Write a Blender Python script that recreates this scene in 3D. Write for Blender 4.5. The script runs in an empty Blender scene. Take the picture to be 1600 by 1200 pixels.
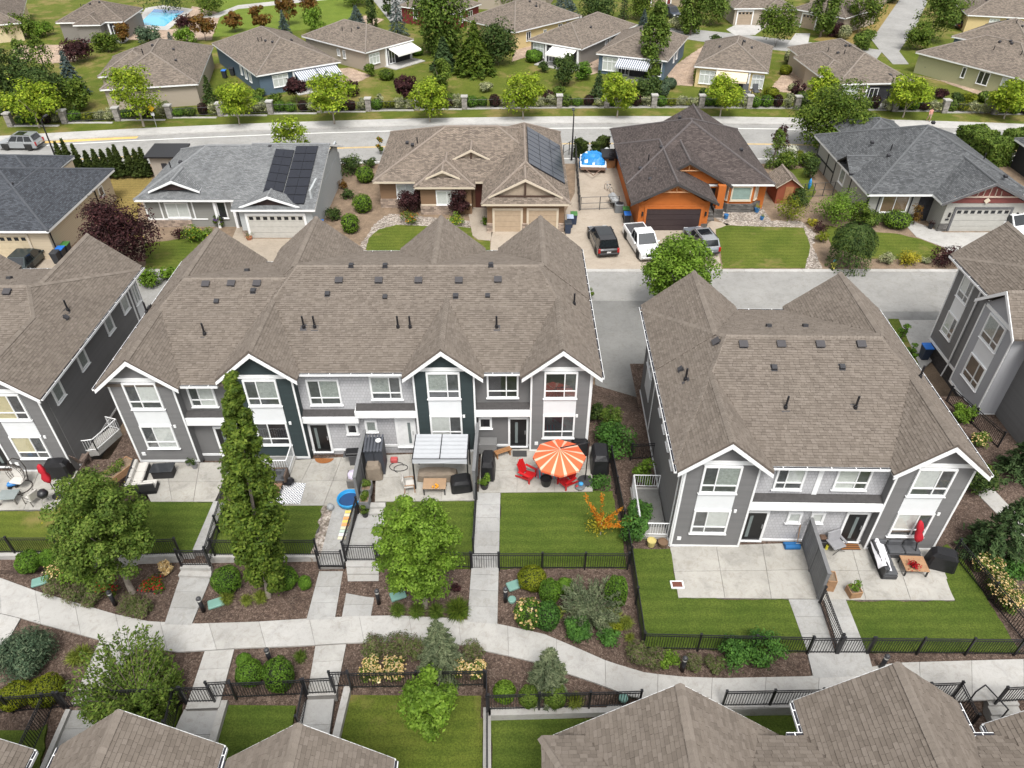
import bpy, bmesh, math, random
import numpy as np
from mathutils import Vector, Matrix
random.seed(7); RNG = np.random.default_rng(7)
R = math.radians; PI = math.pi
SC = bpy.context.scene; COL = SC.collection
# ---------------------------------------------------------------- camera, sky, sun, exposure
PITCH, FPX, CAMH = R(38.5), 1150.0, 30.0
cam = bpy.data.cameras.new('camera'); camo = bpy.data.objects.new('camera', cam); COL.objects.link(camo)
camo.location = (0, 0, CAMH); camo.rotation_euler = (R(90) - PITCH, 0, 0)
cam.sensor_width = 36; cam.lens = 36 * FPX / 1600; cam.clip_end = 3000
SC.camera = camo
SC.render.resolution_x, SC.render.resolution_y = 1024, 768
SUN_EL, SUN_AZ = R(60), R(172)          # azimuth clockwise from +Y
wd = bpy.data.worlds.new('World'); SC.world = wd; wd.use_nodes = True
nt = wd.node_tree; bg = nt.nodes['Background']
sky = nt.nodes.new('ShaderNodeTexSky'); sky.sky_type = 'NISHITA'; sky.sun_disc = False
sky.sun_elevation = SUN_EL; sky.sun_rotation = SUN_AZ; sky.dust_density = 4.0; sky.air_density = 1.0; sky.ozone_density = 1.0
hs = nt.nodes.new('ShaderNodeHueSaturation'); hs.inputs['Saturation'].default_value = 0.06
nt.links.new(sky.outputs[0], hs.inputs['Color']); nt.links.new(hs.outputs[0], bg.inputs[0])
bg.inputs[1].default_value = 0.148
sl = bpy.data.lights.new('sun', 'SUN'); so = bpy.data.objects.new('sun', sl); COL.objects.link(so)
sl.energy = 1.75; sl.angle = R(17); sl.color = (1, .955, .88)
sd = Vector((math.sin(SUN_AZ) * math.cos(SUN_EL), math.cos(SUN_AZ) * math.cos(SUN_EL), math.sin(SUN_EL)))
so.rotation_euler = sd.to_track_quat('Z', 'Y').to_euler()
vs = SC.view_settings; vs.view_transform = 'Standard'; vs.look = 'None'; vs.gamma = 1; vs.exposure = 0.68; vs.use_curve_mapping = False
# ---------------------------------------------------------------- photo pixel (1600x1200) -> place on a level
cpi, spi = math.cos(PITCH), math.sin(PITCH)
def ray(u, v):
    x = (u - 800) / FPX; y = (v - 600) / FPX
    return (x, cpi - y * spi, -spi - y * cpi)
def G(u, v, z=0.0):
    d = ray(u, v); t = (z - CAMH) / d[2]; return (d[0] * t, d[1] * t, z)
def zpath(x): return -0.45 * min(1, max(0, (2 - x) / 20))
def GP(u, v, dz=0.0):
    z = 0
    for _ in range(4): p = G(u, v, z + dz); z = zpath(p[0])
    return p
ZS = -1.8
# ---------------------------------------------------------------- objects
def obj(name, me, parent=None, M=None, label=None, cat=None, group=None, kind=None):
    o = bpy.data.objects.new(name, me); COL.objects.link(o)
    if parent is not None: o.parent = parent
    if M is not None: o.matrix_local = M
    if label: o['label'] = label
    if cat: o['category'] = cat
    if group: o['group'] = group
    if kind: o['kind'] = kind
    return o
def empty(name, loc, rz=0, label=None, cat=None, group=None):
    o = obj(name, None, None, None, label, cat, group); o.location = loc; o.rotation_euler = (0, 0, rz); o.empty_display_size = .2
    return o
def copy_tree(o, parent=None, **kw):
    c = o.copy(); COL.objects.link(c); c.parent = parent
    for k, v in kw.items(): c[k] = v
    for ch in o.children: copy_tree(ch, c)
    return c
def TR(x, y, z, rz=0, s=1): return Matrix.Translation((x, y, z)) @ Matrix.Rotation(rz, 4, 'Z') @ Matrix.Scale(s, 4)
class MB:
    def __init__(s): s.v = []; s.f = []; s.m = []; s.uv = []
    def add(s, vs, fs, m=0):
        n = len(s.v); s.v += [tuple(p) for p in vs]
        for f in fs: s.f.append(tuple(i + n for i in f)); s.m.append(m)
        return s
    def box(s, x0, x1, y0, y1, z0, z1, m=0, T=None):
        vs = [(x0, y0, z0), (x1, y0, z0), (x1, y1, z0), (x0, y1, z0), (x0, y0, z1), (x1, y0, z1), (x1, y1, z1), (x0, y1, z1)]
        if T: vs = [T @ Vector(p) for p in vs]
        return s.add(vs, [(0, 3, 2, 1), (4, 5, 6, 7), (0, 1, 5, 4), (1, 2, 6, 5), (2, 3, 7, 6), (3, 0, 4, 7)], m)
    def cbox(s, c, d, rz=0, m=0, rx=0, ry=0):
        T = Matrix.Translation(c) @ Matrix.Rotation(rz, 4, 'Z') @ Matrix.Rotation(ry, 4, 'Y') @ Matrix.Rotation(rx, 4, 'X')
        return s.box(-d[0] / 2, d[0] / 2, -d[1] / 2, d[1] / 2, -d[2] / 2, d[2] / 2, m, T)
    def rbox(s, c, d, r=.03, rz=0, m=0, rx=0, ry=0):   # chamfered box
        T = Matrix.Translation(c) @ Matrix.Rotation(rz, 4, 'Z') @ Matrix.Rotation(ry, 4, 'Y') @ Matrix.Rotation(rx, 4, 'X')
        a, b, h = d[0] / 2, d[1] / 2, d[2] / 2; r = min(r, a * .8, b * .8, h * .8)
        ring = lambda a, b, z, k: [(-a + k, -b, z), (a - k, -b, z), (a, -b + k, z), (a, b - k, z), (a - k, b, z), (-a + k, b, z), (-a, b - k, z), (-a, -b + k, z)]
        vs = ring(a - r, b - r, -h, r * .5) + ring(a, b, -h + r, r) + ring(a, b, h - r, r) + ring(a - r, b - r, h, r * .5)
        fs = [tuple(range(7, -1, -1)), tuple(range(24, 32))]
        for k in range(3):
            for i in range(8): j = (i + 1) % 8; fs.append((k * 8 + i, k * 8 + j, k * 8 + 8 + j, k * 8 + 8 + i))
        return s.add([T @ Vector(p) for p in vs], fs, m)
    def tube(s, p0, p1, r0, r1=None, n=6, m=0, cap=True):
        r1 = r0 if r1 is None else r1; p0, p1 = Vector(p0), Vector(p1); d = (p1 - p0)
        if d.length < 1e-6: return s
        q = d.to_track_quat('Z', 'Y'); vs = []
        for p, r in ((p0, r0), (p1, r1)):
            for i in range(n): a = 2 * PI * i / n; vs.append(p + q @ Vector((r * math.cos(a), r * math.sin(a), 0)))
        fs = [(i, (i + 1) % n, n + (i + 1) % n, n + i) for i in range(n)]
        if cap: fs += [tuple(range(n - 1, -1, -1)), tuple(range(n, 2 * n))]
        return s.add(vs, fs, m)
    def path(s, pts, r, n=6, m=0):
        for a, b in zip(pts[:-1], pts[1:]): s.tube(a, b, r, r, n, m)
        return s
    def lathe(s, prof, n=12, c=(0, 0, 0), m=0, sx=1, sy=1):
        vs = []
        for r, z in prof:
            for i in range(n): a = 2 * PI * i / n; vs.append((c[0] + r * math.cos(a) * sx, c[1] + r * math.sin(a) * sy, c[2] + z))
        fs = []
        for k in range(len(prof) - 1):
            for i in range(n): j = (i + 1) % n; fs.append((k * n + i, k * n + j, k * n + n + j, k * n + n + i))
        if prof[0][0] > 1e-4: fs.append(tuple(range(n - 1, -1, -1)))
        if prof[-1][0] > 1e-4: fs.append(tuple(range((len(prof) - 1) * n, len(prof) * n)))
        return s.add(vs, fs, m)
    def prism(s, poly, d, m=0, side=None):      # 3D polygon pushed by vector d (poly is the visible face)
        n = len(poly); a = [Vector(p) for p in poly]; b = [p + Vector(d) for p in a]
        s.add(a + b, [tuple(range(n))], m)
        k = len(s.v) - 2 * n
        s.f.append(tuple(k + n + i for i in range(n - 1, -1, -1))); s.m.append(m if side is None else side)
        for i in range(n): j = (i + 1) % n; s.f.append((k + j, k + i, k + n + i, k + n + j)); s.m.append(m if side is None else side)
        return s
    def quad(s, a, b, c, d, m=0): return s.add([a, b, c, d], [(0, 1, 2, 3)], m)
    def mesh(s, name, mats, smooth=False):
        me = bpy.data.meshes.new(name); me.from_pydata(s.v, [], s.f)
        for x in (mats if isinstance(mats, (list, tuple)) else [mats]): me.materials.append(x)
        if any(s.m): me.polygons.foreach_set('material_index', s.m)
        if smooth: me.polygons.foreach_set('use_smooth', [True] * len(s.f))
        me.update(); return me
    def build(s, name, mats, parent=None, M=None, smooth=False, **kw): return obj(name, s.mesh(name, mats, smooth), parent, M, **kw)
def fixn(me):
    bm = bmesh.new(); bm.from_mesh(me); bmesh.ops.recalc_face_normals(bm, faces=bm.faces); bm.to_mesh(me); bm.free(); return me
# ---------------------------------------------------------------- materials
def newmat(name):
    m = bpy.data.materials.new(name); m.use_nodes = True; t = m.node_tree
    return m, t, t.nodes['Principled BSDF']
def nd(t, typ, **kw):
    n = t.nodes.new('ShaderNode' + typ)
    for k, v in kw.items():
        if k.startswith('_'): setattr(n, k[1:], v)
        else: n.inputs[k.replace('9', ' ')].default_value = v
    return n
def ramp(t, fac, stops):
    n = t.nodes.new('ShaderNodeValToRGB'); e = n.color_ramp.elements
    while len(e) < len(stops): e.new(.5)
    for i, (p, c) in enumerate(stops): e[i].position = p; e[i].color = (*c, 1)
    t.links.new(fac, n.inputs[0]); return n.outputs[0]
def mixc(t, fac, a, b, mode='MIX'):
    n = t.nodes.new('ShaderNodeMix'); n.data_type = 'RGBA'; n.blend_type = mode
    for s, x in ((0, fac), (6, a), (7, b)):
        if hasattr(x, 'links'): t.links.new(x, n.inputs[s])
        else: n.inputs[s].default_value = x if s == 0 else (*x, 1)
    return n.outputs[2]
def sc(c, k): return tuple(min(1, x * k) for x in c)
MATS = {}
def mat(name, col, rough=.6, var=.12, scale=3.0, bump=0., bscale=40., metal=0., spec=.4, isl=0., objr=0., coat=0., fine=.0):
    if name in MATS: return MATS[name]
    m, t, b = newmat(name); b.inputs['Roughness'].default_value = rough; b.inputs['Metallic'].default_value = metal
    b.inputs['Specular IOR Level'].default_value = spec; b.inputs['Coat Weight'].default_value = coat
    c = nd(t, 'TexCoord').outputs['Object']
    n1 = nd(t, 'TexNoise', Scale=scale, Detail=6., Roughness=.65); t.links.new(c, n1.inputs['Vector'])
    o = ramp(t, n1.outputs[0], [(.25, sc(col, 1 - var)), (.75, sc(col, 1 + var))])
    if fine:
        n2 = nd(t, 'TexNoise', Scale=bscale, Detail=3.); t.links.new(c, n2.inputs['Vector'])
        o = mixc(t, 1., o, ramp(t, n2.outputs[0], [(.3, (1 - fine,) * 3), (.7, (1 + fine,) * 3)]), 'MULTIPLY')
    if isl or objr:
        g = nd(t, 'NewGeometry'); oi = nd(t, 'ObjectInfo'); ad = nd(t, 'Math', _operation='ADD'); fr = nd(t, 'Math', _operation='FRACT')
        t.links.new(g.outputs['Random Per Island'], ad.inputs[0]); t.links.new(oi.outputs['Random'], ad.inputs[1]); t.links.new(ad.outputs[0], fr.inputs[0])
        k = isl or objr
        o = mixc(t, 1., o, ramp(t, fr.outputs[0], [(0, (1 - k,) * 3), (1, (1 + k,) * 3)]), 'MULTIPLY')
    t.links.new(o, b.inputs['Base Color'])
    if bump:
        n3 = nd(t, 'TexNoise', Scale=bscale, Detail=4.); t.links.new(c, n3.inputs['Vector'])
        bp = nd(t, 'Bump', Strength=bump, Distance=.02); t.links.new(n3.outputs[0], bp.inputs['Height']); t.links.new(bp.outputs[0], b.inputs['Normal'])
    MATS[name] = m; return m
def grass_mat(name, c1, c2, dry=(.20, .15, .05), dryness=.5, stripe=.22):
    m, t, b = newmat(name); b.inputs['Roughness'].default_value = .85; b.inputs['Specular IOR Level'].default_value = .15
    c = nd(t, 'TexCoord').outputs['Object']
    n1 = nd(t, 'TexNoise', Scale=.45, Detail=5., Roughness=.6); n2 = nd(t, 'TexNoise', Scale=14., Detail=6., Roughness=.75); n3 = nd(t, 'TexNoise', Scale=.22, Detail=4., Roughness=.7)
    for n in (n1, n2, n3): t.links.new(c, n.inputs['Vector'])
    o = ramp(t, n1.outputs[0], [(.3, c1), (.7, c2)])
    o = mixc(t, 1., o, ramp(t, n2.outputs[0], [(.32, (.5, .52, .5)), (.68, (1.5, 1.45, 1.4))]), 'MULTIPLY')
    w = nd(t, 'TexWave', Scale=.55, Distortion=2.5, Detail=2.); t.links.new(c, w.inputs['Vector']); w.bands_direction = 'Y'
    o = mixc(t, stripe * 2, o, ramp(t, w.outputs[0], [(0, (.75, .8, .7)), (1, (1.2, 1.15, 1.1))]), 'MULTIPLY')
    o = mixc(t, ramp(t, n3.outputs[0], [(1 - dryness * .62, (0, 0, 0)), (min(1, 1.16 - dryness * .62), (.75,) * 3)]), o, dry)
    t.links.new(o, b.inputs['Base Color'])
    bp = nd(t, 'Bump', Strength=.7, Distance=.05); n4 = nd(t, 'TexNoise', Scale=30., Detail=4.); t.links.new(c, n4.inputs['Vector'])
    t.links.new(n4.outputs[0], bp.inputs['Height']); t.links.new(bp.outputs[0], b.inputs['Normal']); return m
def chip_mat(name, cols, scale, mortar=(.05, .035, .03), rough=.9, bump=.8):   # mulch, gravel: irregular bits
    m, t, b = newmat(name); b.inputs['Roughness'].default_value = rough; b.inputs['Specular IOR Level'].default_value = .15
    c = nd(t, 'TexCoord').outputs['Object']
    vo = nd(t, 'TexVoronoi', Scale=scale); vo.inputs['Randomness'].default_value = 1
    n0 = nd(t, 'TexNoise', Scale=scale * .5, Detail=2.); t.links.new(c, n0.inputs['Vector'])
    t.links.new(mixc(t, .25, c, n0.outputs['Color']), vo.inputs['Vector'])
    sp = nd(t, 'SeparateColor'); t.links.new(vo.outputs['Color'], sp.inputs[0])
    k = len(cols); o = ramp(t, sp.outputs[0], [(i / max(1, k - 1), cc) for i, cc in enumerate(cols)])
    d = ramp(t, vo.outputs['Distance'], [(.35, (0, 0, 0)), (.75, (.8,) * 3)]); o = mixc(t, d, o, mortar)
    n2 = nd(t, 'TexNoise', Scale=.6, Detail=5., Roughness=.7); t.links.new(c, n2.inputs['Vector'])
    o = mixc(t, 1., o, ramp(t, n2.outputs[0], [(.3, (.7,) * 3), (.7, (1.25, 1.22, 1.2))]), 'MULTIPLY')
    t.links.new(o, b.inputs['Base Color'])
    bp = nd(t, 'Bump', Strength=bump, Distance=.03); bp.invert = True; t.links.new(vo.outputs['Distance'], bp.inputs['Height']); t.links.new(bp.outputs[0], b.inputs['Normal']); return m
def slab_mat(name, col, var=.10, stain=.35, crack=False):    # concrete, asphalt: blotches, speckle, faint stains
    m, t, b = newmat(name); b.inputs['Roughness'].default_value = .88; b.inputs['Specular IOR Level'].default_value = .2
    c = nd(t, 'TexCoord').outputs['Object']
    n1 = nd(t, 'TexNoise', Scale=.35, Detail=6., Roughness=.6); n2 = nd(t, 'TexNoise', Scale=45., Detail=3., Roughness=.7); n3 = nd(t, 'TexNoise', Scale=.8, Detail=8., Roughness=.72, Distortion=.6)
    for n in (n1, n2, n3): t.links.new(c, n.inputs['Vector'])
    o = ramp(t, n1.outputs[0], [(.3, sc(col, 1 - var)), (.7, sc(col, 1 + var))])
    o = mixc(t, 1., o, ramp(t, n2.outputs[0], [(.3, (.88,) * 3), (.7, (1.1,) * 3)]), 'MULTIPLY')
    o = mixc(t, ramp(t, n3.outputs[0], [(.5, (0, 0, 0)), (.75, (stain,) * 3)]), o, sc(col, .45))
    oi = nd(t, 'ObjectInfo'); o = mixc(t, 1., o, ramp(t, oi.outputs['Random'], [(0, (.93, .925, .91)), (1, (1.05, 1.05, 1.05))]), 'MULTIPLY')
    n5 = nd(t, 'TexNoise', Scale=2.4, Detail=9., Roughness=.8, Distortion=1.2); t.links.new(c, n5.inputs['Vector']); o = mixc(t, 1., o, ramp(t, n5.outputs[0], [(.36, (.84, .82, .79)), (.5, (1, 1, 1)), (.7, (1.04,) * 3)]), 'MULTIPLY')
    if crack:
        vo = nd(t, 'TexVoronoi', Scale=.17, _feature='DISTANCE_TO_EDGE'); t.links.new(mixc(t, .5, c, n5.outputs['Color'], 'ADD'), vo.inputs['Vector']); o = mixc(t, ramp(t, vo.outputs['Distance'], [(.002, (.16,) * 3), (.006, (0, 0, 0))]), o, sc(col, .4))
    t.links.new(o, b.inputs['Base Color'])
    bp = nd(t, 'Bump', Strength=.15, Distance=.01); t.links.new(n2.outputs[0], bp.inputs['Height']); t.links.new(bp.outputs[0], b.inputs['Normal']); return m
def roof_mat(name, col, tone=.35, w=.32, h=.14):     # far roofs: courses by UV in metres
    m, t, b = newmat(name); b.inputs['Roughness'].default_value = .9; b.inputs['Specular IOR Level'].default_value = .2
    uv = nd(t, 'UVMap').outputs[0]
    br = nd(t, 'TexBrick', Scale=1.); br.offset = .37; br.inputs['Brick Width'].default_value = w; br.inputs['Row Height'].default_value = h
    br.inputs['Mortar Size'].default_value = .012; br.inputs['Color1'].default_value = (*sc(col, 1 - tone), 1); br.inputs['Color2'].default_value = (*sc(col, 1 + tone), 1); br.inputs['Mortar'].default_value = (*sc(col, .45), 1)
    t.links.new(uv, br.inputs['Vector'])
    n = nd(t, 'TexNoise', Scale=.5, Detail=5., Roughness=.7); t.links.new(nd(t, 'TexCoord').outputs['Object'], n.inputs['Vector'])
    o = mixc(t, 1., br.outputs['Color'], ramp(t, n.outputs[0], [(.3, (.85,) * 3), (.7, (1.15, 1.14, 1.12))]), 'MULTIPLY')
    t.links.new(o, b.inputs['Base Color'])
    bp = nd(t, 'Bump', Strength=.6, Distance=.02); bp.invert = True; t.links.new(br.outputs['Fac'], bp.inputs['Height']); t.links.new(bp.outputs[0], b.inputs['Normal']); return m
def shake_mat(name, col, w=.18, h=.2, k=.06):        # wall shingles / stone veneer, box mapped on vertical faces
    m, t, b = newmat(name); b.inputs['Roughness'].default_value = .8
    c = nd(t, 'TexCoord'); sx = nd(t, 'SeparateXYZ'); t.links.new(c.outputs['Object'], sx.inputs[0])
    ad = nd(t, 'Math', _operation='ADD'); t.links.new(sx.outputs[0], ad.inputs[0]); t.links.new(sx.outputs[1], ad.inputs[1])
    cx = nd(t, 'CombineXYZ'); t.links.new(ad.outputs[0], cx.inputs[0]); t.links.new(sx.outputs[2], cx.inputs[1])
    br = nd(t, 'TexBrick', Scale=1.); br.inputs['Brick Width'].default_value = w; br.inputs['Row Height'].default_value = h; br.inputs['Mortar Size'].default_value = .008
    br.inputs['Color1'].default_value = (*sc(col, 1 - k), 1); br.inputs['Color2'].default_value = (*sc(col, 1 + k), 1); br.inputs['Mortar'].default_value = (*sc(col, .6), 1)
    t.links.new(cx.outputs[0], br.inputs['Vector']); t.links.new(br.outputs['Color'], b.inputs['Base Color'])
    bp = nd(t, 'Bump', Strength=.5, Distance=.015); bp.invert = True; t.links.new(br.outputs['Fac'], bp.inputs['Height']); t.links.new(bp.outputs[0], b.inputs['Normal']); return m
def lap_mat(name, col, h=.16):                       # far lap siding: horizontal laps by height
    m, t, b = newmat(name); b.inputs['Roughness'].default_value = .7; b.inputs['Specular IOR Level'].default_value = .3
    sx = nd(t, 'SeparateXYZ'); t.links.new(nd(t, 'TexCoord').outputs['Object'], sx.inputs[0])
    dv = nd(t, 'Math', _operation='DIVIDE'); dv.inputs[1].default_value = h; fr = nd(t, 'Math', _operation='FRACT'); t.links.new(sx.outputs[2], dv.inputs[0]); t.links.new(dv.outputs[0], fr.inputs[0])
    o = ramp(t, fr.outputs[0], [(0, sc(col, .55)), (.12, col)]); t.links.new(o, b.inputs['Base Color'])
    bp = nd(t, 'Bump', Strength=.4, Distance=.02); bp.invert = True; t.links.new(fr.outputs[0], bp.inputs['Height']); t.links.new(bp.outputs[0], b.inputs['Normal']); return m
def leaf_mat(name, cols, rough=.6, trans=.2):
    if name in MATS: return MATS[name]
    m, t, b = newmat(name); b.inputs['Roughness'].default_value = rough; b.inputs['Specular IOR Level'].default_value = .12
    g = nd(t, 'NewGeometry'); k = len(cols)
    o = ramp(t, g.outputs['Random Per Island'], [(i / max(1, k - 1), c) for i, c in enumerate(cols)])
    n = nd(t, 'TexNoise', Scale=1.1, Detail=3.); t.links.new(nd(t, 'TexCoord').outputs['Object'], n.inputs['Vector'])
    o = mixc(t, 1., o, ramp(t, n.outputs[0], [(.3, (.55, .58, .52)), (.7, (1.3, 1.25, 1.1))]), 'MULTIPLY')
    t.links.new(o, b.inputs['Base Color'])
    tr = nd(t, 'BsdfTranslucent'); t.links.new(o, tr.inputs[0]); mx = nd(t, 'MixShader'); mx.inputs[0].default_value = trans
    t.links.new(b.outputs[0], mx.inputs[1]); t.links.new(tr.outputs[0], mx.inputs[2]); t.links.new(mx.outputs[0], t.nodes['Material Output'].inputs[0])
    MATS[name] = m; return m
def glass_mat():
    m, t, b = newmat('window_glass'); b.inputs['Base Color'].default_value = (.02, .025, .03, 1); b.inputs['Roughness'].default_value = .06
    tr = nd(t, 'BsdfTransparent'); tr.inputs[0].default_value = (.93, .94, .94, 1); fr = nd(t, 'LayerWeight', Blend=.22)
    ad = nd(t, 'Math', _operation='MULTIPLY_ADD'); ad.inputs[1].default_value = .6; ad.inputs[2].default_value = .05; t.links.new(fr.outputs['Facing'], ad.inputs[0])
    gl = nd(t, 'BsdfGlossy', Roughness=.04); mx = nd(t, 'MixShader'); t.links.new(ad.outputs[0], mx.inputs[0]); t.links.new(tr.outputs[0], mx.inputs[1]); t.links.new(gl.outputs[0], mx.inputs[2])
    t.links.new(mx.outputs[0], t.nodes['Material Output'].inputs[0]); return m
def stripe_mat(name, a, b_, n, axis=0, duty=.5):
    m, t, b = newmat(name); b.inputs['Roughness'].default_value = .8
    sx = nd(t, 'SeparateXYZ'); t.links.new(nd(t, 'TexCoord').outputs['Object'], sx.inputs[0])
    mu = nd(t, 'Math', _operation='MULTIPLY'); mu.inputs[1].default_value = n; fr = nd(t, 'Math', _operation='FRACT'); gt = nd(t, 'Math', _operation='GREATER_THAN'); gt.inputs[1].default_value = duty
    t.links.new(sx.outputs[axis], mu.inputs[0]); t.links.new(mu.outputs[0], fr.inputs[0]); t.links.new(fr.outputs[0], gt.inputs[0]); t.links.new(mixc(t, gt.outputs[0], a, b_), b.inputs['Base Color']); return m
white = mat('white_trim_paint', (.78, .79, .80), .45, .04, 2)
panelw = mat('white_panel', (.70, .72, .74), .5, .04, 2)
glass = glass_mat()
blind = mat('pale_window_blind', (.66, .68, .66), .8, .12, 6)
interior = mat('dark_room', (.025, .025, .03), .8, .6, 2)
curtain = mat('grey_green_curtain', (.36, .39, .37), .8, .3, 9)
creamblind = mat('cream_blind', (.62, .56, .36), .8, .1, 5)
black = mat('black_metal', (.012, .012, .015), .42, .1, 4, spec=.5)
dgrey = mat('grey_lap_siding', (.155, .154, .156), .7, .07, 1.2, bump=.1, bscale=60, objr=.05)
slate = mat('dark_slate_siding', (.029, .043, .046), .68, .08, 1.2, bump=.1, bscale=60, objr=.05)
lgrey = shake_mat('light_grey_shakes', (.45, .45, .47))
concrete = slab_mat('pale_concrete', (.41, .402, .39), .11, .4)
patio_m = slab_mat('patio_concrete', (.375, .362, .336), .16, .65)
walk_m = slab_mat('garden_walk_concrete', (.345, .343, .337), .12, .45)
street_m = slab_mat('bleached_asphalt', (.29, .287, .28), .12, .3, True)
lane_m = slab_mat('newer_asphalt', (.20, .20, .196), .1, .25, True)
drive_m = slab_mat('exposed_aggregate', (.36, .31, .255), .10, .25)
mulch_m = chip_mat('bark_mulch', [(.07, .049, .039), (.115, .081, .065), (.15, .109, .089), (.215, .165, .135)], 17, (.05, .036, .029))
gravel_m = chip_mat('river_gravel', [(.22, .19, .16), (.36, .32, .28), (.5, .46, .42), (.3, .25, .22)], 8, (.12, .10, .08))
tan_m = chip_mat('tan_gravel', [(.36, .27, .20), (.46, .36, .28), (.40, .31, .25)], 6, (.28, .21, .16))
soil_m = mat('dry_soil', (.20, .145, .10), .95, .35, 1.2, bump=.6, bscale=12, fine=.25)
lawn_m = grass_mat('lush_lawn', (.050, .084, .012), (.086, .118, .021), dryness=.6)
lawn2_m = grass_mat('patchy_lawn', (.070, .102, .014), (.112, .136, .024), (.27, .20, .085), dryness=.74)
lawn3_m = grass_mat('far_lawn', (.072, .102, .012), (.118, .138, .024), (.24, .18, .075), dryness=.8)
dry_m = grass_mat('dry_lawn', (.20, .155, .055), (.25, .19, .07), (.18, .16, .05), dryness=.5)
bark = mat('tree_bark', (.13, .105, .085), .9, .3, 8, bump=.6, bscale=25)
palebark = mat('pale_bark', (.30, .26, .22), .9, .25, 8, bump=.4, bscale=25)
wood = mat('warm_wood', (.30, .15, .065), .6, .25, 5)
cedar = mat('cedar_wood', (.34, .20, .11), .7, .25, 5)
steel = mat('galvanised_steel', (.45, .46, .47), .4, .1, 4, metal=.6)
# ================================================================ the ground
def px(pts, z=0.0, path=False, dz=0.0):
    out = []
    for p in pts:
        if len(p) == 3: out.append(G(*p))
        elif path: q = GP(p[0], p[1]); out.append((q[0], q[1], q[2] + dz))
        else: out.append(G(p[0], p[1], z))
    return out
def ccw(pts):
    a = sum(p[0] * q[1] - q[0] * p[1] for p, q in zip(pts, pts[1:] + pts[:1]))
    return pts if a > 0 else pts[::-1]
def sheet(name, pts, m, skirt=.4, kind='structure', side=None, parent=None):
    if 'lawn' in name or 'gravel' in name:       # soft ragged edge
        out = []
        for a, c in zip(pts, pts[1:] + pts[:1]):
            a, c = Vector(a), Vector(c); n = max(1, min(60, int((c - a).length / .35))); k = .05 if 'lawn' in name else .12
            out += [tuple(a.lerp(c, i / n) + (Vector((random.uniform(-k, k), random.uniform(-k, k), 0)) if i else Vector())) for i in range(n)]
        pts = out
    b = MB(); b.prism(ccw(pts), (0, 0, -skirt), 0, 1 if side else None)
    return b.build(name, [m, side] if side else m, parent, kind=kind)
def slabs(name, A, B, C, D, nu, nv, m, gap=.014, thick=.12, lift=.03, part='concrete_slab'):
    """quad A,B (front edge) C,D (back edge, C above B) cut into nu x nv panels with open joints"""
    A, B, C, D = map(Vector, (A, B, C, D)); base = MB(); base.prism(ccw([tuple(p + Vector((0, 0, -.012))) for p in (A, B, C, D)]), (0, 0, -.5))
    o = base.build(name, joint_m, kind='structure')
    def P(s, t): return A.lerp(B, s).lerp(D.lerp(C, s), t)
    lu, lv = (B - A).length, (D - A).length; gu, gv = gap / lu / 2, gap / lv / 2
    for i in range(nu):
        for j in range(nv):
            s0, s1, t0, t1 = i / nu + (gu if i else 0), (i + 1) / nu - (gu if i < nu - 1 else 0), j / nv + (gv if j else 0), (j + 1) / nv - (gv if j < nv - 1 else 0)
            q = MB(); q.prism(ccw([tuple(P(s, t) + Vector((0, 0, lift + random.uniform(-.003, .003)))) for s, t in ((s0, t0), (s1, t0), (s1, t1), (s0, t1))]), (0, 0, -thick)); q.build(part, m, o)
    return o
joint_m = mat('slab_joint', (.22, .21, .20), .9)
def wc(x): return -.0012 * (x - 15) ** 2          # the main road bends gently
def band(name, y0, y1, z, m, x0=-150, x1=150, n=40, skirt=.15, kind='structure'):
    b = MB(); xs = [x0 + (x1 - x0) * i / n for i in range(n + 1)]
    for a, c in zip(xs[:-1], xs[1:]):
        k = len(b.v); b.add([(a, y0 + wc(a), z), (c, y0 + wc(c), z), (c, y1 + wc(c), z), (a, y1 + wc(a), z), (a, y0 + wc(a), z - skirt), (c, y0 + wc(c), z - skirt), (a, y1 + wc(a), z - skirt), (c, y1 + wc(c), z - skirt)],
                            [(0, 1, 2, 3), (4, 5, 1, 0), (3, 2, 7, 6)])
    return b.build(name, m, kind=kind)
g = MB(); g.quad((-900, -300, ZS - .12), (900, -300, ZS - .12), (900, 1500, ZS - .12), (-900, 1500, ZS - .12)); g.build('ground', soil_m, kind='structure')
# --- main road and beyond
band('far_lawn', 98.0, 190, ZS - .02, lawn3_m)
band('verge_lawn', 94.9, 98.0, ZS + .03, lawn3_m)
band('sidewalk', 92.7, 94.9, ZS + .05, concrete, n=60)
band('kerb', 92.35, 92.7, ZS + .06, concrete)
band('main_road', 79.6, 92.35, ZS - .06, street_m)
paint_w = mat('white_road_paint', (.72, .72, .70), .7, .1, 3); paint_y = mat('yellow_road_paint', (.62, .42, .14), .7, .2, 3)
band('painted_lane_line', 90.8, 91.0, ZS - .052, paint_w, skirt=.004)
band('painted_lane_line', 81.0, 81.2, ZS - .052, paint_w, skirt=.004)
band('painted_centre_line', 85.5, 85.62, ZS - .052, paint_y, skirt=.004); band('painted_centre_line', 85.75, 85.87, ZS - .052, paint_y, skirt=.004)
band('painted_kerb_strip', 91.6, 92.3, ZS - .05, paint_y, -72, -45, 10, .004)
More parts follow.
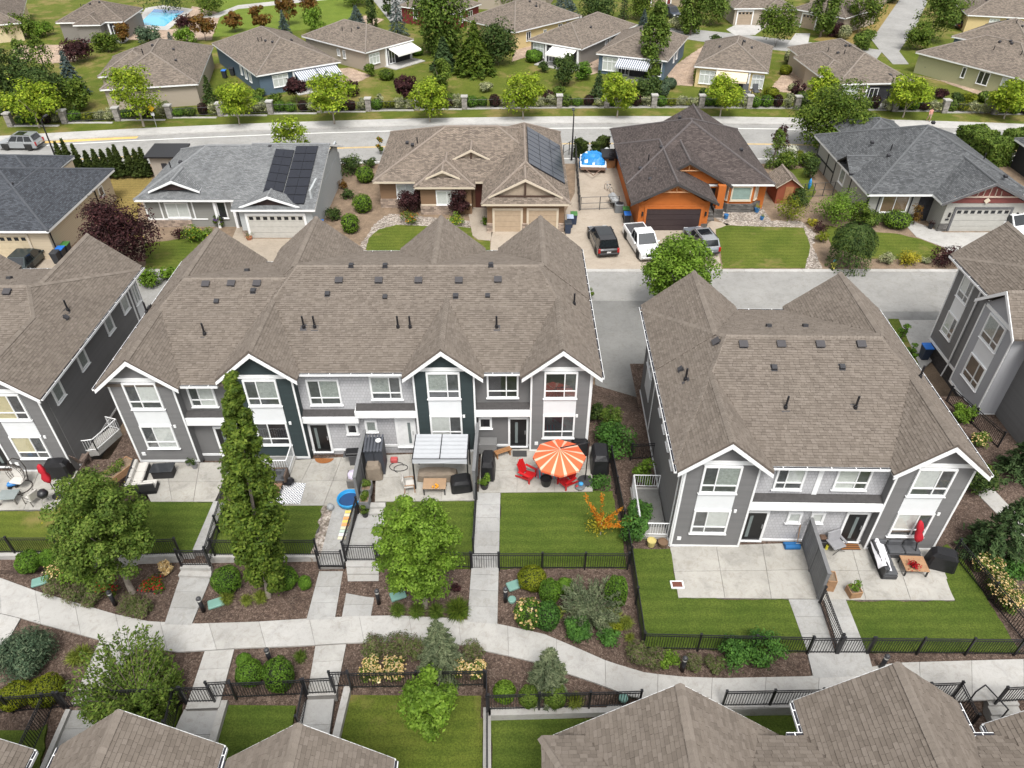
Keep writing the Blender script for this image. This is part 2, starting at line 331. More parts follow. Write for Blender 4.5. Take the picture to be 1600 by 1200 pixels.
# --- pool, far streets, gravel between the far houses
FZ = ZS + .02
sheet('park_lawn', px([(330, 58), (420, 52), (560, 38), (545, -10), (330, -14), (345, 14), (330, 30)], FZ + .004), grass_mat('park_lawn', (.10, .15, .02), (.14, .19, .03), dryness=.25))
sheet('park_path', px([(300, 27), (335, 22), (372, 8), (520, -8), (545, -4), (420, 9), (372, 14), (340, 28)], FZ + .012), concrete)
sheet('gravel_bed', px([(190, 62), (330, 62), (345, 22), (320, 12), (300, 10), (280, 44), (215, 50)], FZ + .008), tan_m)
sheet('gravel_bed', px([(20, 70), (115, 70), (120, 95), (70, 100), (20, 90)], FZ + .008), tan_m)
sheet('gravel_bed', px([(500, 108), (548, 106), (580, 118), (560, 128), (500, 128)], FZ + .008), tan_m)
sheet('gravel_bed', px([(810, 62), (835, 60), (838, 84), (800, 96)], FZ + .008), tan_m)
sheet('gravel_bed', px([(908, 100), (934, 88), (940, 112), (900, 122)], FZ + .008), tan_m)
sheet('gravel_bed', px([(1040, 112), (1098, 72), (1110, 78), (1085, 108), (1082, 134), (1048, 132)], FZ + .008), tan_m)
sheet('gravel_bed', px([(1200, 142), (1240, 96), (1272, 104), (1280, 130), (1262, 146)], FZ + .008), tan_m)
sheet('gravel_bed', px([(1430, 118), (1560, 142), (1600, 155), (1540, 152), (1470, 126)], FZ + .008), tan_m)
sheet('far_street', px([(1372, 75), (1362, 62), (1405, 0), (1420, -30), (1475, -30), (1450, 0), (1432, 40), (1405, 80), (1420, 100), (1395, 100)], FZ + .010), street_m)
sheet('far_street', px([(975, 34), (1020, 42), (1085, 46), (1125, 50), (1300, 70), (1380, 78), (1370, 92), (1270, 84), (1120, 68), (975, 46)], FZ + .016), street_m)
sheet('far_street', px([(575, -10), (610, 34), (690, 28), (640, -10)], FZ + .010), street_m)
sheet('driveway', px([(1135, 46), (1150, 38), (1200, 40), (1180, 54), (1150, 56)], FZ + .026), concrete); sheet('driveway', px([(1230, 70), (1243, 52), (1266, 52), (1262, 70)], FZ + .026), concrete)
sheet('driveway', px([(545, 36), (570, 24), (600, 30), (580, 42)], FZ + .026), tan_m)
sheet('dry_lawn', px([(1270, 62), (1300, 50), (1345, 20), (1408, -2), (1365, 60), (1340, 74)], FZ + .006), dry_m)
pool_deck = sheet('pool_deck', px([(208, 44), (262, 47), (302, 14), (255, 8), (228, 12)], FZ + .03), concrete)
wt, t_, b_ = newmat('pool_water'); b_.inputs['Base Color'].default_value = (.06, .42, .62, 1); b_.inputs['Roughness'].default_value = .08; wt_ = wt
sheet('pool_water', px([(217, 38), (257, 41), (288, 17), (241, 14)], FZ + .045), wt, .01)
sheet('pool_shelf', px([(236, 19), (284, 21), (288, 17), (241, 14)], FZ + .055), mat('deep_pool_blue', (.02, .16, .40), .1), .01)
# --- street of the single houses
street = sheet('street', [(-90, 47.6, ZS), (90, 47.6, ZS), (90, 55.4, ZS), (-90, 55.4, ZS)], street_m)
sheet('asphalt_apron', [(-90, 47.0, ZS + .004), (30, 47.0, ZS + .004), (90, 47.0, ZS + .004), (90, 49.2, ZS + .004), (-90, 49.2, ZS + .004)], lane_m, .2)
for i in range(36):
    x = -90 + i * 5; q = MB(); q.box(x + .01, x + 4.99, 55.4, 55.85, ZS - .2, ZS + .05); q.build('kerb_stone', concrete, street)
sheet('lane', px([(955, 470), (1010, 470), (1010, 560), (1004, 645), (978, 648), (950, 628), (930, 600), (925, 470)], ZS + .012), lane_m)
YZ = ZS + .03
sheet('yard_soil', [(-70, 55.85, YZ), (75, 55.85, YZ), (75, 79.3, YZ), (-70, 79.3, YZ)], soil_m, .3)
L1 = YZ + .012; L2 = YZ + .024; L3 = YZ + .036
sheet('dry_lawn', px([(150, 330), (178, 270), (240, 274), (222, 312), (214, 345), (226, 372), (180, 380)], L1), dry_m)
sheet('lawn', px([(226, 380), (330, 368), (318, 392), (300, 410), (286, 424), (228, 424)], L1), lawn2_m)
sheet('driveway', px([(352, 418), (362, 375), (372, 350), (392, 352), (396, 373), (482, 373), (478, 420)], L2), drive_m)
sheet('driveway', px([(-40, 425), (-40, 385), (62, 385), (98, 408), (112, 425)], L2), drive_m)
oval = [(572, 388), (576, 372), (592, 358), (620, 351), (660, 353), (700, 352), (736, 356), (738, 368), (745, 374), (766, 376), (764, 410), (572, 408)]
sheet('lawn', px(oval, L2), lawn2_m)
sheet('gravel_bed', px([(548, 408), (570, 372), (584, 350), (608, 334), (660, 338), (736, 345), (736, 357), (700, 353), (660, 354), (620, 352), (592, 360), (577, 374), (573, 408)], L1), gravel_m)
sheet('front_walk', px([(730, 322), (765, 324), (770, 362), (766, 377), (747, 374), (738, 367)], L2), drive_m)
sheet('driveway', px([(768, 362), (882, 361), (890, 424), (764, 424)], L2), drive_m)
sheet('driveway', px([(890, 424), (882, 350), (884, 330), (898, 302), (900, 235), (965, 240), (980, 320), (1003, 360), (1092, 360), (1112, 345), (1140, 350), (1118, 362), (1128, 424)], L1), drive_m)
sheet('lawn', px([(1118, 358), (1135, 352), (1256, 356), (1266, 385), (1258, 419), (1130, 419)], L2), lawn2_m)
sheet('gravel_bed', px([(1130, 322), (1192, 324), (1204, 345), (1250, 345), (1275, 365), (1270, 385), (1285, 421), (1255, 421), (1264, 388), (1253, 356), (1135, 352), (1118, 340)], L1), gravel_m)
sheet('lawn', px([(1284, 350), (1330, 360), (1400, 365), (1440, 374), (1475, 388), (1460, 404), (1350, 404), (1300, 385)], L2), lawn2_m)
sheet('driveway', px([(1425, 345), (1474, 363), (1580, 363), (1640, 363), (1640, 425), (1500, 425), (1475, 386), (1432, 370), (1418, 355)], L2), concrete)
sheet('lawn', px([(1228, 265), (1262, 262), (1275, 300), (1262, 318), (1232, 312)], L2), lawn2_m)
sheet('gravel_bed', px([(893, 424), (886, 405), (915, 405), (915, 424)], L2), soil_m, .02)
# --- courtyard between the town houses
LOWB = px([(-90, 1135), (75, 1122), (106, 1106), (345, 1101), (350, 1092), (476, 1088), (530, 1076), (757, 1072), (761, 1108), (1000, 1103), (1130, 1103), (1262, 1101), (1700, 1085)], -.3)
def lowline(x):
    for a, c in zip(LOWB[:-1], LOWB[1:]):
        if a[0] <= x <= c[0]: return a[1] + (c[1] - a[1]) * (x - a[0]) / max(1e-6, c[0] - a[0])
    return LOWB[0][1] if x < LOWB[0][0] else LOWB[-1][1]
def terr(x, y):
    if y < lowline(x): return -.85
    if x < -19.4 and y > 23.2: return -.80
    return zpath(x) - .055
b = MB(); st = .5; nx, ny = int(74 / st), int(32 / st); tv = {}
for i in range(nx + 1):
    for j in range(ny + 1): tv[i, j] = len(b.v); x, y = -40 + i * st, 8 + j * st; b.v.append((x, y, terr(x, y)))
for i in range(nx):
    for j in range(ny):
        x, y = -40 + (i + .5) * st, 8 + (j + .5) * st
        if 4.6 < x < 8.2 and y > 34.9: continue
        if x < -24 and y > 31.5: continue
        if x > 22.7 and y > 36.4: continue
        b.f.append((tv[i, j], tv[i + 1, j], tv[i + 1, j + 1], tv[i, j + 1])); b.m.append(0)
b.build('mulch_terrain', mulch_m, kind='structure')
b = MB(); b.quad((22.6, 36.6, -.06), (34, 36.6, -.06), (34, 38.6, ZS + .1), (22.6, 38.6, ZS + .1)); b.build('mulch_slope', mulch_m, kind='structure')
sheet('driveway', px([(1404, 500), (1475, 500), (1460, 560), (1436, 582)], ZS + .03), concrete); sheet('grass_strip', px([(1388, 498), (1404, 498), (1438, 574), (1428, 580)], ZS + .04), lawn2_m)
sheet('side_path', px([(1498, 740), (1522, 738), (1556, 768), (1600, 815), (1660, 880), (1660, 925), (1604, 855), (1560, 805), (1518, 762)], -.02), concrete, .1)
b = MB()    # planted slope from the terrace down to the lane
b.quad((4.5, 34.9, -.07), (8.1, 34.9, -.07), (8.6, 38.4, ZS + .06), (4.5, 40.4, ZS + .06)); b.build('mulch_slope', mulch_m, kind='structure')
up = [(-60, 885), (0, 903), (60, 925), (115, 941), (180, 960), (230, 971), (300, 975), (400, 972), (480, 967), (560, 963), (620, 962), (700, 966), (740, 970), (778, 975), (850, 991), (900, 1012), (950, 1034), (1010, 1052), (1070, 1058), (1130, 1060), (1271, 1057), (1400, 1036), (1500, 1033), (1680, 1028)]
lo = [(-60, 945), (30, 965), (60, 974), (105, 986), (155, 1000), (210, 1012), (280, 1019), (372, 1013), (460, 1010), (541, 1005), (620, 1003), (700, 1003), (757, 1017), (800, 1026), (832, 1034), (885, 1052), (930, 1067), (985, 1088), (1050, 1100), (1130, 1106), (1271, 1106), (1400, 1100), (1500, 1095), (1680, 1090)]
def resample(pts, n):
    P = [Vector(p) for p in pts]; L = [0]
    for a, c in zip(P[:-1], P[1:]): L.append(L[-1] + (c - a).length)
    out = []
    for i in range(n + 1):
        s = L[-1] * i / n; k = max(j for j in range(len(L)) if L[j] <= s + 1e-9); k = min(k, len(P) - 2)
        out.append(P[k].lerp(P[k + 1], (s - L[k]) / (L[k + 1] - L[k])))
    return out
U, Lw = px(up, path=True, dz=.0), px(lo, path=True, dz=.0)
N = 92; Ua, La = resample(U, N), resample(Lw, N); b = MB()
for k in range(N): b.add([Ua[k] - Vector((0, 0, .01)), Ua[k + 1] - Vector((0, 0, .01)), La[k + 1] - Vector((0, 0, .01)), La[k] - Vector((0, 0, .01))], [(3, 2, 1, 0)])
gp = b.build('garden_path', joint_m, kind='structure')
for i in range(0, N, 4):
    q = MB(); g_ = .012
    top = [Ua[k].copy() for k in range(i, i + 5)]; bot = [La[k].copy() for k in range(i, i + 5)]
    top[0] = top[0].lerp(top[1], .03); bot[0] = bot[0].lerp(bot[1], .03)
    q.prism(ccw([tuple(p + Vector((0, 0, .03))) for p in top] + [tuple(p + Vector((0, 0, .03))) for p in bot[::-1]]), (0, 0, -.1)); q.build('concrete_slab', concrete, gp)
def strip(name, a, b_, c, d, n, za=None, zb=None, m=walk_m, path=False):   # a,b front px; c above b, d above a
    f = lambda p, z: (GP(*p) if z is None else G(p[0], p[1], z))
    return slabs(name, f(a, za), f(b_, za), f(c, zb), f(d, zb), 1, n, m)
PZ = -.02
strip('garden_walk', (257, 976), (299, 977), (330, 902), (282, 900), 3, None, -.40)
strip('garden_walk', (301, 860), (321, 860), (352, 785), (334, 783), 4, PZ, PZ)
strip('garden_walk', (479, 969), (523, 968), (536, 893), (499, 893), 3, None, -.30)
strip('garden_walk', (497, 884), (537, 884), (556, 789), (522, 789), 4, PZ, PZ)
strip('garden_walk', (534, 966), (579, 965), (590, 907), (545, 907), 3, None, -.36)
strip('garden_walk', (540, 876), (590, 876), (603, 802), (558, 802), 3, PZ, PZ)
strip('garden_walk', (730, 973), (777, 976), (782, 769), (746, 769), 9, None, .28)
strip('garden_walk', (1271, 1060), (1366, 1056), (1356, 1019), (1261, 1019), 1, .0, .0)
strip('garden_walk', (1262, 1020), (1305, 1020), (1279, 937), (1232, 937), 3, .0, .0)
strip('garden_walk', (1312, 1020), (1354, 1020), (1321, 937), (1287, 937), 3, .0, .0)
strip('garden_walk', (112, 1100), (170, 1100), (212, 1014), (156, 1001), 3, None, None, concrete)
strip('garden_walk', (290, 1108), (342, 1106), (366, 1015), (320, 1018), 3, None, None, concrete)
strip('garden_walk', (480, 1088), (525, 1086), (541, 1007), (493, 1010), 3, None, None, concrete)
strip('garden_walk', (-40, 1075), (-30, 1075), (32, 967), (-40, 950), 2, None, None, concrete)
def steps(a, b_, c, d, z0, z1, n):      # front edge a,b at z0 (low) up to back edge at z1
    A, B_, C, D = [Vector(G(p[0], p[1], z)) for p, z in ((a, z0), (b_, z0), (c, z1), (d, z1))]; t = obj('garden_steps', None, kind='structure')
    for i in range(n):
        s0, s1 = i / n, (i + 1) / n; z = z0 + (z1 - z0) * (i + 1) / n
        pts = [A.lerp(D, s0), B_.lerp(C, s0), B_.lerp(C, s1), A.lerp(D, s1)]; q = MB(); q.prism(ccw([(p.x, p.y, z) for p in pts]), (0, 0, -.7)); q.build('step', concrete, t)
steps((280, 903), (331, 905), (330, 880), (285, 880), -.42, .0, 2)
steps((544, 910), (592, 910), (592, 876), (540, 876), -.36, .0, 3)
steps((576, 806), (604, 806), (602, 785), (578, 785), .0, .36, 2)
# patios
def patio(pts, nu, nv, z): A = [G(p[0], p[1], z) for p in pts]; slabs('patio', *A, nu, nv, patio_m, .02, .2, .02)
patio([(-60, 798), (86, 796), (122, 736), (-60, 736)], 3, 2, -.62)
patio([(236, 784), (335, 784), (366, 723), (205, 723)], 3, 2, -.01)
patio([(400, 790), (558, 790), (580, 712), (442, 720)], 3, 2, -.01)
patio([(586, 784), (741, 782), (747, 706), (588, 712)], 3, 2, .33)
patio([(748, 770), (926, 768), (924, 698), (752, 704)], 3, 2, .33)
patio([(1060, 934), (1278, 936), (1262, 848), (1047, 855)], 3, 2, .0); patio([(1283, 937), (1493, 938), (1460, 854), (1264, 848)], 3, 2, .0)
# lawns of the row
sheet('lawn', px([(-60, 800), (88, 798), (120, 750), (150, 770), (100, 866), (-60, 862)], -.64), lawn2_m, .5)
sheet('lawn', px([(150, 782), (334, 785), (301, 864), (108, 870)], -.02), lawn_m, .5, side=concrete)
sheet('lawn', px([(352, 786), (505, 790), (487, 866), (325, 866)], -.02), lawn_m, .5, side=concrete)
sheet('gravel_strip', px([(505, 790), (523, 790), (508, 872), (485, 872)], -.012), gravel_m, .5)
sheet('lawn', px([(604, 783, .3), (741, 783, .3), (737, 888, -.1), (590, 886, -.1)]), lawn_m, .5)
sheet('lawn', px([(783, 769, .3), (957, 767, .3), (981, 888, -.04), (778, 888, -.04)]), lawn_m, .5)
sheet('lawn', px([(986, 857), (1047, 857), (1060, 935), (1232, 937), (1262, 1018), (1005, 1012)], .02), lawn_m)
sheet('lawn', px([(1321, 939), (1493, 939), (1462, 862), (1480, 850), (1502, 870), (1594, 1018), (1354, 1018)], .02), lawn_m)
# yards of the near houses, a little lower
BZ = -.62
sheet('low_lawn', px([(-60, 1135), (75, 1126), (62, 1200), (-60, 1240)], BZ - .1), lawn_m); sheet('low_lawn', px([(150, 1112), (286, 1100), (262, 1160), (170, 1200), (110, 1190)], BZ), lawn_m)
sheet('low_lawn', px([(352, 1096), (466, 1090), (452, 1150), (390, 1240), (325, 1240)], BZ), lawn_m)
sheet('low_lawn', px([(543, 1082), (755, 1077), (755, 1240), (505, 1240)], BZ), lawn2_m); sheet('low_lawn', px([(768, 1119), (1000, 1110), (980, 1160), (900, 1240), (768, 1240)], BZ), lawn_m)
sheet('low_lawn', px([(1130, 1109), (1262, 1106), (1275, 1175), (1130, 1175)], BZ), lawn_m)
strip('garden_walk', (60, 1215), (120, 1215), (162, 1104), (106, 1104), 3, BZ + .03, BZ + .06)
strip('garden_walk', (250, 1190), (325, 1190), (340, 1109), (288, 1109), 2, BZ + .03, BZ + .06); strip('garden_walk', (455, 1180), (510, 1180), (523, 1088), (478, 1090), 2, BZ + .03, BZ + .06)
def wallcap(a, b_, w, z0, z1, name='retaining_wall'):
    A, B_ = Vector(G(a[0], a[1], z1)), Vector(G(b_[0], b_[1], z1)); d = (B_ - A).normalized(); n = Vector((-d.y, d.x, 0)) * w / 2
    q = MB(); q.prism(ccw([tuple(A - n), tuple(B_ - n), tuple(B_ + n), tuple(A + n)]), (0, 0, z0 - z1)); o = q.build(name, concrete); return o
def W_(label, *a): o = wallcap(*a); o['label'] = label; o['category'] = 'wall'; o['group'] = 'low concrete garden walls'
W_('low pale concrete wall under the fence of the leftmost yard', (-60, 866), (102, 866), .22, -1., -.5)
W_('low concrete wall under the fence left of the steps by the columnar tree', (110, 872), (282, 866), .22, -1., .02)
W_('low concrete wall under the fence right of the columnar tree trunk', (322, 868), (500, 868), .22, -1., .02)
W_('pale concrete kerb wall left of the bottom lawn with two boxwood balls above', (350, 1094), (322, 1190), .3, -1., -.35)
W_('pale concrete kerb wall left of the lawn with the young bright tree', (543, 1072), (515, 1190), .3, -1., -.3)
W_('long white capped wall between the young tree lawn and the next lawn', (761, 1105), (761, 1230), .32, -1., -.2)
W_('white concrete wall cap under the fence beside the big bottom roof', (763, 1112), (985, 1106), .34, -1., -.2)
W_('white concrete wall cap under the fence between two bottom roofs', (1128, 1103), (1260, 1101), .3, -1., -.05)
W_('narrow concrete kerb beside the far left bottom walk', (106, 1108), (66, 1200), .2, -1., -.35)
# ================================================================ town houses: shingle roofs, lap walls, windows
def shingle_mat(name, cols):
    m, t, b = newmat(name); b.inputs['Roughness'].default_value = .92; b.inputs['Specular IOR Level'].default_value = .18
    g = nd(t, 'NewGeometry'); oi = nd(t, 'ObjectInfo'); ad = nd(t, 'Math', _operation='ADD'); fr = nd(t, 'Math', _operation='FRACT')
    t.links.new(g.outputs['Random Per Island'], ad.inputs[0]); t.links.new(oi.outputs['Random'], ad.inputs[1]); t.links.new(ad.outputs[0], fr.inputs[0])
    o = ramp(t, fr.outputs[0], [(i / (len(cols) - 1), c) for i, c in enumerate(cols)])
    c = nd(t, 'TexCoord').outputs['Object']; n = nd(t, 'TexNoise', Scale=70., Detail=3.); n2 = nd(t, 'TexNoise', Scale=.7, Detail=5., Roughness=.7)
    t.links.new(c, n.inputs['Vector']); t.links.new(c, n2.inputs['Vector'])
    o = mixc(t, 1., o, ramp(t, n.outputs[0], [(.3, (.8,) * 3), (.7, (1.2,) * 3)]), 'MULTIPLY')
    o = mixc(t, 1., o, ramp(t, n2.outputs[0], [(.3, (.92,) * 3), (.7, (1.07, 1.07, 1.06))]), 'MULTIPLY')
    t.links.new(o, b.inputs['Base Color']); return m
shing = shingle_mat('taupe_shingle', [(.134, .113, .096), (.150, .127, .108), (.163, .138, .118), (.170, .145, .124), (.184, .157, .136)])
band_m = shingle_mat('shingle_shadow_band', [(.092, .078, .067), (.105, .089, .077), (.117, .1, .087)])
cap_m = shingle_mat('ridge_shingle', [(.165, .141, .121), (.205, .177, .153)])
deck_m = mat('roof_deck', (.11, .09, .075), .95)
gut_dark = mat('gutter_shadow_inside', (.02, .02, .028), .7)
ventm = mat('dark_roof_vent', (.035, .035, .04), .5, .1)
ventl = mat('grey_roof_vent', (.055, .052, .056), .5, .1)
def clip2(poly, a, b, c):      # keep a*x+b*y<=c
    out = []
    for i, p in enumerate(poly):
        q = poly[(i + 1) % len(poly)]; dp, dq = a * p[0] + b * p[1] - c, a * q[0] + b * q[1] - c
        if dp <= 0: out.append(p)
        if (dp < 0 < dq) or (dq < 0 < dp): s = dp / (dp - dq); out.append((p[0] + (q[0] - p[0]) * s, p[1] + (q[1] - p[1]) * s))
    return out
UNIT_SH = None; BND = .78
class Roof:
    def __init__(s, house, B, zb=0):
        s.h = house; s.B = B; s.planes = []; s.hf = []; s.caps = []; s.root = None; s.lift = 0
    def hip(s, x0, x1, y0, y1, ze, mf, ms, L=True, Rr=True):
        ym = (y0 + y1) / 2; zr = ze + mf * (ym - y0); hx = (zr - ze) / ms; a = x0 + (hx if L else 0); b = x1 - (hx if Rr else 0)
        s.planes += [[(x0, y0, ze), (x1, y0, ze), (b, ym, zr), (a, ym, zr)], [(x1, y1, ze), (x0, y1, ze), (a, ym, zr), (b, ym, zr)]]
        if L: s.planes.append([(x0, y1, ze), (x0, y0, ze), (a, ym, zr)]); s.caps += [((x0, y0, ze), (a, ym, zr)), ((x0, y1, ze), (a, ym, zr))]
        if Rr: s.planes.append([(x1, y0, ze), (x1, y1, ze), (b, ym, zr)]); s.caps += [((x1, y0, ze), (b, ym, zr)), ((x1, y1, ze), (b, ym, zr))]
        s.caps.append(((a, ym, zr), (b, ym, zr)))
        def h(x, y):
            if not (x0 - .02 <= x <= x1 + .02 and y0 - .02 <= y <= y1 + .02): return -99
            z = min(ze + mf * (y - y0), ze + mf * (y1 - y))
            if L: z = min(z, ze + ms * (x - x0))
            if Rr: z = min(z, ze + ms * (x1 - x))
            return z
        s.hf.append(h); return zr
    def gable(s, xg, hw, ze, ms, yf, yin):
        s.lift += .004; ze = ze + .012 + s.lift; za = ze + ms * hw; ya, yb = min(yf, yin), max(yf, yin)
        s.planes += [[(xg - hw, yb, ze), (xg - hw, ya, ze), (xg, ya, za), (xg, yb, za)], [(xg + hw, ya, ze), (xg + hw, yb, ze), (xg, yb, za), (xg, ya, za)]]
        s.caps.append(((xg, yf, za), (xg, yin, za)))
        s.hf.append(lambda x, y: za - ms * abs(x - xg) if (abs(x - xg) <= hw + .02 and ya - .02 <= y <= yb + .02) else -99)
        return za
    def H(s, x, y): return max(f(x, y) for f in s.hf)
    def build(s, mats=shing, e=.145, wmin=.15, wmax=.30, keep=300, thick=.14):
        global UNIT_SH
        d = MB()
        for P in s.planes: d.prism(P, (0, 0, -thick))
        s.root = d.build('roof', deck_m, s.h)
        if UNIT_SH is None:
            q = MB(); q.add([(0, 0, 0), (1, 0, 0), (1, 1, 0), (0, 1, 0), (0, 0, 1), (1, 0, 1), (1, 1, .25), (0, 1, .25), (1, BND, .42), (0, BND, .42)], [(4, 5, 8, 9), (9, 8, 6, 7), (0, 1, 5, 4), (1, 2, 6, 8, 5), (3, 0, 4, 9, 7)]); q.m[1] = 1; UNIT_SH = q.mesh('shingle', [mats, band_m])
        pieces = []; V = []; F = []; MI = []
        for P in s.planes:
            p0, p1 = Vector(P[0]), Vector(P[1]); u = (p1 - p0).normalized(); n = u.cross(Vector(P[2]) - p0).normalized(); v = n.cross(u)
            poly = [((Vector(p) - p0).dot(u), (Vector(p) - p0).dot(v)) for p in P]
            W = max(p[0] for p in poly); U0 = min(p[0] for p in poly); Lh = max(p[1] for p in poly); k = 0; r = 0
            cut = [(poly[i], poly[(i + 1) % len(poly)]) for i in range(len(poly))]
            v0 = -.02
            while v0 < Lh:
                x = U0 - random.uniform(0, .3)
                while x < W:
                    w = random.uniform(wmin, wmax); q = [(x, v0), (x + w, v0), (x + w, v0 + e + .02), (x, v0 + e + .02)]
                    cx, cy = x + w / 2, v0 + e / 2; c = p0 + u * cx + v * cy
                    x += w
                    if c.z < s.H(c.x, c.y) - .008: continue
                    full = True
                    for a, b in cut:
                        nx, ny = b[1] - a[1], -(b[0] - a[0]); lim = nx * a[0] + ny * a[1]
                        if v0 < 0 and a[1] == 0 and b[1] == 0: continue
                        if any(nx * p[0] + ny * p[1] > lim + 1e-6 for p in q): full = False; q = clip2(q, nx, ny, lim)
                        if len(q) < 3: break
                    if len(q) < 3: continue
                    th = random.choice((.014, .018, .030, .034))
                    if full: pieces.append((p0 + u * q[0][0] + v * q[0][1], u, v, n, w - .006, e + .02, th))
                    else:
                        zt = lambda p: .004 + (th - .004) * max(0, 1 - (p[1] - v0) / (e + .02))
                        k0 = len(V); m_ = len(q); V += [p0 + u * p[0] + v * p[1] + n * zt(p) for p in q] + [p0 + u * p[0] + v * p[1] for p in q]
                        F.append(tuple(k0 + i for i in range(m_)))
                        for i in range(m_):
                            j = (i + 1) % m_; F.append((k0 + m_ + i, k0 + m_ + j, k0 + j, k0 + i))
                v0 += e
        # the 300 that show largest become pieces of their own
        c_, s_ = math.cos(s.B[2]), math.sin(s.B[2]); sized = []
        for i, (o, u, v, n, w, l, th) in enumerate(pieces):
            X, Y, Z = s.B[0] + o.x * c_ - o.y * s_, s.B[1] + o.x * s_ + o.y * c_, o.z
            dep = Y * cpi - (Z - CAMH) * spi; uu = X / dep * FPX; vv = (Y * spi + (Z - CAMH) * cpi) / dep * FPX
            nw = Vector((n.x * c_ - n.y * s_, n.x * s_ + n.y * c_, n.z)); vd = Vector((X, Y, Z - CAMH)).normalized()
            sz = w * l * max(0, -nw.dot(vd)) / dep ** 2 if abs(uu) < 790 and abs(vv) < 590 else 0
            sized.append((sz, i))
        sized.sort(reverse=True); big = {i for z, i in sized[:keep] if z > 0}
        for i, (o, u, v, n, w, l, th) in enumerate(pieces):
            if i in big:
                M = Matrix(((u.x * w, v.x * l, n.x * th, o.x), (u.y * w, v.y * l, n.y * th, o.y), (u.z * w, v.z * l, n.z * th, o.z), (0, 0, 0, 1)))
                ob = bpy.data.objects.new('shingle', UNIT_SH); COL.objects.link(ob); ob.parent = s.root; ob.matrix_local = M
            else:
                k0 = len(V); a, b, c, dd = o, o + u * w, o + u * w + v * l, o + v * l
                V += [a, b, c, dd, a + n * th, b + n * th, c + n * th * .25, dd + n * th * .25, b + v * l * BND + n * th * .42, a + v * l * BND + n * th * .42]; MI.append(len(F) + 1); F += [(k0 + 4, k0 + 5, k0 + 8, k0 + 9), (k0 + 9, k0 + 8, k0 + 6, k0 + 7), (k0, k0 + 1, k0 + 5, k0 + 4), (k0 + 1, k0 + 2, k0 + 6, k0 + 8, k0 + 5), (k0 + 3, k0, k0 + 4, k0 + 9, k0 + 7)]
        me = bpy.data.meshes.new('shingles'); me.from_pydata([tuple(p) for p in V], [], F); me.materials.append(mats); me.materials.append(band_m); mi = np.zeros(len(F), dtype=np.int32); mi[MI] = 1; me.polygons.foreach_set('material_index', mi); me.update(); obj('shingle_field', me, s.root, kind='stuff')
        b = MB()
        for p0, p1 in s.caps:
            p0, p1 = Vector(p0), Vector(p1); L = (p1 - p0).length; u = (p1 - p0).normalized(); sd = u.cross(Vector((0, 0, 1))).normalized(); nn = int(L / .2)
            for i in range(nn):
                a = p0 + u * (L * i / nn); c = p0 + u * (L * (i + 1) / nn + .02)
                m0 = (a + c) / 2
                if s.H(m0.x, m0.y) > m0.z + .06: continue
                h0, h1 = .065, .045; dr = Vector((0, 0, -.125)); z = Vector((0, 0, 1))
                k = len(b.v); b.add([a + sd * .16 + dr + z * h0, a + z * h0, a - sd * .16 + dr + z * h0, c + sd * .16 + dr + z * h1, c + z * h1, c - sd * .16 + dr + z * h1, a + sd * .16 + dr, a - sd * .16 + dr, a - z * .02],
                                    [(0, 1, 4, 3), (1, 2, 5, 4), (6, 8, 1, 0), (8, 7, 2, 1)])
        if b.f: b.build('ridge_caps', cap_m, s.root, kind='stuff')
        return s.root
    def hit(s, u, v):          # where the photo pixel's ray meets this roof (local)
        d = ray(u, v); c_, s_ = math.cos(-s.B[2]), math.sin(-s.B[2]); t = 10.
        while t < 120:
            X, Y, Z = d[0] * t - s.B[0], d[1] * t - s.B[1], CAMH + d[2] * t; x, y = X * c_ - Y * s_, X * s_ + Y * c_
            if Z <= s.H(x, y): return Vector((x, y, Z))
            t += .03
        return None
    def vent(s, u, v, kind):
        p = s.hit(u, v)
        if p is None: return
        b = MB(); e = .3
        gx, gy = (s.H(p.x + e, p.y) - s.H(p.x - e, p.y)) / (2 * e), (s.H(p.x, p.y + e) - s.H(p.x, p.y - e)) / (2 * e)
        n = Vector((-gx, -gy, 1)).normalized(); T = Matrix.Translation(p) @ n.to_track_quat('Z', 'Y').to_matrix().to_4x4()
        if kind == 'box':
            b.box(-.22, .22, -.22, .22, 0, .03, 0, T); b.box(-.17, .17, -.17, .17, .03, .1, 0, T)
            r = b.build('roof_vent', ventm, s.root); c = MB(); c.box(-.22, .22, -.2, .2, .1, .15, 0, T); c.build('vent_hood', ventl, s.root)
        elif kind == 'small':
            b.box(-.16, .16, -.2, .2, 0, .03, 0, T); b.prism([T @ Vector(q) for q in ((-.13, -.14, .03), (.13, -.14, .03), (.13, -.14, .17), (-.13, -.14, .17))], (T.to_3x3() @ Vector((0, .26, 0)))); b.build('roof_vent', ventm, s.root)
        else:
            b.box(-.2, .2, -.22, .22, 0, .02, 0, T); b.build('pipe_flashing', ventl, s.root); c = MB(); c.lathe([(.11, .0), (.09, .16), (.075, .18)], 8, p); c.tube(p, p + Vector((0, 0, .75)), .055, n=8); c.build('vent_pipe', black, s.root)
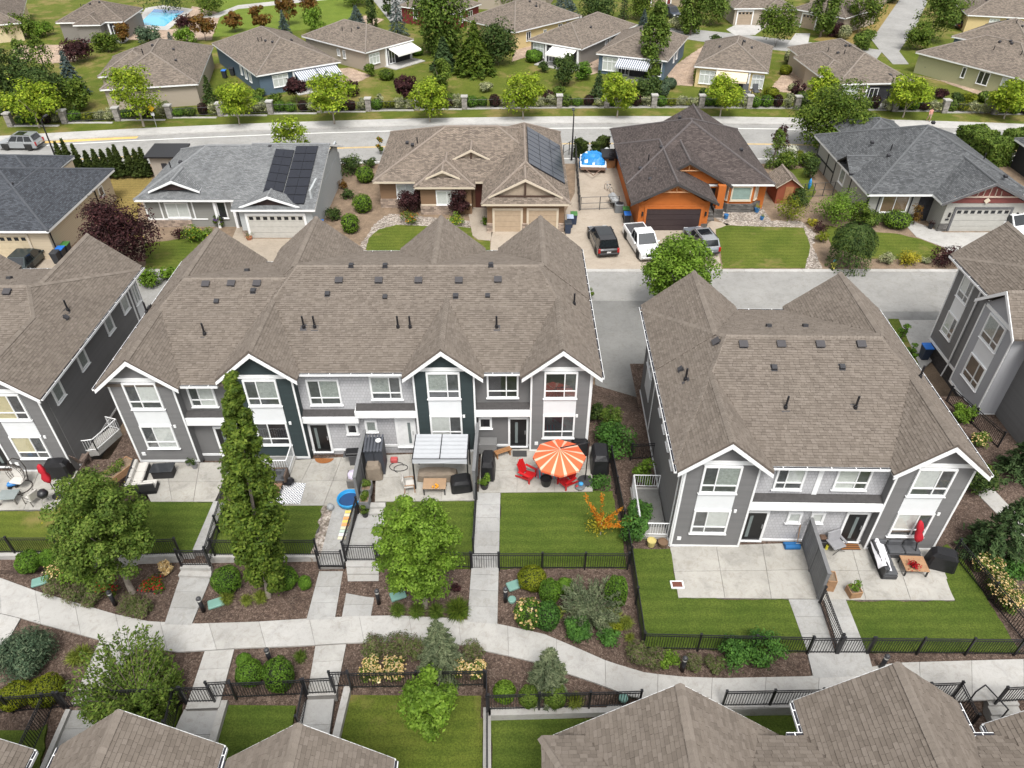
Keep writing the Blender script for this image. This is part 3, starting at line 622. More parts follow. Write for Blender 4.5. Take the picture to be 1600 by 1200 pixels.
# ---- wall faces -------------------------------------------------
class Face:
    def __init__(s, O, S, N): s.O, s.S, s.N = Vector(O), Vector(S), Vector(N)
    def P(s, a, z, o=0): return s.O + s.S * a + s.N * o + Vector((0, 0, z))
    def M(s, a, z, o=0, sx=1, sz=1): p = s.P(a, z, o); return Matrix(((s.S.x * sx, -s.N.x, 0, p.x), (s.S.y * sx, -s.N.y, 0, p.y), (0, 0, sz, p.z), (0, 0, 0, 1)))
    def box(s, b, a0, a1, z0, z1, o0, o1, m=0): return b.prism([s.P(a0, z0, o1), s.P(a1, z0, o1), s.P(a1, z1, o1), s.P(a0, z1, o1)], -s.N * (o1 - o0), m)
    def part(s, parent, name, a0, a1, z0, z1, o0, o1, m): b = MB(); s.box(b, a0, a1, z0, z1, o0, o1); return b.build(name, m, parent)
def front(x, y): return Face((x, y, 0), (1, 0, 0), (0, -1, 0))
def rightf(x, y): return Face((x, y, 0), (0, 1, 0), (1, 0, 0))
def leftf(x, y): return Face((x, y, 0), (0, -1, 0), (-1, 0, 0))
BOARD = {}; PANE = None; dimroom = mat('dim_room', (.10, .105, .11), .8, .5, 2.5)
def boards(wall, F, a0, a1, z0, z1, m, gable=None, h=.155):
    z = z0
    while z < z1 - .02:
        s0, s1, zt = a0, a1, min(z + h, z1); s0t, s1t = a0, a1
        if gable:     # (centre, apex z, slope, z where it starts)
            gc, gz, gs, gstart = gable
            if z > gstart: s0, s1 = gc - (gz - z) / gs, gc + (gz - z) / gs
            if zt > gstart: s0t, s1t = gc - (gz - zt) / gs, gc + (gz - zt) / gs
            s0, s1, s0t, s1t = max(s0, a0), min(s1, a1), max(s0t, a0), min(s1t, a1)
            if s1 - s0 < .08: break
            if s1t < s0t: s0t = s1t = (s0t + s1t) / 2
        key = (round(s1 - s0, 3), round(s0t - s0, 3), round(s1t - s0, 3), round(zt - z, 3), m.name)
        if key not in BOARD:
            b = MB(); L, a, c, hh = key[:4]
            b.add([(0, -.036, 0), (L, -.036, 0), (c, -.014, hh + .01), (a, -.014, hh + .01), (0, 0, 0), (L, 0, 0), (c, 0, hh + .01), (a, 0, hh + .01)], [(0, 1, 2, 3), (4, 5, 1, 0), (1, 5, 6, 2), (4, 0, 3, 7)]); BOARD[key] = b.mesh('siding_board', m)
        ob = bpy.data.objects.new('siding_board', BOARD[key]); COL.objects.link(ob); ob.parent = wall; ob.matrix_local = F.M(s0, z)
        z += h
def window(parent, F, a0, a1, z0, z1, lay='4R', fill=None, o=.0, frame=white, tr=.1, bar=.055):
    """lay: 4R/4L four lights with the narrow ones right/left, 2 two lights, 1 one light, 6 grid"""
    global PANE
    if PANE is None: q = MB(); q.quad((0, 0, 0), (1, 0, 0), (1, 0, 1), (0, 0, 1)); PANE = q.mesh('pane', glass)
    b = MB(); i0, i1, j0, j1 = a0 + tr, a1 - tr, z0 + tr, z1 - tr; d0, d1 = o + .04, o + .1
    for r in ((a0, a1, z0, j0), (a0, a1, j1, z1), (a0, i0, j0, j1), (i1, a1, j0, j1)): F.box(b, *r, o, d1)
    F.box(b, a0 - .04, a1 + .04, z0 - .03, z0 - .001, o, d1 + .04)
    w, h = i1 - i0, j1 - j0; vs, hz = [], []
    if lay[0] == '4': vs = [i0 + w * (.63 if lay[1] == 'R' else .37)]; hz = [j0 + h * .27]
    elif lay == '2': vs = [i0 + w * .5]
    elif lay == '6': vs = [i0 + w * .33, i0 + w * .67]; hz = [j0 + h * .68]
    elif lay == '3': vs = [i0 + w * .25, i0 + w * .75]
    for x in vs: F.box(b, x - bar / 2, x + bar / 2, j0, j1, o, d1 - .012)
    for z in hz: F.box(b, i0, i1, z - bar / 2, z + bar / 2, o, d1 - .014)
    wn = b.build('window', frame, parent); c = MB(); F.box(c, i0, i1, j0, j1, o, d0 - .01); c.build('room', interior if not fill or lay[0] != '4' else dimroom, wn)
    if fill:
        c = MB(); big = lay[0] == '4'; x0, x1 = ((i0, vs[0]) if lay[1] == 'R' else (vs[0], i1)) if big else (i0, i1); k = random.random(); F.box(c, x0, x1, (j0 if k < .4 else hz[0] - .1 * (k < .7)) if big else j0, j1, o, d0); c.build('curtain', fill, wn)
    xs, zs = [i0] + vs + [i1], [j0] + hz + [j1]
    for x, x2 in zip(xs[:-1], xs[1:]):
        for z, z2 in zip(zs[:-1], zs[1:]):
            p = bpy.data.objects.new('pane', PANE); COL.objects.link(p); p.parent = wn; p.matrix_local = F.M(x, z, o + .06, x2 - x, z2 - z)
    return wn
doorm = mat('black_door', (.012, .012, .013), .3); 
def door(parent, F, a0, a1, z0, h, m=doorm, glassx=.3, o=0.):
    b = MB(); F.box(b, a0 - .12, a0, z0, z0 + h + .12, o, o + .1); F.box(b, a1, a1 + .12, z0, z0 + h + .12, o, o + .1); F.box(b, a0, a1, z0 + h, z0 + h + .12, o, o + .1); F.box(b, a0 - .12, a1 + .12, z0 - .06, z0, o, o + .16)
    dr = b.build('door', white, parent); F.part(dr, 'door_leaf', a0, a1, z0, z0 + h, o, o + .06, m)
    w = a1 - a0; gx = a0 + w * glassx; F.part(dr, 'door_glass', gx, gx + .16, z0 + .25, z0 + h - .25, o, o + .068, mat('door_lite', (.16, .19, .19), .1))
    F.part(dr, 'door_handle', a0 + w * .9, a0 + w * .94, z0 + .95, z0 + 1.2, o, o + .12, steel); return dr
def gutter(parent, p0, p1, out, brk=1.0):
    p0, p1, out = Vector(p0), Vector(p1), Vector(out); z = Vector((0, 0, 1)); L = (p1 - p0).length; u = (p1 - p0).normalized(); b = MB()
    b.prism([p0, p1, p1 + out * .13, p0 + out * .13], z * -.13); o = b.build('gutter', white, parent); fixn(o.data)
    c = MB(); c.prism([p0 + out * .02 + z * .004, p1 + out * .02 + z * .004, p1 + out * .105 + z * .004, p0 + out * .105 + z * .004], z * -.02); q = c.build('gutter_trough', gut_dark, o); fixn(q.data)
    k = MB(); n = max(1, int(L / brk))
    for i in range(n): a = p0 + u * (L * (i + .5) / n); k.prism([a + z * .012, a + u * .035 + z * .012, a + u * .035 + out * .13 + z * .012, a + out * .13 + z * .012], z * -.02)
    q = k.build('gutter_brackets', white, o); fixn(q.data)
def rakes(parent, xg, hw, ze, ms, y, sgn=-1, hb=.2):
    za = ze + ms * hw
    for sx in (-1, 1):
        b = MB(); p = [(xg + sx * hw * 1.02, y, ze - .02 - ms * hw * .02), (xg, y, za + .0), (xg, y, za - hb * 1.25), (xg + sx * hw * 1.02, y, ze - hb * 1.1 - ms * hw * .02)]
        b.prism(p, (0, -.06 * sgn * -1, 0)); o = b.build('rake_board', white, parent); fixn(o.data)
def bay(T, x0, x1, y, z0, ze, m, fills, lay='4R', hw=2.15, ms=.84, zb=None, depth=1.0, light=True, zg=None):
    """two-storey gabled bay facing the court, z0 floor, ze roof eave; returns nothing"""
    xc = (x0 + x1) / 2; F = front(0, y); zt = ze + ms * hw
    core = MB(); core.prism([(x0, y, zb if zb is not None else z0), (x1, y, zb if zb is not None else z0), (x1, y, ze), (xc, y, zt - .1), (x0, y, ze)][::1], (0, depth, 0)); w = core.build('wall', m, T); fixn(w.data)
    boards(w, F, x0, x1, z0 + .12, zt, m, (xc, zt - .16, ms, ze + ms * (hw - (x1 - x0) / 2) - .05))
    F.part(T, 'base_board', x0, x1, z0 - .05, z0 + .12, 0, .05, white)
    for a in (x0, x1 - .1): F.part(T, 'corner_board', a, a + .1, z0 + .12, ze - .05, 0, .055, white)
    F.part(T, 'frieze_board', xc - 1.55, xc + 1.55, z0 + 5.86, z0 + 6.1, 0, .06, white)
    s0, s1 = xc - .92, xc + .88
    F.part(T, 'spandrel_panel', s0, s1, z0 + 2.78, z0 + 3.98, 0, .05, panelw)
    window(T, F, s0, s1, z0 + 3.98, z0 + 5.8, lay, fills[0], .02); window(T, F, s0, s1, z0 + 1.05, z0 + 2.78, lay, fills[1], .02)
    if light: F.part(T, 'wall_outlet', x0 + .3, x0 + .5, z0 + .5, z0 + .72, 0, .07, white); F.part(T, 'wall_outlet', x1 - .75, x1 - .62, z0 + 2.6, z0 + 2.8, 0, .07, white)
    rakes(T, xc, hw, ze + .02, ms, y - .46)
    sf = MB()
    for sx in (-1, 1): sf.prism([(xc, y - .4, zt - .16), (xc, y + .02, zt - .16), (xc + sx * hw, y + .02, ze - .16), (xc + sx * hw, y - .4, ze - .16)], (0, 0, .02))
    o = sf.build('soffit', white, T); fixn(o.data)
def recess(T, x0, x1, y, z0, ztop, m=None, zb=-3, depth=1):
    b = MB(); b.box(x0, x1, y, y + depth, zb, ztop); w = b.build('wall', m or lgrey, T); F = front(0, y); F.part(T, 'base_board', x0, x1, z0 - .05, z0 + .1, 0, .04, white); return F
def canopy(T, x0, x1, y, z, dep=.5, hb=.5):     # small porch roof: white fascia, dark membrane
    b = MB(); b.box(x0, x1, y - dep, y, z, z + hb); o = b.build('porch_fascia', white, T)
    c = MB(); c.prism([(x0 + .06, y - dep + .1, z + hb + .03), (x1 - .06, y - dep + .1, z + hb + .03), (x1 - .06, y - .01, z + hb + .22), (x0 + .06, y - .01, z + hb + .22)], (0, 0, -.1)); q = c.build('porch_roof', mat('dark_porch_membrane', (.055, .052, .052), .85, .25, 6), T); fixn(q.data)
def railing(T, pts, h=.95, m=white, sp=.13, r=.022, name='railing'):
    for a, b_ in zip(pts[:-1], pts[1:]):
        a, b_ = Vector(a), Vector(b_); L = (b_ - a).length; q = MB(); up = Vector((0, 0, h)); lo = Vector((0, 0, .12))
        q.tube(a + up, b_ + up, .035, n=4); q.tube(a + lo, b_ + lo, .025, n=4); q.tube(a, a + up, .04, n=4); q.tube(b_, b_ + up, .04, n=4)
        o = q.build(name, m, T); n = int(L / sp)
        s = MB()
        for i in range(1, n): p = a.lerp(b_, i / n); s.tube(p + lo, p + up, r * .6, n=4, cap=False)
        s.build('balusters', m, o)
# ---------------------------------------------------------------- right pair of town houses
RB = (8.08, 24.42, R(-1.1))
T = empty('townhouse_pair', (RB[0], RB[1], 0), RB[2], 'grey two unit town house right of the asphalt lane, with red parasol patio', 'town house', 'grey town houses')
core = MB(); core.box(0, 13.4, .5, 12.6, -3, 5.7); wl = core.build('wall', dgrey, T)
bay(T, 0, 3.53, 0, 0, 5.72, dgrey, (curtain, blind), '4L', zb=-.2, depth=.6); bay(T, 9.87, 13.4, 0, 0, 5.72, dgrey, (blind, blind), '4R', zb=-.2, depth=.6)
F = recess(T, 3.53, 9.87, .45, 0, 5.7, depth=.1)
window(T, F, 4.5, 5.9, 3.8, 5.45, '4L', blind); window(T, F, 7.35, 9.0, 3.85, 5.5, '4R', blind); F.part(T, 'trim_board', 6.48, 6.72, 3.4, 5.6, 0, .05, white)
window(T, F, 5.7, 6.42, 1.4, 2.2, '1', blind, tr=.12); window(T, F, 6.85, 7.55, 1.4, 2.2, '1', blind, tr=.12)
door(T, F, 3.72, 4.65, .05, 2.1, glassx=.15); door(T, F, 8.7, 9.63, .05, 2.1, glassx=.45)
canopy(T, 3.45, 9.95, .45, 2.78, .5, .5)
LF = leftf(0, 12.6); boards(wl, LF, 0, 12.1, 0, 5.65, dgrey); boards(wl, rightf(13.4, .5), 0, 12.1, 0, 5.65, dgrey)
LF.part(T, 'corner_board', 12.5, 12.6, 0, 5.65, 0, .06, white); LF.part(T, 'corner_board', 12.0, 12.1, 0, 5.65, -.01, .055, white); LF.part(T, 'base_board', 0, 12.6, -.1, .1, 0, .06, white)
for a in (6.0, 7.35, 8.7, 10.05): window(T, LF, a, a + .75, 3.6, 4.9, '1', panelw, tr=.12)
LF.part(T, 'trim_board', 3.9, 4.05, 0, 5.6, 0, .06, white); window(T, LF, 1.2, 2.9, 3.2, 4.8, '2'); LF.part(T, 'spandrel_panel', 1.2, 2.9, 1.4, 3.2, 0, .05, panelw)
rf = Roof(T, RB); rf.hip(-.45, 13.85, .02, 13.35, 5.78, .405, .84)
rf.gable(1.765, 2.2, 5.78, .84, -.42, 4.7); rf.gable(11.635, 2.2, 5.78, .84, -.42, 4.7); rf.gable(2.4, 2.85, 5.78, .84, 13.75, 7.2); rf.gable(11.0, 2.85, 5.78, .84, 13.75, 7.2); rf.build()
gutter(T, (-.47, 13.6, 5.74), (-.47, -.4, 5.74), (-1, 0, 0)); gutter(T, (13.87, -.4, 5.74), (13.87, 13.6, 5.74), (1, 0, 0)); gutter(T, (3.9, -.0, 5.76), (9.5, -.0, 5.76), (0, -1, 0)); gutter(T, (5.3, 13.4, 5.76), (8.1, 13.4, 5.76), (0, 1, 0))
for u, v in ((1161, 539), (1220, 539), (1281, 539), (1345, 539), (1120, 535)): rf.vent(u, v, 'box')
for u, v in ((1209, 575), (1315, 574), (1065, 578), (1201, 511), (1258, 511)): rf.vent(u, v, 'small')
for u, v in ((1227, 638), (1336, 638), (1071, 594), (1437, 590)): rf.vent(u, v, 'pipe')
# areaway with white railings down the left side
railing(T, [(-1.5, 3.9, .15), (-.05, 3.9, .15)]); railing(T, [(-1.5, 3.9, .15), (-1.5, .5, .15)]); railing(T, [(-1.5, .5, .15), (-.05, .5, .15)])
b = MB(); b.box(-1.6, -.02, .45, 3.95, -2.2, .1); o = b.build('areaway_wall', concrete, T); b = MB(); b.box(-1.42, -.06, 1.1, 3.8, -1.9, .104); b.build('areaway_well', lane_m, T)
# ---------------------------------------------------------------- main row of four
MBt = (-15.2, 31.0, R(.3))
T = empty('townhouse_row', (MBt[0], MBt[1], 0), MBt[2], 'long grey row of four town houses with two dark slate bays, centre left', 'town house', 'grey town houses')
core = MB(); core.box(0, 13.1, .5, 12.6, -3, 5.98); core.box(13.1, 19.5, .5, 12.6, -3, 5.98); wl = core.build('wall', dgrey, T)
core = MB(); core.box(-6.3, .1, .15, 11.8, -3, 5.68); w1 = core.build('wall', dgrey, T)
bay(T, -6.3, -2.85, -.4, 0, 5.68, dgrey, (blind, blind), '4L', zb=-.3, depth=.6)
bay(T, -.05, 3.47, -.1, -.05, 5.97, slate, (curtain, interior), '4L', hw=2.1, zb=-.4, depth=.7)
bay(T, 9.85, 13.2, 0, .33, 6.0, slate, (curtain, blind), '4R', hw=2.1, zb=0, depth=.6)
bay(T, 16.2, 19.5, 0, .33, 6.0, dgrey, (interior, interior), '4R', hw=2.1, zb=0, depth=.6)
F = recess(T, -2.85, -.05, .1, 0, 5.66, dgrey, depth=.1); window(T, F, -2.45, -1.0, 3.7, 5.4, '4L', blind); canopy(T, -2.95, 0, .1, 2.7, .5, .5); door(T, F, -1.6, -.67, 0, 2.1)
F = recess(T, 3.47, 6.6, .45, 0, 5.95, depth=.1); window(T, F, 3.97, 5.76, 3.5, 5.32, '4L', curtain); window(T, F, 5.7, 6.38, 1.3, 2.12, '1', interior, tr=.12); canopy(T, 3.3, 6.6, .45, 2.52, .5, .42); door(T, F, 3.66, 4.6, -.05, 2.1, glassx=.2)
F = recess(T, 6.6, 9.85, .452, .33, 5.95, depth=.1); window(T, F, 7.43, 9.16, 3.88, 5.54, '4R', curtain); window(T, F, 6.8, 7.5, 1.45, 2.36, '1', curtain, tr=.12); canopy(T, 6.45, 9.9, .452, 2.92, .52, .45); door(T, F, 8.65, 9.58, .33, 2.1, mat('white_door', (.74, .75, .76), .4), .62)
F = recess(T, 13.2, 16.2, .45, .33, 5.95, dgrey, depth=.1); window(T, F, 13.82, 15.56, 3.98, 5.68, '4R'); window(T, F, 13.3, 14.06, 1.7, 2.56, '1', interior, tr=.12); canopy(T, 13.15, 16.25, .45, 2.96, .5, .45); door(T, F, 15.1, 16.03, .33, 2.1)
boards(wl, rightf(19.5, .5), 0, 12.1, 0, 5.9, dgrey); boards(w1, leftf(-6.3, 11.8), 0, 12, 0, 5.6, dgrey)
rightf(19.5, 0).part(T, 'corner_board', -.0, .1, .3, 5.9, -.01, .06, white); F = leftf(-6.3, 11.8); window(T, F, 10.6, 11.3, 4.0, 5.2, '1', curtain); 
rf = Roof(T, MBt); rf.hip(-6.8, -.12, -.5, 12.6, 5.7, .40, .84, True, False)
rf.planes += [[(-.12, .7, 6.18), (3.2, .7, 6.18), (3.2, 6.05, 8.32), (-.12, 6.05, 8.32)], [(3.2, 12.6, 5.7), (-.12, 12.6, 5.7), (-.12, 6.05, 8.32), (3.2, 6.05, 8.32)]]; rf.hf.append(lambda x, y: 5.7 + .4 * min(y + .5, 12.6 - y) if -.14 <= x <= 3.22 and .68 <= y <= 12.62 else -99); rf.caps.append(((-.12, 6.05, 8.32), (3.2, 6.05, 8.32)))
rf.hip(-.45, 19.95, .05, 13.45, 6.05, .40, .84)
rf.gable(-4.575, 2.2, 5.7, .84, -.82, 4.6); rf.gable(1.71, 2.15, 6.05, .84, -.52, 4.8); rf.gable(11.525, 2.15, 6.05, .84, -.42, 4.8); rf.gable(17.8, 2.15, 6.05, .84, -.42, 4.8)
rf.gable(-4.0, 2.8, 5.7, .84, 12.95, 6.4); rf.gable(2.35, 2.8, 6.05, .84, 13.85, 7.2); rf.gable(10.6, 2.85, 6.05, .84, 13.85, 7.2); rf.gable(17.15, 2.8, 6.05, .84, 13.85, 7.2); rf.build()
gutter(T, (-6.82, 12.9, 5.66), (-6.82, -.8, 5.66), (-1, 0, 0)); gutter(T, (19.97, -.4, 6.01), (19.97, 13.8, 6.01), (1, 0, 0))
gutter(T, (-2.4, -.52, 5.68), (-.4, -.52, 5.68), (0, -1, 0)); gutter(T, (3.8, .03, 6.03), (9.4, .03, 6.03), (0, -1, 0)); gutter(T, (13.65, .03, 6.03), (15.7, .03, 6.03), (0, -1, 0))
gutter(T, (5.2, 13.5, 6.03), (7.7, 13.5, 6.03), (0, 1, 0)); gutter(T, (13.5, 13.5, 6.03), (14.3, 13.5, 6.03), (0, 1, 0)); gutter(T, (-1.2, 12.65, 5.68), (-.5, 12.65, 5.68), (0, 1, 0))
for u, v in ((530, 439), (592, 439), (654, 439), (717, 439), (778, 438), (322, 445), (362, 444), (402, 444)): rf.vent(u, v, 'box')
for u, v in ((512, 460), (602, 465), (712, 463), (762, 463), (339, 472), (396, 455), (549, 416), (602, 416), (767, 415), (386, 424), (236, 481)): rf.vent(u, v, 'small')
for u, v in ((475, 512), (492, 512), (622, 512), (641, 512), (776, 512), (320, 523), (230, 489), (897, 476)): rf.vent(u, v, 'pipe')
railing(T, [(-.4, -1.5, .12), (2.55, -1.5, .12)]); railing(T, [(2.55, -1.5, .12), (2.55, -.15, .12)])
b = MB(); b.box(-.5, 2.65, -1.6, -.12, -.3, .1); b.build('areaway_wall', concrete, T); b = MB(); b.box(.1, 2.45, -1.4, -.2, -.2, .104); b.build('areaway_well', lane_m, T)
# ---------------------------------------------------------------- left town house (cut by the frame)
CB = (-39.0, 30.3, R(.3))
T = empty('townhouse_row', (CB[0], CB[1], 0), CB[2], 'grey town house at the left edge with egg chair patio', 'town house', 'grey town houses')
core = MB(); core.box(0, 13.6, .5, 12.9, -3, 5.1); wl = core.build('wall', dgrey, T)
bay(T, 10.1, 13.6, 0, -.6, 5.15, dgrey, (creamblind, creamblind), '4R', zb=-1, depth=.6); bay(T, 0, 3.5, 0, -.6, 5.15, dgrey, (blind, blind), '4L', zb=-1, depth=.6)
F = recess(T, 3.5, 10.1, .45, -.6, 5.1, depth=.1); door(T, F, 8.95, 9.88, -.6, 2.1); canopy(T, 3.5, 10.15, .45, 2.2, .5, .45); window(T, F, 7.6, 9.2, 3.2, 4.8, '4R', blind)
FR = rightf(13.6, .5); boards(wl, FR, 0, 12.4, -.6, 5.1, dgrey); FR.part(T, 'base_board', 0, 12.4, -.7, -.55, 0, .05, white)
for a in (.55, 3.6, 7.3, 9.7): window(T, FR, a, a + .95, 3.5, 4.75, '1', curtain, tr=.12)
FR.part(T, 'trim_board', 11.0, 11.14, -.6, 5.1, 0, .06, white); window(T, FR, 11.4, 12.2, 3.1, 4.8, '2', curtain); FR.part(T, 'spandrel_panel', 11.4, 12.2, 1.2, 3.1, 0, .05, panelw)
rf = Roof(T, CB); rf.hip(-.45, 14.0, .05, 13.3, 5.18, .40, .84); rf.gable(11.85, 2.2, 5.18, .84, -.42, 4.7); rf.gable(1.75, 2.2, 5.18, .84, -.42, 4.7); rf.gable(11.1, 2.85, 5.18, .84, 13.7, 7.2); rf.gable(3.0, 2.8, 5.18, .84, 13.7, 7.2); rf.build(keep=200)
gutter(T, (14.02, -.4, 5.14), (14.02, 13.6, 5.14), (1, 0, 0)); gutter(T, (6.0, 13.35, 5.14), (8.2, 13.35, 5.14), (0, 1, 0))
rf.vent(12, 457, 'box'); rf.vent(15, 436, 'small'); rf.vent(107, 486, 'pipe'); rf.vent(102, 497, 'small')
# ---------------------------------------------------------------- far right town house
DB = (30.1, 31.2, R(-.6))
T = empty('townhouse', (DB[0], DB[1], 0), DB[2], 'grey town house at the right edge with tall gabled side bay', 'town house', 'grey town houses')
core = MB(); core.box(0, 12, 0, 12.6, -.55, 5.75); wl = core.build('wall', dgrey, T); core = MB(); core.box(.12, 12, .2, 12.4, -3, -.55); core.build('foundation_wall', shake_mat('dark_brick', (.05, .045, .045), .22, .08, .3), T)
LF = leftf(0, 12.6); boards(wl, LF, 0, 12.6, -.5, 5.7, dgrey); LF.part(T, 'base_board', 0, 12.6, -.62, -.42, 0, .06, white)
for a in (0, 3.0, 12.5): LF.part(T, 'corner_board', a, a + .12, -.5, 5.7, 0, .06, white)
window(T, LF, .9, 2.3, 3.6, 5.4, '4R', blind); LF.part(T, 'spandrel_panel', .9, 2.3, 2.4, 3.6, 0, .05, panelw); window(T, LF, .9, 2.3, .7, 2.4, '4R', blind)
# side bay: a box proud of the wall under its own gable
by0, by1 = 3.6, 7.15; core = MB(); yc = (by0 + by1) / 2; core.prism([(-1.15, by0, -.15), (-1.15, by0, 5.85), (-1.15, yc, 7.55), (-1.15, by1, 5.85), (-1.15, by1, -.15)], (1.3, 0, 0)); w2 = core.build('bay_wall', mat('mid_grey_siding', (.33, .335, .355), .7, .06, 1.5), T); fixn(w2.data)
BF = Face((-1.15, by1, 0), (0, -1, 0), (-1, 0, 0)); boards(w2, BF, 0, 3.55, 0, 7.5, MATS['mid_grey_siding'], (1.775, 7.45, .9, 5.9))
for a in (0, 3.45): BF.part(T, 'corner_board', a, a + .1, -.2, 5.8, 0, .06, white)
BF.part(T, 'base_board', 0, 3.55, -.25, -.05, 0, .06, white); BF.part(T, 'frieze_board', .2, 3.35, 5.75, 5.98, 0, .06, white); window(T, BF, .85, 2.7, 3.95, 5.7, '4R', curtain, .02); BF.part(T, 'spandrel_panel', .85, 2.7, 2.75, 3.95, 0, .05, panelw); window(T, BF, .85, 2.7, 1.0, 2.75, '4R', None, .02)
FS = Face((-1.15, by0, 0), (1, 0, 0), (0, -1, 0)); boards(w2, FS, 0, 1.15, 0, 5.7, MATS['mid_grey_siding']); FS.part(T, 'base_board', 0, 1.15, -.25, -.05, 0, .06, white)
rf = Roof(T, DB); rf.hip(-.45, 12.4, -.45, 13.0, 5.78, .40, .84); rf.gable(2.4, 2.85, 5.78, .84, 13.4, 7.2); rf.gable(1.765, 2.2, 5.78, .84, -.9, 4.7)
# side gable planes, ridge along local x
zl = 5.9; za = zl + .84 * 2.2; rf.planes += [[(-1.55, yc - 2.2, zl), (2.6, yc - 2.2, zl), (2.6, yc, za), (-1.55, yc, za)], [(2.6, yc + 2.2, zl), (-1.55, yc + 2.2, zl), (-1.55, yc, za), (2.6, yc, za)]]
rf.hf.append(lambda x, y: za - .84 * abs(y - yc) if -1.57 <= x <= 2.62 and abs(y - yc) <= 2.22 else -99); rf.caps.append(((-1.55, yc, za), (2.6, yc, za))); rf.build(keep=200)
for sy in (-1, 1):
    b = MB(); b.prism([(-1.6, yc + sy * 2.24, zl - .05), (-1.6, yc, za), (-1.6, yc, za - .26), (-1.6, yc + sy * 2.24, zl - .28)], (.06, 0, 0)); o = b.build('rake_board', white, T); fixn(o.data)
gutter(T, (-.47, 13.3, 5.74), (-.47, yc + 2.3, 5.74), (-1, 0, 0)); gutter(T, (-.47, yc - 2.3, 5.74), (-.47, -.8, 5.74), (-1, 0, 0))
b = MB(); b.path([(-.12, 9.4, 5.6), (-.12, 9.4, -.5), (-.3, 9.3, -1.5)], .05); b.build('downpipe', white, T)
# ---------------------------------------------------------------- near roofs along the bottom of the frame
def near_house(name, label, O, z0, gables, ze, x0, x1, vents=()):
    T = empty(name, O, 0, label, 'town house', 'town house roofs along the bottom edge'); b = MB(); b.box(x0 + .5, x1 - .5, -9, -1.6, -2 - O[2], ze - .1); wl = b.build('wall', dgrey, T)
    rf = Roof(T, (O[0], O[1], 0)); hz = rf.hip(x0, x1, -11.5, -.95, ze, .405, .84)
    for xg, hw, yf, zoff in gables:
        za = rf.gable(xg, hw, ze - zoff, .86, yf, yf - 5.5)
        b = MB(); b.prism([(xg - hw + .45, yf - .4, -2 - O[2]), (xg + hw - .45, yf - .4, -2 - O[2]), (xg + hw - .45, yf - .4, ze - zoff), (xg, yf - .4, ze - zoff + .86 * hw - .5), (xg - hw + .45, yf - .4, ze - zoff)], (0, -2.5, 0)); w = b.build('gable_wall', dgrey, T); fixn(w.data)
        rakes(T, xg, hw, ze - zoff, .86, yf - .02, 1, .18)
        for sx in (-1, 1): gutter(T, (xg + sx * (hw + .02), yf - .05, ze - zoff - .04), (xg + sx * (hw + .02), yf - 2.6, ze - zoff - .04), (sx, 0, 0), .45)
    gs = sorted((g_[0] - g_[1], g_[0] + g_[1]) for g_ in gables)
    for a, c in zip(gs[:-1], gs[1:]):
        if c[0] - a[1] > .3: gutter(T, (c[0], -.93, ze - .02), (a[1], -.93, ze - .02), (0, 1, 0), .5)
    rf.build(e=.165, wmin=.16, wmax=.30, keep=300); return T
near_house('townhouse', 'taupe roof with a broad and a narrower gable along the bottom right', (0, 13.0, 0), 0, [(5.42, 3.9, -.45, .9), (12.75, 2.85, .3, 0), (19.2, 2.85, -.4, .25)], 5.2, 1.0, 23)
near_house('townhouse', 'taupe roof with two equal gables at the bottom left', (0, 12.3, 0), 0, [(-12.97, 2.85, 0, 0), (-6.9, 2.85, -.55, -.2), (-19.75, 2.85, 0, .3)], 4.02, -23, -4.0)
# ================================================================ single houses
CAPC = dict(light_grey_roof=(.2, .207, .215), blue_black_roof=(.07, .076, .088), dark_brown_roof=(.1, .088, .088), charcoal_roof=(.108, .113, .12), far_taupe_roof=(.21, .18, .155), far_brown_roof=(.18, .152, .13), brown_roof=(.23, .19, .16))
def uvroof(T, planes, m, trim, thick=.2, name='roof'):
    b = MB()
    for P in planes: b.prism(P, (0, 0, -thick), 0, 1)
    o = b.build(name, [m, trim], T); ed = {}; c = MB()
    for P in planes:
        for p, q in zip(P, list(P[1:]) + [P[0]]): ed.setdefault(tuple(sorted((tuple(round(x, 2) for x in p), tuple(round(x, 2) for x in q)))), []).append(1)
    for (p, q), n_ in ed.items():
        if len(n_) > 1: c.tube(p, q, .11, n=6)
    if c.f: c.build('ridge_cap', mat(m.name + '_ridge', CAPC.get(m.name, (.2, .17, .14)), .9, .2, 3), o)
    me = o.data; uv = me.uv_layers.new(name='UVMap')
    for p in me.polygons:
        n = p.normal; u = Vector((0, 0, 1)).cross(n)
        if u.length < .05: u = Vector((1, 0, 0))
        u.normalize(); v = n.cross(u)
        for li in p.loop_indices: c = me.vertices[me.loops[li].vertex_index].co; uv.data[li].uv = (c.dot(u), c.dot(v))
    return o
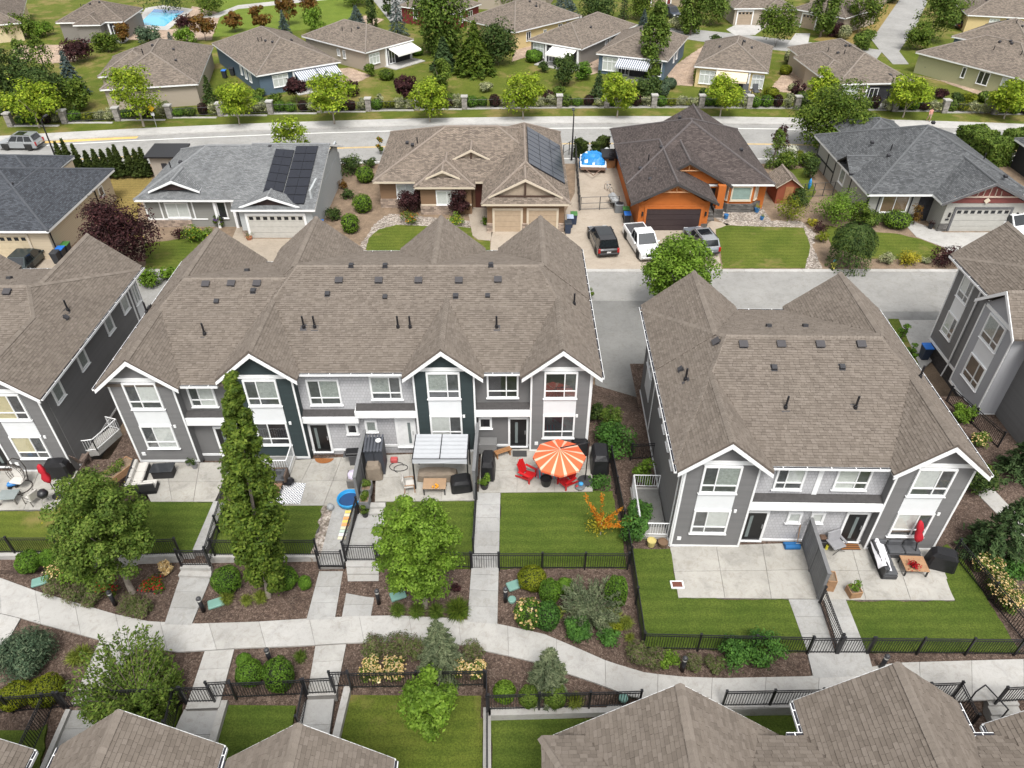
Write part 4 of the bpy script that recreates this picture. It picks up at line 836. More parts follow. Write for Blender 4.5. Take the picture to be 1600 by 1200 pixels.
def hipP(x0, x1, y0, y1, ze, m, axis=None, g0=False, g1=False):
    """roof planes of a block; axis of the ridge 'x' or 'y'; g0/g1 gable at its low/high end"""
    w, d = x1 - x0, y1 - y0; axis = axis or ('x' if w >= d else 'y')
    if axis == 'x':
        r = d / 2; zr = ze + m * r; a, b, ym = x0 + (0 if g0 else r), x1 - (0 if g1 else r), (y0 + y1) / 2
        if a > b: a = b = (a + b) / 2
        P = [[(x0, y0, ze), (x1, y0, ze), (b, ym, zr), (a, ym, zr)], [(x1, y1, ze), (x0, y1, ze), (a, ym, zr), (b, ym, zr)]]
        if not g0: P.append([(x0, y1, ze), (x0, y0, ze), (a, ym, zr)])
        if not g1: P.append([(x1, y0, ze), (x1, y1, ze), (b, ym, zr)])
    else:
        r = w / 2; zr = ze + m * r; a, b, xm = y0 + (0 if g0 else r), y1 - (0 if g1 else r), (x0 + x1) / 2
        if a > b: a = b = (a + b) / 2
        P = [[(x0, y1, ze), (x0, y0, ze), (xm, a, zr), (xm, b, zr)], [(x1, y0, ze), (x1, y1, ze), (xm, b, zr), (xm, a, zr)]]
        if not g0: P.append([(x0, y0, ze), (x1, y0, ze), (xm, a, zr)])
        if not g1: P.append([(x1, y1, ze), (x0, y1, ze), (xm, b, zr)])
    return [[Vector(p) for p in q if True] for q in [dedup(q) for q in P]]
def dedup(q): return [p for i, p in enumerate(q) if p != q[i - 1]]
def decor_gable(T, xc, hw, y, z, m, rm, face, trim, depth=3.0, post=None, hb=.16):
    """gable on a roof facing the street: roof planes, filled triangle, rake boards"""
    za = z + m * hw
    uvroof(T, [[(xc - hw, y + depth, z), (xc - hw, y, z), (xc, y, za), (xc, y + depth, za)], [(xc + hw, y, z), (xc + hw, y + depth, z), (xc, y + depth, za), (xc, y, za)]], rm, trim, .12, 'gable_roof')
    b = MB(); b.prism([(xc - hw * .95, y + .25, z), (xc + hw * .95, y + .25, z), (xc, y + .25, za - .1)], (0, .3, 0)); b.build('gable_face', face, T)
    for sx in (-1, 1): c = MB(); c.prism([(xc + sx * hw * 1.03, y, z - .05), (xc, y, za + .02), (xc, y, za - hb * 1.3), (xc + sx * hw * 1.03, y, z - hb * 1.2)], (0, -.08, 0)); o = c.build('rake_board', trim, T); fixn(o.data)
    if post: c = MB(); c.box(xc - .09, xc + .09, y - .02, y + .1, z - .05, za - .15); c.box(xc - hw * .8, xc + hw * .8, y, y + .1, z - .02, z + .14); o = c.build('gable_truss', post, T)
def garage(T, F, a0, a1, z0, h, m, trim, wins=True, nsec=4):
    b = MB()
    for r in ((a0 - .2, a0, z0, z0 + h + .2), (a1, a1 + .2, z0, z0 + h + .2), (a0, a1, z0 + h, z0 + h + .2)): F.box(b, *r, 0, .1)
    g = b.build('garage_door', trim, T)
    for i in range(nsec):
        zz = z0 + h * i / nsec; F.part(g, 'door_panel', a0, a1, zz + .01, zz + h / nsec - .015, 0, .05, m)
        if wins and i == nsec - 1:
            n = max(3, int((a1 - a0) / .6))
            for k in range(n): c = a0 + (a1 - a0) * (k + .5) / n; F.part(g, 'pane', c - .19, c + .19, zz + .13, zz + h / nsec - .12, .05, .056, mat('dark_glazing', (.015, .017, .02), .08))
def wallbox(T, x0, x1, y0, y1, h, m, name='wall', z0=-.2): b = MB(); b.box(x0, x1, y0, y1, z0, h); return b.build(name, m, T)
def rvent(T, x, y, z, k=0):
    b = MB()
    if k: b.tube((x, y, z - .1), (x, y, z + .5), .06, n=6)
    else: b.cbox((x, y, z + .05), (.3, .3, .22), rx=.3)
    b.build('vent_pipe' if k else 'roof_vent', black if k else ventm, T)
stone = shake_mat('stone_veneer', (.30, .235, .19), .35, .16, .45); dstone = shake_mat('dark_stone_veneer', (.10, .095, .09), .4, .14, .5)
r_grey = roof_mat('light_grey_roof', (.165, .172, .18), .25); r_blue = roof_mat('blue_black_roof', (.06, .066, .078)); r_brown = roof_mat('brown_roof', (.185, .152, .126)); r_dark = roof_mat('dark_brown_roof', (.080, .066, .063)); r_slate = roof_mat('charcoal_roof', (.095, .10, .107))
r_far = roof_mat('far_taupe_roof', (.175, .147, .124)); r_far2 = roof_mat('far_brown_roof', (.15, .125, .106))
cream = mat('cream_trim', (.55, .48, .38), .6, .05); pvm = mat('solar_glass', (.012, .014, .022), .12, .2, 3, spec=.8); pvb = mat('solar_blue', (.014, .02, .036), .15, .15, 3, spec=.9)
solar_gap = .02
def solar(T, A, B, C, D, nu, nv, m):      # quad of panels on a roof: A,B low edge, D,C high edge
    A, B, C, D = map(Vector, (A, B, C, D)); n = (B - A).cross(D - A).normalized(); o0 = MB(); o0.prism([A + n * .06, B + n * .06, C + n * .06, D + n * .06], -n * .05); r = o0.build('solar_array', black, T)
    P = lambda s, t: A.lerp(B, s).lerp(D.lerp(C, s), t)
    for i in range(nu):
        for j in range(nv):
            g = .006; q = MB(); q.prism([P(i / nu + g, j / nv + g) + n * .1, P((i + 1) / nu - g, j / nv + g) + n * .1, P((i + 1) / nu - g, (j + 1) / nv - g) + n * .1, P(i / nu + g, (j + 1) / nv - g) + n * .1], -n * .04); q.build('solar_panel', m, r)
def house(name, x, y, rz, label): return empty(name, (x, y, ZS), rz, label, 'house', 'single family houses')
# ---- dark blue roof, beige walls (left)
T = house('house', -56, 57.6, 0, 'beige house with blue black roof at the left edge of the street'); bw = lap_mat('beige_lap', (.50, .42, .31))
wallbox(T, 0, 16, 0, 12.4, 2.9, bw); wallbox(T, 2, 11, 12.4, 15.6, 2.9, bw, 'wing_wall'); uvroof(T, hipP(-.5, 16.5, -.5, 12.9, 3.0, .42), r_blue, white); uvroof(T, hipP(1.5, 11, 9, 16.2, 3.0, .42), r_blue, white, name='wing_roof')
uvroof(T, hipP(7.4, 16.52, -.52, 9, 3.01, .40, 'y', False, True), r_blue, white, name='garage_roof')
F = front(0, 0); garage(T, F, 9.2, 14.1, 0, 2.3, mat('beige_garage', (.50, .42, .29), .6), cream); FR = rightf(16, 0); window(T, FR, 9.6, 10.5, 1.4, 2.4, '1'); b = MB(); b.path([(16.06, .3, 2.9), (16.06, .3, 0)], .06); b.path([(16.06, 9, 2.9), (16.06, 9, 0)], .06); b.build('downpipe', black, T)
rvent(T, 11.6, 4.5, 5.0); rvent(T, 9, 8.6, 4.6); rvent(T, 12, 9, 4.2, 1)
# ---- light grey house with solar panels
T = house('house', -34.2, 61.7, 0, 'light grey house with black solar panels on the grey roof'); gw = lap_mat('sage_grey_lap', (.24, .24, .225)); gl = lap_mat('pale_grey_lap', (.40, .42, .43))
wallbox(T, 0, 9.5, 2.2, 13.6, 2.9, gw); wallbox(T, 9.5, 16.1, 0, 13.6, 2.9, gl, 'garage_wall'); wallbox(T, -.06, 4.0, 2.1, 2.2, .75, stone, 'stone_base', 0); wallbox(T, 9.44, 9.9, -.08, 0, .75, stone, 'stone_base', 0)
b = MB(); b.prism([(9.2, 13.9, 3.0), (9.2, -.45, 3.0), (9.2, 8.6, 5.95)], (7.3, 0, 0), 0); uvroof(T, [[(9.0, -.45, 3.0), (16.55, -.45, 3.0), (16.55, 8.6, 5.6), (9.0, 8.6, 5.6)], [(16.55, 14.1, 3.4), (9.0, 14.1, 3.4), (9.0, 8.6, 5.6), (16.55, 8.6, 5.6)]], r_grey, white, name='garage_roof')
uvroof(T, [[(-.5, 1.6, 3.0), (9.3, 1.6, 3.0), (9.3, 8.6, 5.45), (4.6, 8.6, 5.45)], [(-.5, 14.1, 3.0), (-.5, 1.6, 3.0), (4.6, 8.6, 5.45)], [(9.3, 14.1, 3.0), (-.5, 14.1, 3.0), (4.6, 8.6, 5.45), (9.3, 8.6, 5.45)]], r_grey, white)
wallbox(T, 15.9, 16.08, 1, 13.2, 4.2, gl, 'gable_wall', 2.8)
maroon = mat('brown_shake', (.045, .028, .026), .8); decor_gable(T, 3.1, 2.3, 2.3, 3.55, .42, r_grey, maroon, white, 3.2); decor_gable(T, 12.4, 2.7, -.1, 3.12, .36, r_grey, maroon, white, 1.6)
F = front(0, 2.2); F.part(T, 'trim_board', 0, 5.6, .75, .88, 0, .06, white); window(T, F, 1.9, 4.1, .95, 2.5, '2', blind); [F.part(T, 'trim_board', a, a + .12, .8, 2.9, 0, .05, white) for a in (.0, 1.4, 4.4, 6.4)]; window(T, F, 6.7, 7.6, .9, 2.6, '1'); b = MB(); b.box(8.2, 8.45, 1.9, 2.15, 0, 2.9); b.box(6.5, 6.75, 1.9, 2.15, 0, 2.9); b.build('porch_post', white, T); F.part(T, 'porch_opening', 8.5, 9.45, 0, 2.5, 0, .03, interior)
F = front(0, 0); garage(T, F, 10.2, 15.3, 0, 2.25, mat('pale_garage', (.46, .45, .42), .5), white); F.part(T, 'base_stone', 15.55, 16.1, 0, .7, 0, .06, stone)
S = lambda x, y, dz=.02: (x, y, 3.0 + (y + .45) * (2.6 / 9.05) + dz)
solar(T, S(11.5, 1.0), S(13.3, .6), S(13.3, 7.6), S(11.5, 7.8), 2, 6, pvm); solar(T, S(13.4, .2), S(15.5, .2), S(15.5, 8.2), S(13.4, 8.2), 2, 7, pvm)
for x, y in ((2.2, 7.2), (1.6, 6.2), (12.5, 8.7), (10.8, 8.3)): rvent(T, x, y, 5.4 if x > 5 else 4.3, x < 2)
# ---- brown house with stone and blue solar array
T = house('house', -12.9, 62.9, 0, 'brown house with stone base, blue solar array and twin garage doors'); br = lap_mat('brown_lap', (.20, .125, .075))
wallbox(T, 0, 17.7, 5.2, 17.5, 2.9, br); wallbox(T, 4.1, 9.0, 3.7, 5.2, 2.9, br, 'bay_wall'); wallbox(T, 10.6, 17.7, 0, 5.2, 2.9, br, 'garage_wall'); wallbox(T, -.06, 4.1, 5.1, 5.2, .95, stone, 'stone_base', 0); wallbox(T, 4.04, 7.6, 3.6, 3.7, .95, stone, 'stone_base', 0)
uvroof(T, hipP(-.5, 18.2, 4.5, 18.0, 3.0, .44), r_brown, cream); uvroof(T, hipP(10.1, 18.22, -.5, 18.0, 3.01, .58, 'y', False, False), r_brown, cream, name='garage_roof'); uvroof(T, hipP(3.6, 9.4, 3.2, 12, 3.012, .5, 'y', False, True), r_brown, cream, name='bay_roof')
tr = mat('dark_truss', (.06, .035, .025), .6); tan = mat('tan_shake', (.36, .29, .22), .8)
decor_gable(T, 8.9, 2.2, 7.2, 4.0, .5, r_brown, tan, cream, 4, tr); decor_gable(T, 6.3, 1.6, 4.1, 3.55, .45, r_brown, tan, cream, 3); decor_gable(T, 14.1, 3.4, .1, 3.4, .5, r_brown, tan, cream, 4, tr)
F = front(0, 5.2); window(T, F, 1.6, 3.4, 1.0, 2.5, '2', blind); F = front(0, 3.7); window(T, F, 5.6, 7.7, 1.0, 2.5, '2', blind); front(0, 5.2).part(T, 'door', 9.3, 10.3, 0, 2.5, 0, .06, mat('dark_red_door', (.07, .02, .015), .5)); F.part(T, 'trim_board', 4.1, 9.0, .95, 1.07, 0, .07, cream)
F = front(0, 0); gdm = mat('tan_garage', (.40, .31, .22), .6); garage(T, F, 11.3, 13.7, 0, 2.2, gdm, cream, False); garage(T, F, 14.45, 17.0, 0, 2.2, gdm, cream, False); [F.part(T, 'stone_pier', a, a + .55, 0, .9, 0, .12, stone) for a in (10.55, 13.82, 17.2)]
ms_ = .58; zz = lambda x: 3.01 + (18.22 - x) * ms_
solar(T, (17.9, 3.4, zz(17.9) + .02), (17.9, 13.2, zz(17.9) + .02), (14.4, 13.2, zz(14.4) + .02), (14.4, 3.4, zz(14.4) + .02), 8, 3, pvb)
for x, y, k in ((2.4, 9.8, 0), (3.0, 9.2, 0), (3.4, 10, 1)): rvent(T, x, y, 4.8, k)
# ---- orange house
T = house('house', 11.5, 63.2, 0, 'orange stucco house with dark brown gabled roof and dark garage door'); og = mat('orange_stucco', (.42, .118, .022), .85, .08, 1.5, bump=.2)
wallbox(T, 0, 13.2, 4.6, 18, 2.9, og); wallbox(T, .2, 6.7, 0, 4.6, 2.9, og, 'garage_wall')
b = MB(); b.prism([(.2, -.02, 2.6), (6.7, -.02, 2.6), (3.35, -.02, 4.6)], (0, 2, 0)); b.prism([(2.4, 3.7, 2.6), (8.6, 3.7, 2.6), (8.6, 3.7, 3.0), (5.2, 3.7, 5.0), (2.4, 3.7, 3.4)], (0, 1.2, 0)); b.build('gable_wall', og, T)
uvroof(T, hipP(-.6, 13.6, 3.6, 18.6, 3.0, .5), r_dark, white); uvroof(T, hipP(-.62, 7.3, -.6, 14, 2.98, .5, 'y', True, False), r_dark, black, name='garage_roof'); uvroof(T, hipP(.8, 9.4, 3.2, 14, 3.0, .56, 'y', True, False), r_dark, black, name='entry_roof'); uvroof(T, hipP(4.2, 12.6, 9, 19.2, 3.0, .6, 'y', False, True), r_dark, white, name='back_roof')
dk = mat('dark_fascia', (.05, .045, .045), .6)
for xc, hw, y, z, m_ in ((3.34, 3.96, -.6, 2.98, .5), (5.1, 4.3, 3.2, 3.0, .56)):
    za = z + hw * m_
    for sx in (-1, 1): c = MB(); c.prism([(xc + sx * hw * 1.02, y - .02, z), (xc, y - .02, za), (xc, y - .02, za - .28), (xc + sx * hw * 1.02, y - .02, z - .26)], (0, -.06, 0)); o = c.build('rake_board', dk, T); fixn(o.data)
    c = MB(); c.tube((xc - 1.3, y + .1, za - .95), (xc + 1.3, y + .1, za - .95), .07, n=4); c.tube((xc - .9, y + .1, za - .95), (xc, y + .1, za - .4), .05, n=4); c.tube((xc + .9, y + .1, za - .95), (xc, y + .1, za - .4), .05, n=4); c.tube((xc, y + .1, za - .95), (xc, y + .1, za - .2), .06, n=4); c.build('gable_truss', wood, T)
F = front(0, 0); garage(T, F, .95, 5.95, 0, 2.2, mat('dark_brown_garage', (.04, .028, .03), .5), og, False); [F.part(T, 'stone_pier', a, a + .6, 0, .7, 0, .12, dstone) for a in (.05, 6.15)]; [F.part(T, 'wall_lamp', a, a + .15, 1.5, 1.9, 0, .15, black) for a in (.5, 6.35)]
F.part(T, 'band_trim', .4, 6.5, 2.42, 2.56, 0, .04, mat('orange_band', (.42, .13, .03), .8))
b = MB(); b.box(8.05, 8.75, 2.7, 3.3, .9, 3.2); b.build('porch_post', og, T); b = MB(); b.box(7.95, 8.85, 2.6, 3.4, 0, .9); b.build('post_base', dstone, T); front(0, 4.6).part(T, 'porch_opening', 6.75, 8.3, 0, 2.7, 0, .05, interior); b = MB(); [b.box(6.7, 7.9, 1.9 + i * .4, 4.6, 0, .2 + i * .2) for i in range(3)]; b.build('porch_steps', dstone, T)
b = MB(); b.prism([(8.9, 4.6, 0.9), (9.5, 3.9, .9), (11.8, 3.9, .9), (12.5, 4.6, .9)], (0, 0, 2.1)); o = b.build('bay_wall', og, T); fixn(o.data); b = MB(); b.prism([(8.8, 4.6, -.1), (9.45, 3.75, -.1), (11.9, 3.75, -.1), (12.9, 4.6, -.1)], (0, 0, 1.0)); o = b.build('stone_base', dstone, T); fixn(o.data)
window(T, front(0, 3.9), 9.65, 11.65, 1.2, 2.7, '1', mat('pale_teal_blind', (.30, .40, .38), .8), frame=cream, tr=.14); window(T, Face((8.95, 4.55, 0), (.65, -.76, 0), (-.76, -.65, 0)), .15, .75, 1.2, 2.7, '1', blind, frame=cream); window(T, Face((11.85, 3.9, 0), (.68, .73, 0), (.73, -.68, 0)), .15, .75, 1.2, 2.7, '1', blind, frame=cream)
for x, y, z, k in ((5.6, 12.5, 6.3, 0), (1.8, 6.5, 4.3, 1), (3.2, 8, 4.9, 0), (2.2, 4.2, 4.2, 0), (.9, 5.4, 3.8, 0), (1.4, 2.6, 3.9, 0), (11.6, 9.5, 4.1, 0)): rvent(T, x, y, z, k)
# ---- charcoal roofed grey house (right)
T = house('house', 33.6, 63.0, 0, 'grey house with charcoal roof and maroon garage gable at right'); sw = lap_mat('stone_grey_lap', (.34, .335, .31)); bk = mat('black_trim', (.02, .02, .025), .5)
wallbox(T, 0, 14.4, 2.2, 16.2, 2.9, sw); wallbox(T, 6.3, 13.6, 0, 2.2, 2.9, sw, 'garage_wall'); uvroof(T, hipP(-.5, 14.9, 1.5, 17, 3.0, .48), r_slate, white); uvroof(T, hipP(5.5, 13.9, -.5, 12, 3.02, .46, 'y', True, False), r_slate, white, name='garage_roof'); uvroof(T, hipP(2, 9, 12, 19.5, 3.6, .45, 'y'), r_slate, white, name='back_roof')
uvroof(T, [[(-.7, 9.3, 3.2), (3.5, 9.3, 3.2), (3.5, 7.6, 4.3), (-.7, 7.6, 4.3)][::1], [(3.5, 5.9, 3.2), (-.7, 5.9, 3.2), (-.7, 7.6, 4.3), (3.5, 7.6, 4.3)][::1]], r_slate, bk, name='side_gable_roof')
b = MB(); b.prism([(-.1, 6.2, 2.6), (-.1, 9.0, 2.6), (-.1, 7.6, 4.0)], (.4, 0, 0)); b.build('side_gable', sw, T)
b = MB(); b.prism([(6.0, -.05, 2.85), (13.5, -.05, 2.85), (9.7, -.05, 4.6)], (0, .5, 0)); b.build('gable_face', mat('maroon_lap', (.16, .045, .04), .7), T); b = MB(); b.box(6.6, 12.8, -.16, -.06, 3.42, 3.55); [b.tube((9.7 + i * .55, -.1, 3.5), (9.7 + i * .5, -.1, 4.5 - abs(i) * .24), .05, n=4) for i in (-2, -1, 0, 1, 2)]; b.build('gable_truss', mat('pale_truss', (.45, .36, .30), .7), T)
b = MB(); b.cbox((9.7, -.12, 3.12), (.42, .05, .42), ry=PI / 4); b.build('gable_diamond', cream, T)
for sx in (-1, 1): c = MB(); c.prism([(9.7 + sx * 4.25, -.52, 3.0), (9.7, -.52, 4.95), (9.7, -.52, 4.72), (9.7 + sx * 4.25, -.52, 2.78)], (0, -.06, 0)); o = c.build('rake_board', mat('grey_fascia', (.10, .10, .105), .6), T); fixn(o.data)
F = front(0, 0); garage(T, F, 7.3, 12.3, 0, 2.25, mat('grey_garage', (.38, .375, .35), .5), mat('grey_fascia', (.1, .1, .1)), True); [F.part(T, 'stone_pier', a, a + .8, 0, .8, 0, .1, dstone) for a in (6.2, 12.6)]; [F.part(T, 'wall_lamp', a, a + .14, 1.5, 1.9, 0, .14, black) for a in (6.75, 13.0)]; F.part(T, 'house_number_plate', 6.62, 6.92, 1.15, 1.3, 0, .06, black)
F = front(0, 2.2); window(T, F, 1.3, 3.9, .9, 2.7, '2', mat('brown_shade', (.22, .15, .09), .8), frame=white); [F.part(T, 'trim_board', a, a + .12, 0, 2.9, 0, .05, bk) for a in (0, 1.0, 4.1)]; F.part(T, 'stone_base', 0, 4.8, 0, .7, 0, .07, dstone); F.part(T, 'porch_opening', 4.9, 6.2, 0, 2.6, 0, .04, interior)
LF = leftf(0, 16.2); window(T, LF, 6.9, 8.2, 1.0, 2.5, '1', curtain); [LF.part(T, 'trim_board', a, a + .14, 0, 2.9, 0, .05, bk) for a in (0, 3.0, 5.2, 9.6, 13.9)]; LF.part(T, 'trim_board', 0, 5.2, 1.1, 1.24, 0, .055, bk)
for x, y, z, k in ((2.5, 9.8, 4.8, 0), (3.4, 7.5, 5, 1), (2.9, 6.6, 4.7, 0), (8.2, 10.3, 6.6, 0), (12.6, 3, 4.1, 0), (12.2, 6.5, 4.5, 1)): rvent(T, x, y, z, k)
# ---- dark house cut by the right edge
T = house('house', 54.9, 66, 0, 'charcoal house cut by the right edge beside the tall hedge'); wallbox(T, 0, 14, 0, 12.4, 2.9, mat('charcoal_siding', (.022, .023, .026), .7)); uvroof(T, hipP(-.5, 14.5, -.5, 12.9, 3.0, .42), r_slate, white)
# ---- little garden buildings of the street
def shed(x, y, w, d, h, wm, rm, label, mono=True, rz=0):
    T = empty('garden_shed', (x, y, ZS), rz, label, 'shed'); wallbox(T, 0, w, 0, d, h, wm)
    if mono: b = MB(); b.prism([(-.35, -.4, h + .12), (w + .35, -.4, h + .12), (w + .35, d + .3, h + .35), (-.35, d + .3, h + .35)], (0, 0, -.16)); b.build('roof', black, T)
    else: uvroof(T, hipP(-.25, w + .25, -.25, d + .25, h, .7, 'y', True, True), r_brown, cream, .08); b = MB(); b.prism([(0, 0, h), (w, 0, h), (w / 2, 0, h + w * .33)], (0, d, 0)); b.build('gable_wall', wm, T)
    front(0, 0).part(T, 'shed_window' if mono else 'shed_door', w * .35, w * .35 + (.6 if mono else .8), .9 if mono else 0, 1.8, 0, .05, interior if mono else wood)
    return T
shed(-38.0, 75.0, 3.1, 2.6, 2.5, mat('taupe_stucco', (.33, .29, .25), .8), black, 'small taupe shed with flat black roof behind the light grey house')
shed(26.3, 69.0, 2.2, 3.0, 1.8, mat('red_brown_board', (.22, .06, .03), .8), r_brown, 'red brown garden shed with shingle roof right of the orange house', False)
shed(10.1, 78.0, 1.2, 1.2, 1.3, wood, r_brown, 'little wooden shed beside the tarpaulin trailer', True)
# ================================================================ far houses beyond the main road
def ranch(A, ang, w, d, label, wall, rm=r_far, ze=2.8, m=.45, ext=None, wins=(), side=(), porch=None, awn=None, gar=None, base=None):
    """front edge starts at A running along angle; local x along the front, y back"""
    T = empty('far_house', (A[0], A[1], ZS), R(ang), label, 'house', 'houses beyond the main road')
    wallbox(T, .4, w - .4, .4, d - .4, ze, wall)
    P = hipP(0, w, 0, d, ze, m); uvroof(T, P, rm, white, .18)
    if ext: x0, x1, y0, y1 = ext; wallbox(T, x0 + .4, x1 - .4, y0 + .4, y1, ze, wall, 'wing_wall'); uvroof(T, hipP(x0, x1, y0, y1 + 4, ze + .01, m * 1.03, 'y'), rm, white, .18, 'wing_roof')
    F = front(0, .4); LF = leftf(.4, d); RF = rightf(w - .4, 0)
    for a, b_, z0, z1, l in wins: window(T, F, a, b_, z0, z1, l, random.choice((blind, None)), tr=.08, bar=.09)
    for s_, a, b_, z0, z1 in side: window(T, LF if s_ == 'L' else RF, a, b_, z0, z1, '2', None, tr=.07, bar=.07)
    if porch:
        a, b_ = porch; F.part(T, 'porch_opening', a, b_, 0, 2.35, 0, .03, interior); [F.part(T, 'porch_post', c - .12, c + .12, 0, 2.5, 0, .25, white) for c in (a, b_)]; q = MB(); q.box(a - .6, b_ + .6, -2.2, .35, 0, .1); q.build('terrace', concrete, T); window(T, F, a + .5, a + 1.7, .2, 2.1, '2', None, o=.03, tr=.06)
    if awn:
        for a, b_, am in awn:
            q = MB(); q.prism([(a, .3, 2.5), (b_, .3, 2.5), (b_, -1.9, 1.85), (a, -1.9, 1.85)], (0, 0, -.05)); q.add([(a, -1.9, 1.85), (b_, -1.9, 1.85), (b_, -1.92, 1.6), (a, -1.92, 1.6)], [(0, 1, 2, 3)]); q.build('awning', am, T)
    if gar:
        for a, b_ in gar: garage(T, F, a, b_, 0, 2.2, mat('far_garage', (.34, .27, .20), .6), white)
    for k in range(5): x, y = random.uniform(.25, .75) * w, random.uniform(.3, .6) * d; rvent(T, x, y, ze + m * (min(x, w - x, y, d - y)) + .05, k % 2)
    return T
LW = {k: lap_mat(k + '_far_lap', c) for k, c in dict(blue=(.085, .125, .17), taupe=(.36, .31, .255), yellow=(.58, .46, .24), grey=(.20, .185, .17), green=(.33, .33, .20), red=(.16, .03, .03), cream=(.55, .46, .30)).items()}
st1 = stripe_mat('blue_striped_awning', (.62, .62, .62), (.10, .13, .20), 3.2); aw = mat('white_awning', (.80, .79, .77), .7, .03)
ranch((-52.5, 96.6), 12, 12, 19, 'taupe far house at left with bare grey rear wall behind a bright street tree', LW['taupe'], ext=(-1.5, 7, 6, 12))
ranch((-34.2, 102.6), 34, 12.2, 20, 'blue far house with blue striped awnings', LW['blue'], wins=[(2.2, 4.4, .8, 2.4, '6')], porch=(5.2, 11), awn=[(5.2, 8.2, st1), (8.3, 11.4, st1)], side=[('L', 11.5, 12.2, 1, 2.2), ('L', 13.3, 14.2, .9, 2.3), ('L', 15.2, 16.2, .9, 2.3)])
ranch((-21.4, 114.1), 50, 9.8, 15, 'taupe far house with a plain white awning', LW['taupe'], wins=[(.9, 2.9, .8, 2.3, '6')], porch=(4.2, 9.2), awn=[(4.6, 9.4, aw)], side=[('L', 8, 8.6, 1.2, 2.2), ('L', 9.3, 9.9, 1, 2.2)])
ranch((-8.2, 134.9), -46, 12.4, 16, 'yellow far house with brown roof left of the grey one', LW['yellow'], side=[('R', 3, 4, .9, 2.3), ('R', 7, 7.7, 1, 2), ('R', 10.5, 11.5, .7, 2.3)])
ranch((2.4, 121.4), -34, 9.6, 18, 'grey far house with narrow white awning over its porch', LW['grey'], wins=[(.8, 2.8, .5, 2.4, '6')], porch=(3.2, 8.8), awn=[(4.4, 8.6, aw)], side=[('R', 8, 8.7, .9, 2.3), ('R', 9.3, 9.9, 1, 2.3), ('R', 13, 14, .9, 2.3)])
ranch((12.2, 113.7), -22, 10.6, 14.5, 'blue far house behind the tall poplar', LW['blue'], wins=[(1.0, 3.2, .5, 2.4, '6'), (8.4, 9.8, .5, 2.4, '2')], porch=(3.4, 8.2), awn=[(3.4, 8.2, st1)], side=[('R', 6, 6.7, 1, 2.3), ('R', 8, 8.8, 1, 2.3)])
ranch((25.2, 107.2), -18, 10, 14, 'pale yellow far house with cream awning and terrace furniture', LW['yellow'], wins=[(.9, 3, .5, 2.3, '6'), (8.0, 9.6, .5, 2.3, '6')], porch=(3.2, 7.6), awn=[(3.2, 7.4, mat('cream_awning', (.66, .56, .40), .7))])
ranch((42.3, 99.0), 4, 10.4, 18, 'taupe far house between two bright street trees right of centre', LW['taupe'], ext=(-1.0, 4.5, 3.5, 9), wins=[(1.0, 3.2, .7, 2.4, '2')], porch=(4.2, 8.8), side=[('L', 11, 12.2, 1, 2.3)])
ranch((59.0, 114.4), -58, 17, 12, 'sage green far house at the right with bins along its long wall', LW['green'], wins=[(7.4, 8.0, 1, 2.4, '1'), (9.8, 11.4, .8, 2.5, '2'), (13.1, 14.2, .8, 2.4, '2')])
ranch((-10.0, 139.0), 60, 9, 12, 'dark red far house behind the yellow one', LW['red'], side=[('L', 3, 4, 1, 2.3)], wins=[(2, 3.2, .8, 2.2, '2'), (5, 6.4, .8, 2.2, '2')])
ranch((-75.5, 132.4), 4, 11, 10, 'grey blue far house with a gabled porch near the pool', LW['grey'], r_far2, ext=(3.5, 8, -2, 5), porch=(8.3, 10.4))
ranch((-93, 127), 25, 13, 20, 'cream far house in the top left corner', LW['cream'], r_far2)
ranch((39.2, 143.0), 2, 11, 14, 'taupe far house with twin garage doors at the top right', LW['taupe'], ext=(5.4, 10.6, -1.2, 6), gar=[(1.0, 3.6), (6.4, 9.2)])
ranch((49.6, 143.0), -48, 10, 13, 'taupe far house with one garage door by the purple bush', LW['taupe'], r_far2, gar=[(2.0, 4.6)], side=[('R', 4, 5, .8, 2.3)])
ranch((78.0, 138.0), -14, 13, 14, 'yellow far house in the top right corner', LW['yellow'], wins=[(3.8, 5.4, .7, 2.4, '6')]); ranch((68.5, 123.5), -50, 12, 12, 'blue far house half hidden behind the sage green house', LW['blue'])
ranch((26.0, 158.0), 0, 10, 12, 'dark red far house with brown garage doors at the top centre', LW['red'], gar=[(1.2, 4.0), (5.0, 7.6)]); ranch((-7, 156), -10, 14, 12, 'brown roofed far house at the top edge above the yellow house', LW['taupe']); ranch((-48, 168), 0, 14, 12, 'far house at the top edge beyond the park', LW['taupe']); ranch((86, 152), -10, 12, 12, 'far roof at the top right edge', LW['taupe'], r_far2); ranch((58, 160), -40, 12, 12, 'far house at the top edge left of the far street', LW['taupe'])
T = empty('pool_house', (-72.0, 141, ZS), R(-25), 'small taupe pool hut left of the swimming pool', 'pool house'); wallbox(T, 0, 5, 0, 4, 2.4, LW['grey']); uvroof(T, hipP(-.4, 5.4, -.4, 4.4, 2.4, .45), r_far2, white)
